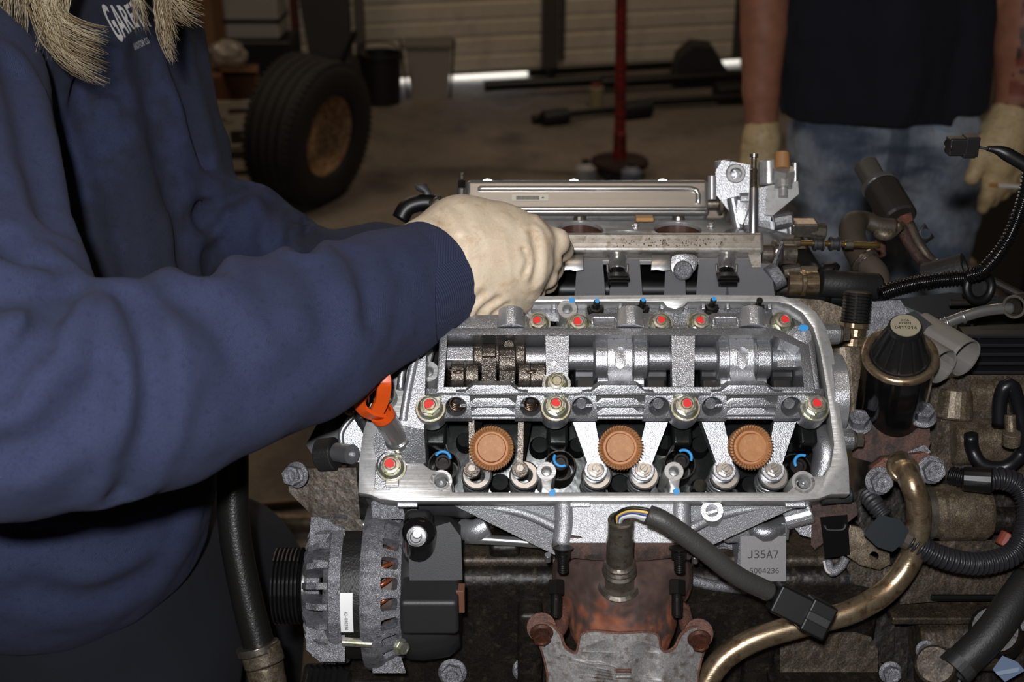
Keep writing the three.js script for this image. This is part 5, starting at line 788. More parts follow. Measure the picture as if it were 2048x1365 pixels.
{ // EGR valve
  const b = W(1776, 845, 1.03), ax = V(-0.11, 0.92, 0.38).normalize(), t = thing('egr_valve', 'black domed EGR valve with ribbed cone and bronze clamp ring', 'valve', b), D = (h) => b.clone().addScaledVector(ax, h);
  part(t, 'canister', [lathe([[0, -0.008], [0.0265, -0.008], [0.0275, -0.004], [0.028, 0.01], [0.0275, 0.07], [0.0275, 0.08], [0, 0.08]], ax, b, 40)], mBlackGloss);
  part(t, 'clamp_ring', [orient(new THREE.TorusGeometry(0.0265, 0.0036, 12, 48), ax, D(0.083))], mBrass, 'bronze clamp ring');
  const c = part(t, 'cone', [lathe([[0.0235, 0.082], [0.0227, 0.0855], [0.0214, 0.086], [0.012, 0.112], [0.0128, 0.1135], [0.0128, 0.1165], [0.0122, 0.118], [0, 0.118]], ax, b, 40)], M(0x161515, 0.38));
  for (let i = 0; i < 12; i++) { const a = i / 12 * 6.283 + 0.26, e1 = V(1, 0, 0).addScaledVector(ax, -ax.x).normalize(), e2 = ax.clone().cross(e1), r = e1.clone().multiplyScalar(Math.cos(a)).addScaledVector(e2, Math.sin(a)), s = ax.clone().cross(r).multiplyScalar(0.0007); part(c, 'rib', [hull([D(0.086).addScaledVector(r, 0.023), D(0.088).addScaledVector(r, 0.0226), D(0.112).addScaledVector(r, 0.0134), D(0.112).addScaledVector(r, 0.009), D(0.086).addScaledVector(r, 0.017)].flatMap((p) => [p.clone().add(s), p.clone().sub(s)]))], M(0x1d1c1c, 0.35)); }
  const cv = document.createElement('canvas'); cv.width = cv.height = 256; const g = cv.getContext('2d'); g.fillStyle = '#8d8470'; g.fillRect(0, 0, 256, 256); g.fillStyle = '#2a2620'; g.textAlign = 'center'; g.font = 'bold 34px sans-serif'; g.fillText('RCA', 128, 84); g.font = 'bold 32px sans-serif'; g.fillText('6YM01', 128, 116); g.font = 'bold 46px sans-serif'; g.fillText('0411014', 128, 170);
  const tx = new THREE.CanvasTexture(cv); tx.colorSpace = THREE.SRGBColorSpace; const disc = new THREE.CylinderGeometry(0.0112, 0.0112, 0.0008, 32).rotateX(Math.PI / 2); { const p = disc.attributes.position, uv = disc.attributes.uv; for (let i = 0; i < uv.count; i++) uv.setXY(i, 0.5 + p.getX(i) / 0.0236, 0.5 + p.getY(i) / 0.0236); } orient(disc, ax, D(0.1183).sub(offset.get(t)), V(1, 0, 0.15));
  const dm = new THREE.Mesh(disc, M(0xffffff, 0.5, 0, { map: tx })); dm.name = 'name_disc'; dm.userData.label = 'tan printed disc on the cone'; c.add(dm);
  part(t, 'socket', [hw([[1800, 632], [1830, 622], [1866, 650], [1862, 680], [1835, 675]], 1.015, 1.05)], M(0x141313, 0.5));
  const base = part(t, 'base_block', [hw([[1700, 850], [1720, 838], [1858, 845], [1862, 885], [1850, 915], [1760, 930], [1705, 915]], 1.0, 1.06)], mRustDark, 'rust-brown base block');
  for (const [x, y, d] of [[1845, 836, 0.995], [1716, 850, 1.0]]) part(base, 'base_bolt', [hexBolt(W(x, y, d), ax, 0.0082, { tall: 0.9 })], mOldAl);
}
{ // bronze EGR pipe with its flange
  const t = thing('egr_pipe', 'bent bronze-coloured pipe sweeping under the oxygen sensor plug', 'pipe', W(1500, 1320, 0.98));
  part(t, 'pipe', [sweep(P3([[1806, 935, 0.965], [1822, 965, 0.95], [1836, 1010, 0.95], [1834, 1070, 0.955], [1815, 1130, 0.96], [1770, 1185, 0.96], [1700, 1225, 0.955], [1600, 1252, 0.955], [1510, 1280, 0.955], [1445, 1320, 0.955], [1405, 1380, 0.955], [1390, 1440, 0.955]]), 0.0093, 110, 22)], mBrass);
  part(t, 'collar', [orient(new THREE.TorusGeometry(0.0105, 0.003, 10, 26), V(0.1, 0.85, 0.5), W(1806, 938, 0.962)), rod(W(1800, 925, 0.975), W(1808, 945, 0.957), 0.0105)], mBrass);
  const f = part(t, 'flange', [extrW([[1745, 935], [1770, 915], [1805, 912], [1850, 905], [1882, 920], [1880, 950], [1850, 962], [1800, 950], [1770, 975], [1745, 965]], 0.975, 0.014)], mRust, 'rusty two-bolt flange');
  for (const [x, y] of [[1862, 940], [1758, 962]]) part(f, 'flange_bolt', [hexBolt(W(x, y, 0.97), V(0, 0.35, 0.93), 0.0085, { tall: 0.8 })], mOldAl);
  part(t, 'gasket', [hw([[1765, 925], [1850, 890], [1862, 905], [1790, 940]], 0.985, 0.992)], mOldAl);
}
{ // coolant passage behind the head with twin open pipe stubs and a thin feed pipe
  const t = thing('water_passage', 'dirty aluminium water passage with twin open pipe stubs', 'water passage', W(1760, 760, 1.1));
  part(t, 'passage_casting', [hw([[1570, 596], [1640, 600], [1700, 620], [1740, 640], [1735, 760], [1700, 830], [1690, 700], [1640, 625]], 1.07, 1.12)], mDirtyAl);
  part(t, 'passage_block', [hw([[1725, 605], [1800, 600], [1830, 640], [1800, 690], [1735, 720]], 1.06, 1.14)], mOldAl);
  part(t, 'side_column', [rod(W(1700, 850, 1.06), W(1690, 690, 1.06), 0.016, 0.015, 24)], mDirtyAl);
  part(t, 'bracket_plate', [hw([[1842, 680], [1865, 655], [1915, 690], [1905, 720], [1855, 705]], 1.03, 1.04)], mStub);
  const pipeAx = V(0.5, -0.1, 0.86).normalize();
  for (const [x, y, r, L] of [[1884, 733, 0.015, 0.04], [1930, 716, 0.0162, 0.05]]) { const m = W(x, y, x < 1900 ? 0.985 : 1.0); part(t, 'open_stub', [lathe([[r * 0.9, -0.03], [r, 0], [r * 0.985, 0.001], [r * 0.9, 0.0005], [r * 0.88, -0.03]], pipeAx, m, 36), lathe([[r * 0.98, -L], [r * 0.995, -0.002]], pipeAx, m, 36)], mStub, 'open silver pipe stub'); part(t, 'stub_bottom', [lathe([[0, 0], [r * 0.92, 0]], pipeAx, m.clone().addScaledVector(pipeAx, -0.028), 24)], mStub); }
  part(t, 'feed_pipe', [sweep(P3([[1880, 653, 1.03], [1905, 642, 1.03], [1930, 633, 1.03], [1970, 622, 1.03], [2025, 616, 1.03]]), 0.0048, 30, 14)], mSteel);
  for (const [x, y] of [[1885, 650], [1893, 647], [1926, 635]]) part(t, 'feed_bead', [orient(new THREE.TorusGeometry(0.0048, 0.0012, 8, 20), V(0.9, 0.35, 0), W(x, y, 1.03))], mSteel);
  part(t, 'feed_end', [pipe(W(2060, 606, 1.05), W(2028, 614, 1.02), 0.0098, 0.0078)], mPipe);
  part(t, 'valve_cover_bolt', [hexBolt(W(1675, 668, 1.04), UX, 0.006)], mOldAl);
}
{ // temperature sensor with ribbed black plug
  const t = thing('temperature_sensor', 'black ribbed sensor plug on a brass collar behind the head corner', 'sensor', W(1706, 680, 1.06)), a = W(1706, 690, 1.055), b = W(1716, 590, 1.05), dir = b.clone().sub(a).normalize();
  part(t, 'brass_collar', [lathe([[0.0125, 0], [0.0125, 0.006], [0.01, 0.008], [0.01, 0.014], [0.0118, 0.015], [0.0118, 0.019], [0, 0.019]], dir, a, 22)], mBrass);
  const pr = [[0.01, 0.018]]; for (let i = 0; i < 9; i++) pr.push([0.0125, 0.02 + i * 0.0028], [0.0115, 0.0222 + i * 0.0028]); pr.push([0.009, 0.046], [0, 0.046]); part(t, 'plug', [lathe(pr, dir, a, 22)], mBlack);
}
{ // ribbed convoluted harness round the starter, with its plug
  const t = thing('wiring_harness', 'thick corrugated black harness bending round the starter motor', 'harness', W(1900, 1110, 0.97));
  part(t, 'conduit', [corrugated(P3([[1815, 1078, 0.955], [1850, 1100, 0.955], [1900, 1120, 0.955], [1960, 1128, 0.96], [2020, 1112, 0.965], [2048, 1075, 0.97], [2056, 1020, 0.98], [2040, 975, 0.985], [2005, 958, 0.985], [1975, 960, 0.985]]), 0.0092, 0.0042, 0.0018)], M(0x242326, 0.35));
  part(t, 'cuff', [rod(W(1925, 958, 0.99), W(1985, 962, 0.982), 0.0098, 0.0105)], mBlack); part(t, 'conduit_tail', [corrugated(P3([[1900, 950, 1.0], [1920, 955, 0.995], [1940, 960, 0.99]]), 0.0075, 0.003, 0.0012)], mBlack);
  const c = part(t, 'plug', [hw([[1728, 1070], [1742, 1050], [1760, 1030], [1800, 1040], [1818, 1062], [1808, 1085], [1785, 1105], [1755, 1095]], 0.945, 0.975)], M(0x10171b, 0.45), 'dark blue-green plug'); part(c, 'plug_tape', [rod(W(1800, 1070, 0.955), W(1822, 1082, 0.953), 0.0088)], M(0x3a302a, 0.7));
  part(t, 'side_conduit', [corrugated(P3([[1770, 1035, 0.965], [1750, 1010, 0.97], [1735, 990, 0.98]]), 0.0075, 0.0034, 0.0013)], M(0x2a292b, 0.5));
}
{ // plates, plug box and hook under the EGR valve
  const t = thing('harness_bracket', 'grey steel bracket plate with a drilled hole under the EGR pipe', 'bracket', W(1740, 1140, 1.0));
  part(t, 'plate', [carve(extrW([[1688, 1095], [1700, 1050], [1722, 1055], [1745, 1085], [1780, 1100], [1782, 1130], [1760, 1142], [1720, 1132], [1692, 1112]], 0.985, 0.003), [rod(W(1748, 1113, 0.97), W(1748, 1113, 1.0), 0.0036)])], mDirtyAl);
  part(t, 'curled_tab', [sweep(P3([[1655, 1122, 0.99], [1662, 1145, 0.985], [1680, 1135, 0.985], [1692, 1115, 0.985]]), 0.004, 16, 8)], mOldAl);
  const u = thing('relay_plug', 'square black two-slot plug on a rusty tab beside the head corner', 'plug', W(1668, 1100, 1.0));
  part(u, 'plug_body', [hw([[1640, 1035], [1695, 1030], [1700, 1110], [1650, 1118]], 0.975, 1.0)], mBlackGloss); part(u, 'slot_lip', [sweep(P3([[1650, 1052, 0.974], [1655, 1060, 0.974], [1685, 1060, 0.974], [1692, 1050, 0.974]]), 0.001, 12, 6)], mPlasticGrey); part(u, 'rust_tab', [hw([[1624, 1010], [1712, 1005], [1715, 1030], [1640, 1032], [1630, 1100], [1622, 1090]], 0.985, 0.992)], mRustDark); part(u, 'wire_pair', [sweep(P3([[1648, 1122, 0.98], [1652, 1140, 0.98], [1660, 1148, 0.98]]), 0.0012, 8, 6)], mWire(0xb8b4b0));
  const v = thing('lifting_hook', 'black elongated steel lifting eye bolted on the transmission', 'hook', W(2020, 900, 1.02)), ring = P3([[1998, 850, 1.01], [2000, 800, 1.005], [2012, 772, 1.0], [2026, 775, 1.0], [2036, 810, 1.005], [2046, 860, 1.01], [2044, 905, 1.02], [2010, 935, 1.02], [1965, 930, 1.03], [1945, 900, 1.035], [1942, 870, 1.03]]);
  part(v, 'eye', [sweep(ring, 0.006, 50, 10)], M(0x17171a, 0.35, 0.3)); part(v, 'eye_bolt', [rod(W(2022, 880, 1.0), W(2020, 830, 1.0), 0.0045), rod(W(2022, 890, 1.0), W(2024, 866, 0.995), 0.0072)], mDirtyAl);
  const d = thing('lower_corner_bracket', 'silver cast lug and black rubber strip at the lower head corner', 'bracket', W(1620, 1010, 0.98)); part(d, 'lug', [rod(W(1570, 1040, 0.985), W(1625, 1025, 0.98), 0.0085)], mAlBright); part(d, 'lug_plate', [hw([[1580, 1045], [1640, 1040], [1636, 1080], [1600, 1070]], 0.99, 1.0)], mAl); part(d, 'strip', [rod(W(1640, 995, 0.975), W(1702, 990, 0.975), 0.0065)], M(0x26282b, 0.4));
}
{ // dark fittings at the far right: fuse-box like stack, hose, rag
  const t = thing('finned_cover', 'black finned cover behind the twin pipe stubs', 'cover', W(2010, 760, 1.14));
  part(t, 'cover_body', [rbox(0.09, 0.06, 0.05, W(2020, 700, 1.15), 0.006)], mBlack); for (let i = 0; i < 6; i++) part(t, 'fin', [rbox(0.07, 0.0035, 0.02, W(2000, 665 + i * 18, 1.118), 0.001)], M(0x1c1c1e, 0.4));
  const h = thing('drain_hose', 'thick matt black hose leaning across the lower transmission', 'hose', W(1940, 1330, 0.99)); part(h, 'hose', [sweep(P3([[2060, 1160, 1.0], [2020, 1215, 0.99], [1980, 1270, 0.985], [1915, 1335, 0.985]]), 0.0135, 24, 16)], mRubber); part(h, 'hose_end', [pipe(W(1925, 1325, 0.985), W(1908, 1342, 0.984), 0.0145, 0.011)], mPlasticGrey);
  const r = thing('parts_tag', 'crumpled blue-white paper tag wedged under the black hose', 'tag', W(2015, 1350, 1.0)); part(r, 'tag', [hw([[1985, 1340], [2005, 1312], [2035, 1325], [2050, 1342], [2010, 1365]], 0.99, 0.9915)], M(0x5c6c84, 0.7), 'pale blue paper'); part(r, 'fold', [hw([[1990, 1345], [2040, 1335], [2036, 1345], [1996, 1352]], 0.986, 0.99)], M(0x7f8b9c, 0.7));
}
{ // hoses at the back of the head
  const t = thing('breather_hose', 'thick black breather hose with a brass end behind the head corner', 'hose', W(1640, 580, 1.12));
  part(t, 'hose', [sweep(P3([[1640, 566, 1.12], [1700, 570, 1.12], [1752, 574, 1.13]]), 0.0125, 24, 18)], mRubber); part(t, 'brass_end', [lathe([[0.009, 0], [0.0115, 0.001], [0.0115, 0.012], [0.0125, 0.013], [0.0125, 0.016], [0.011, 0.017], [0.011, 0.028]], UX, W(1572, 567, 1.12), 24)], mBrass); part(t, 'under_shell', [sweep(P3([[1570, 585, 1.14], [1640, 592, 1.14], [1720, 590, 1.14]]), 0.013, 16, 14)], mBlack);
  part(t, 'fitting', [sweep(P3([[1648, 560, 1.14], [1658, 540, 1.14], [1668, 548, 1.14]]), 0.009, 10, 12)], mBlack); part(t, 'fitting', [rod(W(1540, 560, 1.1), W(1560, 548, 1.1), 0.012)], mOldAl); part(t, 'fitting', [rod(W(1565, 545, 1.12), W(1600, 540, 1.12), 0.006)], mPipe);
  const u = thing('bypass_hose', 'dull brown-black hose bent in an elbow above the brass line end', 'hose', W(1740, 560, 1.2));
  part(u, 'hose', [sweep(P3([[1790, 455, 1.2], [1758, 452, 1.2], [1728, 440, 1.2], [1706, 450, 1.19], [1706, 480, 1.18], [1720, 510, 1.17], [1732, 530, 1.16]]), (k) => 0.0085 + 0.004 * smooth(k, 0.3, 0.5), 44, 16)], M(0x3d342b, 0.55, 0, { bumpMap: midGrain, bumpScale: 0.0002 })); part(u, 'clamp', [sweep(P3([[1725, 518, 1.165], [1735, 528, 1.162]]), 0.0135, 4, 16)], mPipe); part(u, 'hose_tail', [sweep(P3([[1734, 528, 1.16], [1752, 548, 1.15], [1758, 580, 1.14]]), 0.0115, 14, 14)], M(0x4a4138, 0.5)); part(u, 'brass_elbow', [sweep(P3([[1754, 462, 1.2], [1770, 470, 1.195], [1786, 460, 1.2], [1798, 448, 1.2]]), 0.0062, 16, 12)], mDirtyAl);
  const s = thing('steering_link', 'grey link arm with a rusty clamp and twin steel tubes hanging over the gearbox', 'link', W(1880, 545, 1.2));
  part(s, 'upper_tube', [rod(W(1730, 328, 1.3), W(1762, 385, 1.28), 0.0125, 0.012, 24)], M(0x55504a, 0.45, 0.3)); part(s, 'joint_sleeve', [rod(W(1762, 376, 1.28), W(1800, 440, 1.25), 0.0185, 0.0185, 28)], M(0x2e2a27, 0.5, 0.2)); part(s, 'sleeve_rim', [lathe([[0.012, 0], [0.0188, 0], [0.0188, 0.004], [0.0178, 0.005]], W(1800, 440, 1.25).sub(W(1762, 376, 1.28)), W(1758, 370, 1.282), 26)], mSteel);
  part(s, 'rusty_clamp', [hw([[1792, 440], [1802, 432], [1822, 425], [1826, 440], [1815, 452], [1795, 450]], 1.235, 1.255)], M(0xffffff, 0.7, 0.2, { map: mRust.map, color: 0xf0c8b0 }));
  for (const [o, m] of [[0, mRustDark], [18, mPipe]]) part(s, 'twin_tube', [sweep(P3([[1800 + o, 448, 1.24], [1820 + o, 490, 1.23], [1848 + o, 525, 1.22], [1895 + o * 0.4, 545 - o * 0.4, 1.2]]), 0.0055, 24, 12)], m); part(s, 'square_tab', [carve(extrW([[1832, 470], [1850, 446], [1870, 475], [1850, 490]], 1.24, 0.003), [rod(W(1852, 468, 1.2), W(1852, 468, 1.3), 0.005)])], mBlack);
  part(s, 'brace', [rod(W(1755, 420, 1.28), W(1762, 510, 1.25), 0.005)], mRust);
}
{ // wire loom with connector coming in from the side
  const t = thing('connector_lead', 'black square connector on a taped lead held up against the jeans', 'connector', W(1925, 310, 1.0)), w = (x, y, d = 1.0) => W(x, y, d);
  const c = part(t, 'connector', [rbox(0.0225, 0.0145, 0.012, w(1922, 292), 0.0016), rbox(0.011, 0.0165, 0.0135, w(1940, 291), 0.001), rbox(0.01, 0.004, 0.008, w(1936, 310), 0.0008)], M(0x171516, 0.4)); part(c, 'socket_rim', [orient(new THREE.TorusGeometry(0.0056, 0.0008, 8, 20), V(-1, 0, 0.15), w(1896, 293))], mBlack);
  part(t, 'bare_wires', [sweep([w(1952, 293), w(1968, 297), w(1980, 298)], 0.0012, 10, 6)], mPlasticGrey); part(t, 'taped_lead', [sweep([w(1975, 297), w(2000, 302), w(2030, 318), w(2058, 336), w(2062, 352)], (k) => 0.0024 + 0.0032 * smooth(k, 0, 0.4), 26, 12)], mBlack);
  part(t, 'conduit', [corrugated([w(2060, 345), w(2052, 385, 1.01), w(2038, 430, 1.02), w(2010, 490, 1.03), w(1968, 540, 1.05), w(1935, 552, 1.06)], 0.0062, 0.0034, 0.0012, 12)], mBlackGloss);
  const u = thing('main_loom', 'glossy split loom lying over the gearbox behind the temperature sensor', 'harness', W(1850, 575, 1.1));
  part(u, 'conduit', [corrugated(P3([[1940, 556, 1.09], [1890, 560, 1.095], [1840, 566, 1.1], [1790, 578, 1.1], [1760, 590, 1.1]]), 0.0075, 0.0032, 0.0013, 12)], mBlackGloss); part(u, 'stub_hose', [pipe(W(1850, 555, 1.12), W(1930, 534, 1.1), 0.0125, 0.0065)], mRubber); part(u, 'stub_core', [rod(W(1850, 555, 1.12), W(1915, 538, 1.104), 0.0066)], mBlack); part(u, 'clip', [sweep(P3([[1868, 560, 1.11], [1876, 545, 1.105], [1880, 562, 1.1]]), 0.003, 8, 6)], mDirtyAl);
  const k = thing('battery_tray', 'black plastic tray frame at the edge of the gearbox', 'tray', W(1980, 620, 1.15)); part(k, 'bracket', [hw([[1935, 555], [1985, 550], [1990, 600], [1945, 600]], 1.09, 1.12)], mBlack); part(k, 'ring', [orient(new THREE.TorusGeometry(0.012, 0.004, 10, 24), V(0.2, 0.3, 0.9), W(1958, 575, 1.085))], mBlack); part(k, 'tray_floor', [hw([[1780, 600], [1900, 585], [2090, 600], [2090, 660], [1960, 650], [1850, 630]], 1.15, 1.2)], mBlack); part(k, 'tray_rail', [rod(W(1985, 562, 1.12), W(2070, 605, 1.1), 0.004)], M(0x2d2a26, 0.4, 0.4)); part(k, 'tray_rail', [rod(W(1900, 606, 1.1), W(1990, 604, 1.1), 0.003)], M(0x2d2a26, 0.4, 0.4));
}

// ---------------------------------------------------------------- the mechanic in the hooded sweatshirt

const march = (f, x, y, d0 = 0.4, d1 = 3) => { const r = ray(x, y), L = r.length(); let d = d0; for (let i = 0; i < 200 && d < d1; i++) { const p = CAM.clone().addScaledVector(r, d), e = f(p); if (e < 0.0004) return p; d += e * 0.8 / L; } return null; };
function creased(f, list, noise = null) {      // folds: grooves along lines on the surface, with a swell beside each
  const lines = list.map(([pts, dep, w]) => { const q = curve(pts.map(([x, y]) => march(f, x, y)).filter(Boolean)).getPoints(pts.length * 4), b = new THREE.Sphere().setFromPoints(q); return { q, dep, w, c: b.center, r: b.radius + 4 * w }; });
  return (p) => {
    let d = f(p);
    if (Math.abs(d) < 0.045) {
      let add = 0;
      for (const { q, dep, w, c, r } of lines) { if (p.distanceToSquared(c) > r * r) continue; let e = 9; for (let i = 1; i < q.length; i++) { const t = capsule(p, q[i - 1], q[i], 0, 0) / w; if (t < e) e = t; } if (e < 4) add += dep * (Math.exp(-e * e * 1.6) - 0.42 * Math.exp(-(e - 1.9) * (e - 1.9) * 1.3)); }
      d += add; if (noise) d += noise(p);
    }
    return d;
  };
}
{
  const foot = V(-0.43, 0, -0.95), t = thing('person', 'person in a navy hooded sweatshirt reaching a gloved hand over the engine', 'person', foot);
  const torso = [[bone(60, -90, 1.2, 150), bone(120, 120, 1.24, 250), bone(130, 300, 1.25, 280), bone(110, 620, 1.2, 300), bone(80, 960, 1.12, 345)], [bone(-120, 120, 1.02, 190), bone(80, 60, 1.18, 180), bone(300, 90, 1.3, 110)]];
  const nearArm = [bone(-110, 180, 0.95, 200), bone(-60, 500, 0.84, 190), bone(30, 805, 0.755, 232), bone(300, 776, 0.8, 210), bone(600, 674, 0.88, 172), bone(760, 598, 0.94, 132), bone(800, 582, 0.955, 124)];
  const farArm = [bone(300, 110, 1.26, 105), bone(362, 290, 1.28, 92), bone(380, 430, 1.28, 100), bone(500, 462, 1.26, 90), bone(565, 490, 1.24, 72), bone(640, 520, 1.22, 58), bone(760, 520, 1.16, 66), bone(860, 515, 1.12, 60)];
  const f0 = chains([...torso, nearArm, farArm], 0.03);
  const cre = [[[[250, 600], [282, 650], [300, 740], [298, 850], [272, 930], [245, 985]], 0.0075, 0.010], [[[0, 600], [60, 596], [135, 585]], 0.010, 0.015], [[[118, 600], [112, 650], [95, 700]], 0.004, 0.009], [[[0, 780], [50, 700], [100, 625]], 0.008, 0.010], [[[0, 905], [80, 885], [150, 835], [200, 770]], 0.006, 0.012],
    [[[0, 480], [40, 520], [90, 530]], 0.008, 0.010], [[[350, 600], [420, 640], [470, 720]], 0.0035, 0.014], [[[600, 520], [640, 600], [650, 690]], 0.003, 0.014], [[[430, 800], [520, 780], [600, 740]], 0.003, 0.016], [[[700, 500], [730, 560], [740, 640]], 0.004, 0.010],
    [[[30, 150], [60, 300], [105, 440]], 0.010, 0.014], [[[160, 175], [200, 300], [235, 430], [262, 550]], 0.009, 0.015], [[[285, 100], [310, 220], [345, 400], [372, 540]], 0.009, 0.014], [[[345, 90], [383, 250], [398, 430], [405, 550]], 0.012, 0.012], [[[405, 445], [440, 415], [500, 375]], 0.006, 0.009], [[[545, 400], [560, 440], [555, 480]], 0.008, 0.009], [[[595, 440], [615, 470], [610, 500]], 0.007, 0.008],
    [[[40, 1080], [200, 1090], [340, 1050]], 0.008, 0.018], [[[60, 1180], [180, 1190], [300, 1140]], 0.007, 0.016]];
  const f = creased(f0, cre, (p) => fbm(p.x * 9, p.y * 9, p.z * 9, 3) * 0.009 + fbm(p.x * 34 + 3, p.y * 34, p.z * 34, 2) * 0.0016);
  const lo = V(-0.64, 0.84, -1.46), hi = V(-0.06, 2.06, -0.4);
  const armOnly = chains([nearArm], 0.03), grimeAndShade = (p) => { const onArm = armOnly(p) < 0.035, n = fbm(p.x * 13, p.y * 5, p.z * 13, 4) + 0.5 * fbm(p.x * 60, p.y * 60, p.z * 60, 2), g = onArm || p.y < 1.16 ? 0 : smooth(n, -0.28, 0.05); return [lerp(1, 0.62, g), lerp(1, 0.6, g), lerp(1, 0.5, g)]; };      // chest grime, with torso shade painted into the colour; near arm left out
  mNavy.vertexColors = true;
  part(t, 'sweatshirt', [polygonise(f, lo, hi, 0.0072, grimeAndShade)], mNavy, 'navy hooded sweatshirt with loose folds');
  const cuff = sweep([W(745, 610, 0.938), W(800, 584, 0.956), W(845, 563, 0.973), W(874, 549, 0.985)], (k) => lerp(0.0505, 0.0455, k) * (k > 0.9 ? 1 - (k - 0.9) * 1.2 : 1), 30, 48);
  part(t, 'cuff', [cuff], mNavyRib, 'ribbed navy cuff');
  // trousers and shoes
  const tr = chains([[{ p: W(60, 1080, 1.16), r: 0.12 }, { p: V(-0.4, 0.85, -0.98), r: 0.13 }, { p: V(-0.4, 0.5, -0.94), r: 0.085 }, { p: V(-0.4, 0.09, -0.93), r: 0.07 }], [{ p: W(160, 1150, 1.2), r: 0.12 }, { p: V(-0.34, 0.8, -1.16), r: 0.105 }, { p: V(-0.36, 0.5, -1.2), r: 0.08 }, { p: V(-0.36, 0.09, -1.22), r: 0.068 }]], 0.03);
  part(t, 'trousers', [polygonise((p) => tr(p) + fbm(p.x * 14, p.y * 6, p.z * 14, 3) * 0.006, V(-0.62, 0.05, -1.42), V(-0.18, 1.16, -0.7), 0.012)], mTrouser, 'dark navy work trousers');
  for (const z of [-0.93, -1.22]) part(t, 'boot', [hull([V(-0.46, 0.0, z - 0.05), V(-0.46, 0.0, z + 0.05), V(-0.16, 0.0, z - 0.045), V(-0.16, 0.0, z + 0.045), V(-0.17, 0.05, z - 0.035), V(-0.17, 0.05, z + 0.035), V(-0.46, 0.11, z - 0.04), V(-0.46, 0.11, z + 0.04), V(-0.34, 0.12, z - 0.04), V(-0.34, 0.12, z + 0.04)])], mBlack);
  // head, above the frame
  const hc = V(-0.34, 1.93, -0.92), hf = chains([[{ p: W(70, -80, 1.12), r: 0.06 }, { p: hc.clone().add(V(0, -0.08, 0)), r: 0.058 }], [{ p: hc, r: 0.088 }, { p: hc.clone().add(V(0.02, 0.04, 0)), r: 0.092 }], [{ p: hc.clone().add(V(0.055, -0.07, 0)), r: 0.05 }], [{ p: hc.clone().add(V(0.085, 0.02, 0)), r: 0.012 }, { p: hc.clone().add(V(0.112, -0.02, 0)), r: 0.014 }], [{ p: hc.clone().add(V(0.095, -0.065, 0.015)), r: 0.008 }, { p: hc.clone().add(V(0.095, -0.065, -0.015)), r: 0.008 }], [{ p: hc.clone().add(V(-0.01, -0.01, 0.09)), r: 0.016 }], [{ p: hc.clone().add(V(-0.01, -0.01, -0.09)), r: 0.016 }]], 0.02);
  const body = part(t, 'body', [polygonise(hf, hc.clone().add(V(-0.14, -0.28, -0.14)), hc.clone().add(V(0.16, 0.16, 0.14)), 0.006)], M(0xc59a7e, 0.6)); for (const s of [-1, 1]) part(body, 'eye', [lathe([[0, 0.011], [0.006, 0.009], [0.011, 0]], V(1, 0, 0), hc.clone().add(V(0.072, 0.022, s * 0.032)), 14)], M(0xe8e6e0, 0.3));
  // hair: locks of strands hanging in front of the chest
  const strands = [], lock = (n, pts, spread, r, tipSpread) => { for (let i = 0; i < n; i++) { const ox = rnd(-1, 1), oy = rnd(-1, 1), len = rnd(0.25, 1.08), m = pts.length - 1, q = pts.slice(0, m + 1).map(([x, y, d], k) => { const u = k / m, w = spread * (1 - 0.6 * u) + tipSpread * u * u; return W(x + ox * w + rnd(-4, 4), lerp(-60, y, 0.35 + 0.65 * Math.min(1.06, len)) + rnd(-3, 3), d + oy * 0.012); }); const tone = [0xb3a284, 0x9a8869, 0x6f5c40, 0xc4b596][Math.floor(rnd(0, 4))]; strands.push(vcolor(sweep(q, (k) => r * 0.55 * (1 - 0.85 * k), 12, 3), () => tone)); } };
  lock(210, [[75, -70, 0.955], [80, 0, 0.955], [92, 55, 0.955], [112, 105, 0.955], [150, 140, 0.953], [192, 162, 0.952]], 34, 0.0009, 14);
  lock(120, [[30, -70, 0.955], [25, 0, 0.955], [22, 40, 0.955], [18, 85, 0.956]], 42, 0.0008, 20);
  lock(110, [[125, -70, 0.955], [118, 0, 0.955], [108, 60, 0.955], [100, 120, 0.956]], 26, 0.0007, 26);
  lock(120, [[324, -60, 0.97], [325, -10, 0.97], [326, 30, 0.97], [328, 65, 0.97], [334, 95, 0.968], [344, 120, 0.966]], 20, 0.0008, 6);
  lock(100, [[330, -60, 0.97], [338, -10, 0.97], [350, 22, 0.97], [366, 40, 0.968], [384, 52, 0.966]], 22, 0.0007, 16);
  lock(60, [[266, -60, 0.97], [270, -10, 0.97], [276, 25, 0.97], [284, 66, 0.97]], 12, 0.0006, 10);
  const hairMap = grimeTex([0xb5a383, 0x9c8766, 0x7a6344], 0.012, 91, { speck: 0.2, contrast: 2.5 });
  part(t, 'hair', [strands], M(0xffffff, 0.42, 0, { vertexColors: true }), 'long grey-blond hair');
  const cap = polygonise(chains([[{ p: hc.clone().add(V(-0.03, 0.03, 0)), r: 0.112 }], [{ p: hc.clone().add(V(-0.04, -0.05, 0.06)), r: 0.06 }, { p: W(60, -60, 1.0), r: 0.035 }], [{ p: hc.clone().add(V(-0.02, -0.05, -0.07)), r: 0.05 }, { p: W(300, -110, 1.0), r: 0.03 }]], 0.03), hc.clone().add(V(-0.2, -0.36, -0.26)), hc.clone().add(V(0.16, 0.18, 0.26)), 0.01);
  part(t, 'hair_crown', [cap], M(0xffffff, 0.5, 0, { map: hairMap }), 'grey-blond hair');
  // printed name on the chest
  const font = await new FontLoader().loadAsync('fonts/droid/droid_sans_bold.typeface.json');
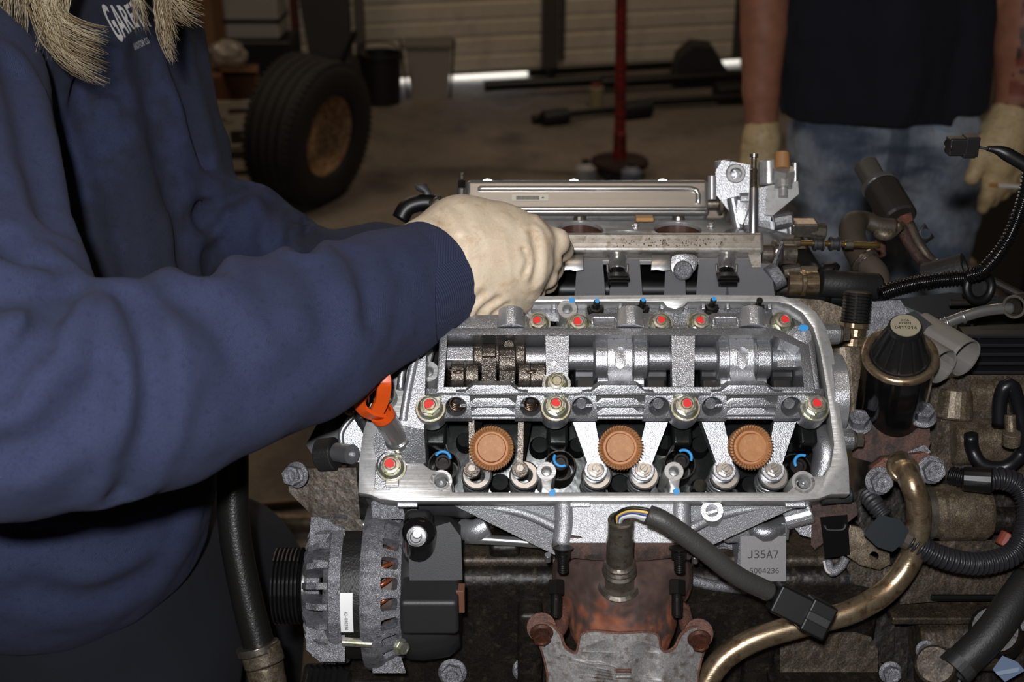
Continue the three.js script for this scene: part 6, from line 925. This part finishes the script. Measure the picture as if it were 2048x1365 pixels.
  const print = (text, corners, warp) => { const g = subdivide(plain(new THREE.ShapeGeometry(font.generateShapes(text, 1), 6)), 0.12), p = g.attributes.position; g.computeBoundingBox(); const b = g.boundingBox, o = g.clone();
    for (let i = 0; i < p.count; i++) { const u = (p.getX(i) - b.min.x) / (b.max.x - b.min.x); let v = (p.getY(i) - b.min.y) / (b.max.y - b.min.y); v = 0.5 + (v - 0.5) * (1 - warp * (1 - Math.pow(Math.abs(2 * u - 1), 1.2))); const [bl, br, tl, tr2] = corners, x = lerp(lerp(bl[0], br[0], u), lerp(tl[0], tr2[0], u), v), y = lerp(lerp(bl[1], br[1], u), lerp(tl[1], tr2[1], u), v), q = march(f, x, y) ?? W(x, y, 1.0), n = q.clone().sub(CAM).normalize(); q.addScaledVector(n, -0.0022); p.setXYZ(i, q.x, q.y, q.z); }
    g.deleteAttribute('normal'); g.computeVertexNormals(); return g; };
  part(t, 'chest_print', [print("GARETT'S", [[240, 88], [326, 55], [197, 8], [286, -22]], 0.42)], M(0xb9b4b0, 0.8, 0, { side: THREE.DoubleSide }), "white printed word GARETT'S");
  part(t, 'chest_print_line', [print('MOTOR CO', [[270, 101], [300, 86], [266, 87], [294, 74]], 0)], M(0x8f8b8c, 0.8, 0, { side: THREE.DoubleSide }), 'small printed line');
  // gloved hand: back of the hand to the camera, fingers curled round the rail
  const B = (x, y, d, r) => bone(x, y, d, r);
  const hand = chains([[B(820, 560, 0.975, 100), B(880, 542, 0.99, 114), B(930, 524, 1.0, 124), B(985, 522, 1.005, 108), B(1026, 515, 1.01, 78)], [B(920, 560, 1.0, 100), B(975, 592, 1.01, 70), B(1015, 596, 1.02, 46)], [B(930, 470, 1.0, 66), B(1000, 465, 1.0, 46), B(1058, 470, 1.0, 33)], [B(1000, 505, 0.992, 50), B(1062, 506, 0.992, 30)], [B(1000, 545, 0.992, 46), B(1056, 542, 0.994, 28)], [B(985, 585, 1.0, 38), B(1040, 574, 1.004, 25)]], 0.018);
  const fing = [[B(1058, 470, 1.004, 30), B(1112, 484, 1.012, 25), B(1124, 500, 1.045, 21), B(1100, 508, 1.07, 18)], [B(1060, 506, 1.0, 28), B(1098, 522, 1.014, 24), B(1104, 540, 1.045, 20), B(1085, 545, 1.068, 17)], [B(1054, 541, 1.002, 26), B(1092, 554, 1.018, 21), B(1094, 568, 1.045, 18), B(1070, 572, 1.066, 16)], [B(1038, 573, 1.01, 23), B(1068, 586, 1.026, 18), B(1066, 596, 1.05, 15)]];
  const thumb = [B(930, 470, 1.03, 55), B(1010, 445, 1.055, 34), B(1075, 465, 1.07, 26), B(1112, 482, 1.078, 21)];
  const ff = chains(fing, 0.003), ft = chains([thumb], 0.01), wr = (p) => 0.0011 * Math.sin((p.x * 0.9 + p.y * 0.6) * 330 + 5 * fbm(p.x * 30, p.y * 30, p.z * 30, 2)) * smooth(fbm(p.x * 22 + 7, p.y * 22, p.z * 22, 2), -0.05, 0.3);
  const fh = (p) => smin(smin(hand(p), ff(p), 0.006), ft(p), 0.012) + wr(p) + fbm(p.x * 40, p.y * 40, p.z * 40, 2) * 0.0012;
  const hlo = W(790, 690, 1.0), hhi = W(1150, 380, 1.0), folds = creased(fh, [[[[915, 655], [935, 615], [965, 590]], 0.0022, 0.004], [[[940, 658], [965, 620], [995, 600]], 0.0022, 0.004], [[[968, 655], [990, 628], [1010, 612]], 0.002, 0.004], [[[900, 560], [912, 520], [918, 480]], 0.0018, 0.004], [[[1068, 470], [1074, 510], [1070, 560]], 0.0022, 0.0045], [[[1048, 500], [1056, 520], [1050, 545]], 0.0016, 0.003]]);
  part(t, 'glove', [polygonise(folds, V(hlo.x, hlo.y - 0.03, -1.03), V(hhi.x, hhi.y + 0.03, -0.82), 0.0026)], mLatex, 'cream latex glove on the working hand');
  const rest = chains([[B(850, 515, 1.12, 58), B(930, 510, 1.13, 62), B(985, 500, 1.135, 45)], [B(985, 485, 1.13, 20), B(1035, 480, 1.125, 18), B(1060, 490, 1.12, 15)], [B(985, 505, 1.13, 20), B(1040, 505, 1.125, 18), B(1065, 512, 1.12, 15)], [B(980, 525, 1.13, 19), B(1030, 530, 1.125, 17), B(1055, 535, 1.12, 14)], [B(970, 540, 1.13, 17), B(1010, 548, 1.125, 15)], [B(900, 480, 1.12, 24), B(960, 458, 1.11, 18)]], 0.01);
  part(t, 'far_glove', [polygonise(rest, W(780, 600, 1.12).add(V(0, 0, -0.06)), W(1090, 430, 1.12).add(V(0, 0, 0.1)), 0.006)], mLatex, 'cream latex glove on the far hand, behind the working hand');
}
// ---------------------------------------------------------------- the second mechanic
{
  const Z0 = -2.39, bz = (x, y, r, dz = 0) => ({ p: Zp(x, y, Z0 + dz), r: r * 2.45 / FPX }), foot = V(Zp(1770, 300, Z0).x, 0, Z0), cx = foot.x;
  const t = thing('person', 'person in a dark T-shirt and faded jeans standing behind the engine with a cigarette', 'person', foot);
  const w = (x, y, z, r) => ({ p: V(cx + x, y, Z0 + z), r });
  const arms = [[w(-0.2, 1.42, 0, 0.06), bz(1535, -230, 58, -0.02), bz(1530, -100, 50, 0.02), bz(1528, 60, 44, 0.03), bz(1522, 180, 36, 0.04), bz(1524, 262, 29, 0.05)], [w(0.2, 1.42, 0, 0.06), bz(2050, -230, 62, -0.02), bz(2058, -60, 62, 0.02), bz(2050, 90, 58, 0.05), bz(2034, 190, 40, 0.06), bz(2022, 240, 34, 0.07)]];
  const fb = chains([[w(-0.05, 1.22, 0, 0.09), w(-0.1, 1.35, 0, 0.1)], [w(0.05, 1.22, 0, 0.09), w(0.1, 1.35, 0, 0.1)], ...arms, [w(0, 1.42, 0, 0.06), w(0, 1.56, 0.01, 0.055)], [w(0, 1.63, 0.02, 0.085), w(0, 1.68, 0, 0.09)], [w(0, 1.58, 0.06, 0.045)], [w(0, 1.65, 0.1, 0.012), w(0, 1.62, 0.115, 0.014)], [w(-0.015, 1.59, 0.1, 0.008), w(0.015, 1.59, 0.1, 0.008)], [w(0.09, 1.64, 0, 0.016)], [w(-0.09, 1.64, 0, 0.016)]], 0.025);
  const skin = new THREE.Color(0xb0745a), ink = new THREE.Color(0x1d1a1e), red = new THREE.Color(0x7a2420), pale = new THREE.Color(0x9c6850);
  const bare = (p) => { const k = skin.clone().lerp(pale, clamp(0.5 + 1.6 * fbm(p.x * 50, p.y * 50, p.z * 50, 3), 0, 1)); if (p.x > cx + 0.19 && p.y > 1.06 && p.y < 1.4) { const a = Math.abs(fbm(p.x * 26, p.y * 20, p.z * 26, 2)), b = fbm(p.x * 18 + 9, p.y * 18, p.z * 18, 2); if (a < 0.055) k.lerp(ink, 0.85); else if (b > 0.1) k.lerp(red, 0.65); else if (b < -0.12) k.lerp(ink, 0.55); } return k.toArray(); };
  const body = part(t, 'body', [polygonise(fb, V(cx - 0.34, 0.86, Z0 - 0.14), V(cx + 0.4, 1.8, Z0 + 0.16), 0.007, bare)], M(0xffffff, 0.55, 0, { vertexColors: true }), 'bare forearms, one tattooed'); for (const s of [-1, 1]) part(body, 'eye', [lathe([[0, 0.011], [0.006, 0.009], [0.011, 0]], V(0, 0, 1), V(cx + s * 0.032, 1.66, Z0 + 0.085), 14)], M(0xe8e6e0, 0.3));
  part(t, 'hair', [polygonise(chains([[w(0, 1.71, -0.03, 0.092)], [w(0, 1.66, -0.05, 0.08)]], 0.02), V(cx - 0.14, 1.55, Z0 - 0.16), V(cx + 0.14, 1.84, Z0 + 0.1), 0.01)], M(0x3a2e26, 0.7), 'short dark hair');
  const shirt0 = chains([[bz(1672, 190, 100, 0.02), bz(1676, 40, 102, 0.02), bz(1690, -120, 110, 0.0), bz(1690, -250, 100, 0)], [bz(1770, 170, 120, 0.05), bz(1770, 40, 120, 0.05), bz(1775, -150, 120, 0.03)], [bz(1872, 190, 100, 0.02), bz(1872, 40, 104, 0.02), bz(1860, -120, 110, 0.0), bz(1860, -250, 100, 0)], [w(-0.2, 1.42, 0, 0.085), bz(1548, -190, 78, -0.02)], [w(0.2, 1.42, 0, 0.085), bz(2035, -190, 80, -0.02)], [w(-0.18, 1.42, 0, 0.085), w(0.18, 1.42, 0, 0.085)]], 0.05);
  const hemY = Zp(1770, 246, Z0 + 0.1).y, shirt = (p) => Math.max(shirt0(p) + 0.006 * Math.sin(p.x * 34 + 2 * fbm(p.x * 4, p.y * 3, 1, 2)) + fbm(p.x * 10, p.y * 5, p.z * 10, 3) * 0.02, hemY + 0.006 * Math.sin(p.x * 20) + (p.x > cx + 0.09 ? 0.022 : 0) - p.y);
  part(t, 't_shirt', [polygonise(shirt, V(cx - 0.36, hemY - 0.03, Z0 - 0.2), V(cx + 0.36, 1.56, Z0 + 0.22), 0.0085)], M(0x1a1a24, 0.92, 0, { bumpMap: twill, bumpScale: 0.0002 }), 'plain dark navy T-shirt');
  const jeans0 = chains([[bz(1685, 285, 108, 0), bz(1668, 420, 98, 0.0), { p: V(cx - 0.11, 0.5, Z0 + 0.01), r: 0.082 }, { p: V(cx - 0.12, 0.09, Z0 - 0.02), r: 0.075 }], [bz(1860, 285, 98, 0), bz(1862, 420, 96, 0), { p: V(cx + 0.1, 0.5, Z0 + 0.01), r: 0.082 }, { p: V(cx + 0.12, 0.09, Z0 - 0.02), r: 0.075 }], [bz(1690, 280, 105, 0.02), bz(1850, 280, 100, 0.02)]], 0.03);
  const jf = (p) => Math.max(jeans0(p) + 0.006 * Math.sin(p.y * 60 + p.x * 26 + 3 * fbm(p.x * 7, p.y * 7, p.z * 7, 2)) * smooth(fbm(p.x * 6, p.y * 6, p.z * 6, 2), -0.1, 0.25) + fbm(p.x * 16, p.y * 16, p.z * 16, 3) * 0.006, p.y - 1.12);
  const d0 = new THREE.Color(0x5f6b7c), d1 = new THREE.Color(0xb2bac4), d2 = new THREE.Color(0x343e4e);
  const denim = (p) => { const whisk = fbm(p.x * 8 + 4, p.y * 26, p.z * 8, 4), wear = fbm(p.x * 9, p.y * 5, 3, 3), grain = fbm(p.x * 160, p.y * 60, p.z * 160, 2), k = d0.clone(); k.lerp(d1, clamp(0.34 + wear * 1.7 + whisk * 0.9 + grain * 0.5, 0, 0.95)); k.lerp(d2, clamp(-whisk * 2.4 - 0.1, 0, 0.7)); const fly = Math.abs(p.x - cx + 0.012); if (fly < 0.017 && p.y > 0.76) k.lerp(d2, 0.55); return k.toArray(); };
  const jn = part(t, 'jeans', [polygonise(jf, V(cx - 0.26, 0.04, Z0 - 0.16), V(cx + 0.26, 1.13, Z0 + 0.16), 0.0085, denim)], M(0xffffff, 0.9, 0, { vertexColors: true, bumpMap: twill, bumpScale: 0.0003 }), 'faded blue jeans');
  const pocket = [[1862, 232], [1868, 250], [1895, 262], [1950, 264]].map(([x, y]) => Zp(x, y, Z0 + 0.11)), pk = pocket.map((q) => { const r = q.clone(); for (let i = 0; i < 40 && jf(r) > 0.001; i++) r.z -= 0.004; return r; }); part(jn, 'pocket_seam', [sweep(pk, 0.0022, 20, 6)], M(0x8fa3ba, 0.9));
  for (const s of [-0.12, 0.12]) part(t, 'boot', [hull([V(cx + s - 0.05, 0, Z0 - 0.1), V(cx + s + 0.05, 0, Z0 - 0.1), V(cx + s - 0.05, 0, Z0 + 0.2), V(cx + s + 0.05, 0, Z0 + 0.2), V(cx + s - 0.04, 0.05, Z0 + 0.19), V(cx + s + 0.04, 0.05, Z0 + 0.19), V(cx + s - 0.05, 0.12, Z0 - 0.1), V(cx + s + 0.05, 0.12, Z0 - 0.1), V(cx + s - 0.045, 0.12, Z0 + 0.02), V(cx + s + 0.045, 0.12, Z0 + 0.02)])], mBlack);
  const gl = (list, k, label, fold) => { const g0 = chains(list, k); let lo = V(9, 9, 9), hi = V(-9, -9, -9); list.flat().forEach(({ p, r }) => { lo.min(p.clone().addScalar(-r - 0.01)); hi.max(p.clone().addScalar(r + 0.01)); }); part(t, 'glove', [polygonise((p) => g0(p) + fbm(p.x * 40, p.y * 40, p.z * 40, 2) * 0.003, lo, hi, 0.0042)], mLatexDirty, label); };
  gl([[bz(1524, 258, 33, 0.05), bz(1523, 275, 36, 0.055), bz(1522, 318, 34, 0.06)], [bz(1500, 300, 17, 0.06), bz(1496, 330, 15, 0.065), bz(1500, 352, 13, 0.07)], [bz(1515, 330, 14, 0.06), bz(1512, 365, 12, 0.08), bz(1516, 385, 11, 0.07)], [bz(1528, 330, 14, 0.06), bz(1528, 368, 12, 0.08), bz(1530, 388, 11, 0.06)], [bz(1540, 328, 13, 0.06), bz(1543, 360, 12, 0.08), bz(1543, 380, 10, 0.06)], [bz(1550, 320, 12, 0.05), bz(1553, 348, 10, 0.06), bz(1552, 365, 9, 0.05)]], 0.012, 'cream latex glove on the hanging hand');
  gl([[bz(2022, 232, 40, 0.07), bz(2012, 262, 46, 0.075), bz(2000, 300, 46, 0.08), bz(1995, 325, 38, 0.085)], [bz(2030, 280, 30, 0.07), bz(2030, 330, 24, 0.08)], [bz(1975, 290, 24, 0.09), bz(1958, 325, 18, 0.1), bz(1944, 356, 14, 0.105)], [bz(1985, 330, 20, 0.09), bz(1982, 370, 17, 0.1), bz(1972, 400, 14, 0.105), bz(1966, 416, 12, 0.105)], [bz(2000, 335, 20, 0.085), bz(1998, 372, 17, 0.095), bz(1984, 402, 13, 0.09)], [bz(2018, 335, 19, 0.075), bz(2016, 362, 16, 0.085), bz(2004, 388, 13, 0.08)], [bz(2034, 328, 17, 0.06), bz(2034, 352, 14, 0.07), bz(2024, 374, 12, 0.07)]], 0.011, 'dirty cream latex glove holding a cigarette');
  const c0 = Zp(1978, 370, Z0 + 0.115), c1 = Zp(2044, 374, Z0 + 0.13), cg = thing('cigarette', 'white cigarette with a tan filter between gloved fingers', 'cigarette', c0); part(cg, 'paper', [rod(c0.clone().lerp(c1, 0.28), c1, 0.0042)], M(0xe2ddd6, 0.7)); part(cg, 'filter', [rod(c0, c0.clone().lerp(c1, 0.28), 0.0042)], M(0xc07f45, 0.7), 'tan filter');
}

// ---------------------------------------------------------------- things standing about the shop floor
const UP3 = V(0, 1, 0);
{
  const b = H(1238, 352, 0), t = thing('jack_post', 'tall red post on a round base standing on the shop floor', 'post', b), mR = M(0xffffff, 0.5, 0.1, { map: grimeTex([0x8a1d18, 0x6e1612, 0x3a1512], 0.2, 401, { speck: 0.1 }) }), q = (y, dx = 0) => V(b.x + dx, y, b.z);
  part(t, 'post', [rod(q(0.09), q(1.75, -0.045), 0.024, 0.022, 20)], mR); part(t, 'foot_sleeve', [rod(q(0.075), q(0.2, -0.003), 0.031, 0.028, 20)], mR);
  part(t, 'base_plate', [lathe([[0, 0.05], [0.125, 0.05], [0.13, 0.058], [0.125, 0.075], [0.05, 0.085], [0, 0.085]], UP3, b, 28)], M(0x2b1513, 0.6, 0.2));
  for (let i = 0; i < 4; i++) { const a = i * 1.57 + 0.6; part(t, 'caster', [rod(V(b.x + 0.1 * Math.cos(a) - 0.012, 0.025, b.z + 0.1 * Math.sin(a)), V(b.x + 0.1 * Math.cos(a) + 0.012, 0.025, b.z + 0.1 * Math.sin(a)), 0.025)], mBlack); }
  for (const [x, y, h, c, lab] of [[1170, 372, 0.11, 0x9a9c9e, 'pale plastic jug beside the foot of the red post'], [1262, 374, 0.1, 0x6c7486, 'grey-blue tin beside the foot of the red post']]) { const p = H(x, y, 0), k = thing('shop_container', lab, 'container', p); part(k, 'body', [lathe([[0, 0], [0.04, 0], [0.044, 0.006], [0.044, h - 0.03], [0.02, h - 0.008], [0, h - 0.008]], UP3, p, 22)], M(c, 0.5)); part(k, 'lid', [rod(V(p.x, h - 0.01, p.z), V(p.x, h + 0.008, p.z), 0.017)], mBlack); }
}
{
  const R = 0.3, ax = V(0.89, -0.11, 0.45).normalize(), g0 = H(640, 404, 0), c = g0.clone().add(V(0, R * 0.995, 0)).addScaledVector(V(ax.x, 0, ax.z), -0.03), t = thing('car_tyre', 'worn black car tyre standing upright beside the printed carton', 'tyre', g0);
  const pr = [[0.165, -0.1], [0.172, -0.112], [0.2, -0.122], [0.25, -0.124], [0.285, -0.112], [0.297, -0.096]]; for (const z of [-0.072, -0.03, 0.012, 0.054]) pr.push([0.3, z - 0.012], [0.3, z - 0.005], [0.292, z - 0.003], [0.292, z + 0.003], [0.3, z + 0.005]); pr.push([0.297, 0.096], [0.285, 0.112], [0.25, 0.124], [0.2, 0.122], [0.172, 0.112], [0.165, 0.1], [0.175, 0.09], [0.255, 0.085], [0.275, 0.05], [0.275, -0.05], [0.255, -0.085], [0.175, -0.09], [0.165, -0.1]);
  part(t, 'carcass', [lathe(pr, ax, c, 84)], M(0x1d1b19, 0.75, 0, { bumpMap: midGrain, bumpScale: 0.0008 }));
  const e1 = V(0, 1, 0).addScaledVector(ax, -ax.y).normalize(), e2 = ax.clone().cross(e1), lug = [];
  for (let i = 0; i < 66; i++) for (const z of [-0.094, 0.096]) { const a = i / 66 * 6.283, r = e1.clone().multiplyScalar(Math.cos(a)).addScaledVector(e2, Math.sin(a)); lug.push(rbox(0.016, 0.03, 0.01, c.clone().addScaledVector(r, 0.295).addScaledVector(ax, z), 0.002, r, ax.clone().cross(r))); }
  part(t, 'shoulder_lugs', [lug], M(0x1a1816, 0.8)).userData.kind = 'stuff';
  part(t, 'rim', [lathe([[0.165, 0.095], [0.158, 0.085], [0.15, 0.03], [0.148, -0.02], [0.15, -0.08], [0.162, -0.095], [0.166, -0.09], [0.156, -0.02], [0.158, 0.03], [0.166, 0.09]], ax, c, 60)], M(0xffffff, 0.6, 0.1, { map: grimeTex([0xa88a62, 0x8a6a48, 0x6a4a30], 0.12, 411, { speck: 0.15 }) }), 'dusty tan rim barrel');
}
{ // printed carton with a brown box, tools and a bag on it
  const b = H(452, 372, 0), dir = V(0.12, 0, 0.99).normalize(), xr = V(0.99, 0, -0.12), t = thing('carton', 'white carton with black printing behind the sweatshirt sleeve', 'carton', b), w = 0.27, h = 0.37, dp = 0.3;
  part(t, 'box', [rbox(w, h, dp, b.clone().add(V(0, h / 2, -dp / 2)), 0.004, dir, xr)], M(0xa39c92, 0.8));
  const cv = document.createElement('canvas'); cv.width = 256; cv.height = 384; const g = cv.getContext('2d'); g.fillStyle = '#a9a39a'; g.fillRect(0, 0, 256, 384); g.fillStyle = '#2a2724'; for (const [x, y, a, c] of [[150, 26, 80, 22], [40, 70, 100, 8], [40, 86, 130, 6], [150, 130, 50, 60], [46, 210, 150, 10], [130, 226, 100, 40], [40, 250, 60, 8], [120, 320, 90, 26]]) g.fillRect(x, y, a, c);
  sticker(t, 'printed_face', cv, b.clone().add(V(0, h / 2, -dp / 2)).addScaledVector(dir, dp / 2 + 0.0004), dir, xr, w - 0.02, h - 0.02, 'black printed marks');
  const b2 = b.clone().add(V(0.0, h, -0.12)), u = thing('parts_box', 'open brown cardboard box of parts on the printed carton', 'box', b2); part(u, 'box', [rbox(0.3, 0.1, 0.22, b2.clone().add(V(0, 0.051, 0)), 0.003, dir, xr)], M(0x5e3f26, 0.85)); part(u, 'flap', [rbox(0.15, 0.004, 0.12, b2.clone().add(V(0.1, 0.118, 0.1)), 0.001, V(0.2, 0.3, 0.9))], M(0x7d5a3a, 0.85));
  const b3 = b2.clone().add(V(-0.14, 0.105, 0.02)), o = thing('orange_tool', 'orange-handled tool lying on the brown parts box', 'tool', b3); part(o, 'grip', [rod(b3.clone().add(V(-0.05, 0.03, 0.03)), b3.clone().add(V(0.06, 0.05, 0.0)), 0.022, 0.02)], M(0xe0500f, 0.5), 'orange grip'); part(o, 'shaft', [rod(b3.clone().add(V(0.06, 0.05, 0)), b3.clone().add(V(0.15, 0.09, -0.02)), 0.009)], mBlackSteel);
  const b4 = b2.clone().add(V(0.03, 0.104, -0.02)), pb = thing('plastic_bag', 'crumpled clear plastic bag on the brown parts box', 'bag', b4), fbg = (p) => p.clone().sub(b4).sub(V(0, 0.06, 0)).multiply(V(1, 1.3, 1.2)).length() - 0.085 + 0.03 * fbm(p.x * 18, p.y * 18, p.z * 18, 3);
  part(pb, 'bag', [polygonise(fbg, b4.clone().add(V(-0.13, -0.03, -0.12)), b4.clone().add(V(0.13, 0.17, 0.12)), 0.009)], M(0xb8b0a6, 0.2, 0, { transmission: 0.6, thickness: 0 }));
  const k0 = H(400, 300, 0).add(V(-0.12, 0, -0.7)), sh = thing('cardboard_stack', 'tall brown cardboard box behind the printed carton', 'box', k0); part(sh, 'box', [rbox(0.5, 0.78, 0.4, k0.clone().add(V(0, 0.39, 0)), 0.006)], M(0x64452b, 0.85)); part(sh, 'seam_tape', [rbox(0.05, 0.78, 0.003, k0.clone().add(V(0.1, 0.39, 0.2)), 0.001)], M(0x7a5a3c, 0.5));
}
{
  const b = H(540, 262, 0), t = thing('parts_washer', 'pale tank on a black stand behind the tyre', 'washer', b); part(t, 'tank', [rbox(0.26, 0.3, 0.25, b.clone().add(V(-0.02, 0.62, 0)), 0.02)], M(0x8f8d88, 0.45, 0.2)); part(t, 'stand', [rbox(0.32, 0.16, 0.3, b.clone().add(V(0, 0.39, 0)), 0.01)], mBlack); for (const [x, z] of [[-0.13, 0.12], [0.13, 0.12], [-0.13, -0.12], [0.13, -0.12]]) part(t, 'leg', [rod(b.clone().add(V(x, 0, z)), b.clone().add(V(x, 0.32, z)), 0.014)], mBlack); part(t, 'tank_band', [rbox(0.268, 0.02, 0.258, b.clone().add(V(-0.02, 0.56, 0)), 0.004)], mBlackSteel);
  const c = H(672, 205, 0), u = thing('shop_press', 'dark grey shop press frame with a slanted panel behind the tyre', 'press', c); part(u, 'panel', [hull([[-0.12, 0.25], [-0.2, 0.95], [0.1, 0.95], [0.1, 0.25]].flatMap(([x, y]) => [c.clone().add(V(x, y, 0.04)), c.clone().add(V(x, y, -0.04))]))], M(0x3a3835, 0.6, 0.2)); part(u, 'upright', [rbox(0.05, 1.2, 0.06, c.clone().add(V(0.15, 0.6, 0)), 0.005)], M(0x57534d, 0.55, 0.3)); part(u, 'upright', [rbox(0.04, 1.2, 0.05, c.clone().add(V(-0.2, 0.6, -0.06)), 0.005)], M(0x55281c, 0.6, 0.2)); part(u, 'base_beam', [rbox(0.4, 0.07, 0.09, c.clone().add(V(0, 0.035, 0)), 0.008)], mPost); part(u, 'pump_handle', [rod(c.clone().add(V(0.0, 0.12, 0.1)), c.clone().add(V(0.14, 0.4, 0.1)), 0.014)], mBlack); part(u, 'cross_beam', [rbox(0.42, 0.06, 0.07, c.clone().add(V(-0.02, 0.22, 0.0)), 0.006)], mPost);
  const d = H(764, 206, 0), v = thing('oil_bucket', 'black plastic bucket beside the grey bin', 'bucket', d); part(v, 'bucket', [lathe([[0, 0], [0.095, 0], [0.1, 0.006], [0.112, 0.25], [0.118, 0.252], [0.118, 0.27], [0.108, 0.27], [0.1, 0.02], [0, 0.02]], UP3, d, 30)], M(0x141312, 0.5)); part(v, 'bail', [sweep([d.clone().add(V(-0.112, 0.26, 0)), d.clone().add(V(-0.07, 0.33, 0.05)), d.clone().add(V(0.07, 0.33, 0.05)), d.clone().add(V(0.112, 0.26, 0))], 0.004, 20, 6)], mBlackSteel);
  const e = H(860, 190, 0), w = thing('grey_bin', 'grey upright bin with a folded rim against the roller door', 'bin', e); part(w, 'bin', [hull([[-0.095, 0.0], [0.1, 0.0], [-0.12, 0.27], [0.12, 0.27]].flatMap(([x, y]) => [e.clone().add(V(x, y, 0.08)), e.clone().add(V(x, y, -0.08))]))], M(0x8b867e, 0.6)); part(w, 'rim', [rbox(0.27, 0.025, 0.19, e.clone().add(V(0, 0.285, 0)), 0.006)], M(0x77726a, 0.6)); for (const s of [-1, 1]) part(w, 'side_bar', [rod(e.clone().add(V(s * 0.115, 0, 0.09)), e.clone().add(V(s * 0.145, 0.32, 0.09)), 0.007)], mPost);
}
{ // car axle lying in front of the door
  const p = (x, y, h) => H(x, y, h), a = p(1250, 172, 0), t = thing('car_axle', 'long dark car axle lying on the floor in front of the door', 'axle', a);
  part(t, 'beam', [rod(p(968, 172, 0.07), p(1250, 158, 0.07), 0.03)], mBlack); part(t, 'beam', [rod(p(1200, 166, 0.06), p(1500, 150, 0.06), 0.032)], mBlack); part(t, 'differential', [hull([[-0.17, 0], [-0.14, 0.16], [-0.06, 0.23], [0.05, 0.22], [0.13, 0.1], [0.17, 0]].flatMap(([x, y]) => [p(1400, 166, 0).add(V(x, y, 0.1)), p(1400, 166, 0).add(V(x, y, -0.1))]))], M(0x1c1a19, 0.6)); part(t, 'hub', [rod(p(1100, 152, 0.0), p(1100, 152, 0.0).add(V(0, 0.13, 0)), 0.035)], mBlack);
  const b = p(1300, 220, 0), u = thing('drive_shaft', 'dark drive shaft with joints lying nearer than the axle', 'shaft', b); part(u, 'shaft', [rod(p(1100, 232, 0.035), p(1300, 212, 0.035), 0.018)], mBlack); part(u, 'shaft', [rod(p(1290, 205, 0.04), p(1530, 192, 0.04), 0.022)], mBlack); part(u, 'joint', [rod(p(1085, 238, 0.035), p(1135, 232, 0.035), 0.042)], M(0x191a20, 0.5)); part(u, 'joint', [rod(p(1245, 222, 0.045), p(1300, 216, 0.045), 0.05)], M(0x151519, 0.5)); part(u, 'joint', [rod(p(1065, 240, 0.02), p(1085, 238, 0.02), 0.025)], mGreaseDark); part(u, 'boot', [rod(p(1430, 186, 0.05), p(1500, 182, 0.05), 0.055)], mBlack);
  const c = p(1192, 212, 0), v = thing('grease_tub', 'small cream tub between the axle and the drive shaft', 'tub', c); part(v, 'tub', [lathe([[0, 0], [0.034, 0], [0.04, 0.1], [0.034, 0.105], [0, 0.105]], UP3, c, 20)], M(0x8f8468, 0.6)); part(v, 'lid', [rod(c.clone().add(V(0, 0.104, 0)), c.clone().add(V(0, 0.12, 0)), 0.028)], M(0x6a2a20, 0.6));
  const k = H(2075, 600, 0).add(V(0.06, 0, -0.1)), w = thing('tool_cabinet', 'tall black tool cabinet behind the tattooed arm', 'cabinet', k); part(w, 'body', [rbox(0.62, 1.25, 0.5, k.clone().add(V(0.12, 0.66, 0)), 0.008)], M(0x0b0b0c, 0.55)); for (let i = 0; i < 5; i++) { const dr = part(w, 'drawer', [rbox(0.56, 0.2, 0.02, k.clone().add(V(0.12, 0.18 + i * 0.23, 0.255)), 0.004)], M(0x101012, 0.5)); part(dr, 'handle', [rbox(0.5, 0.02, 0.018, k.clone().add(V(0.12, 0.255 + i * 0.23, 0.27)), 0.004)], mPlasticGrey); }
  for (const s of [-0.12, 0.36]) part(w, 'caster', [rod(k.clone().add(V(s, 0.03, 0.15)), k.clone().add(V(s + 0.03, 0.03, 0.15)), 0.03)], mBlack);
}

scene.traverse((o) => { if (o.isMesh) { o.castShadow = true; o.receiveShadow = true; } });
renderer.render(scene, camera);
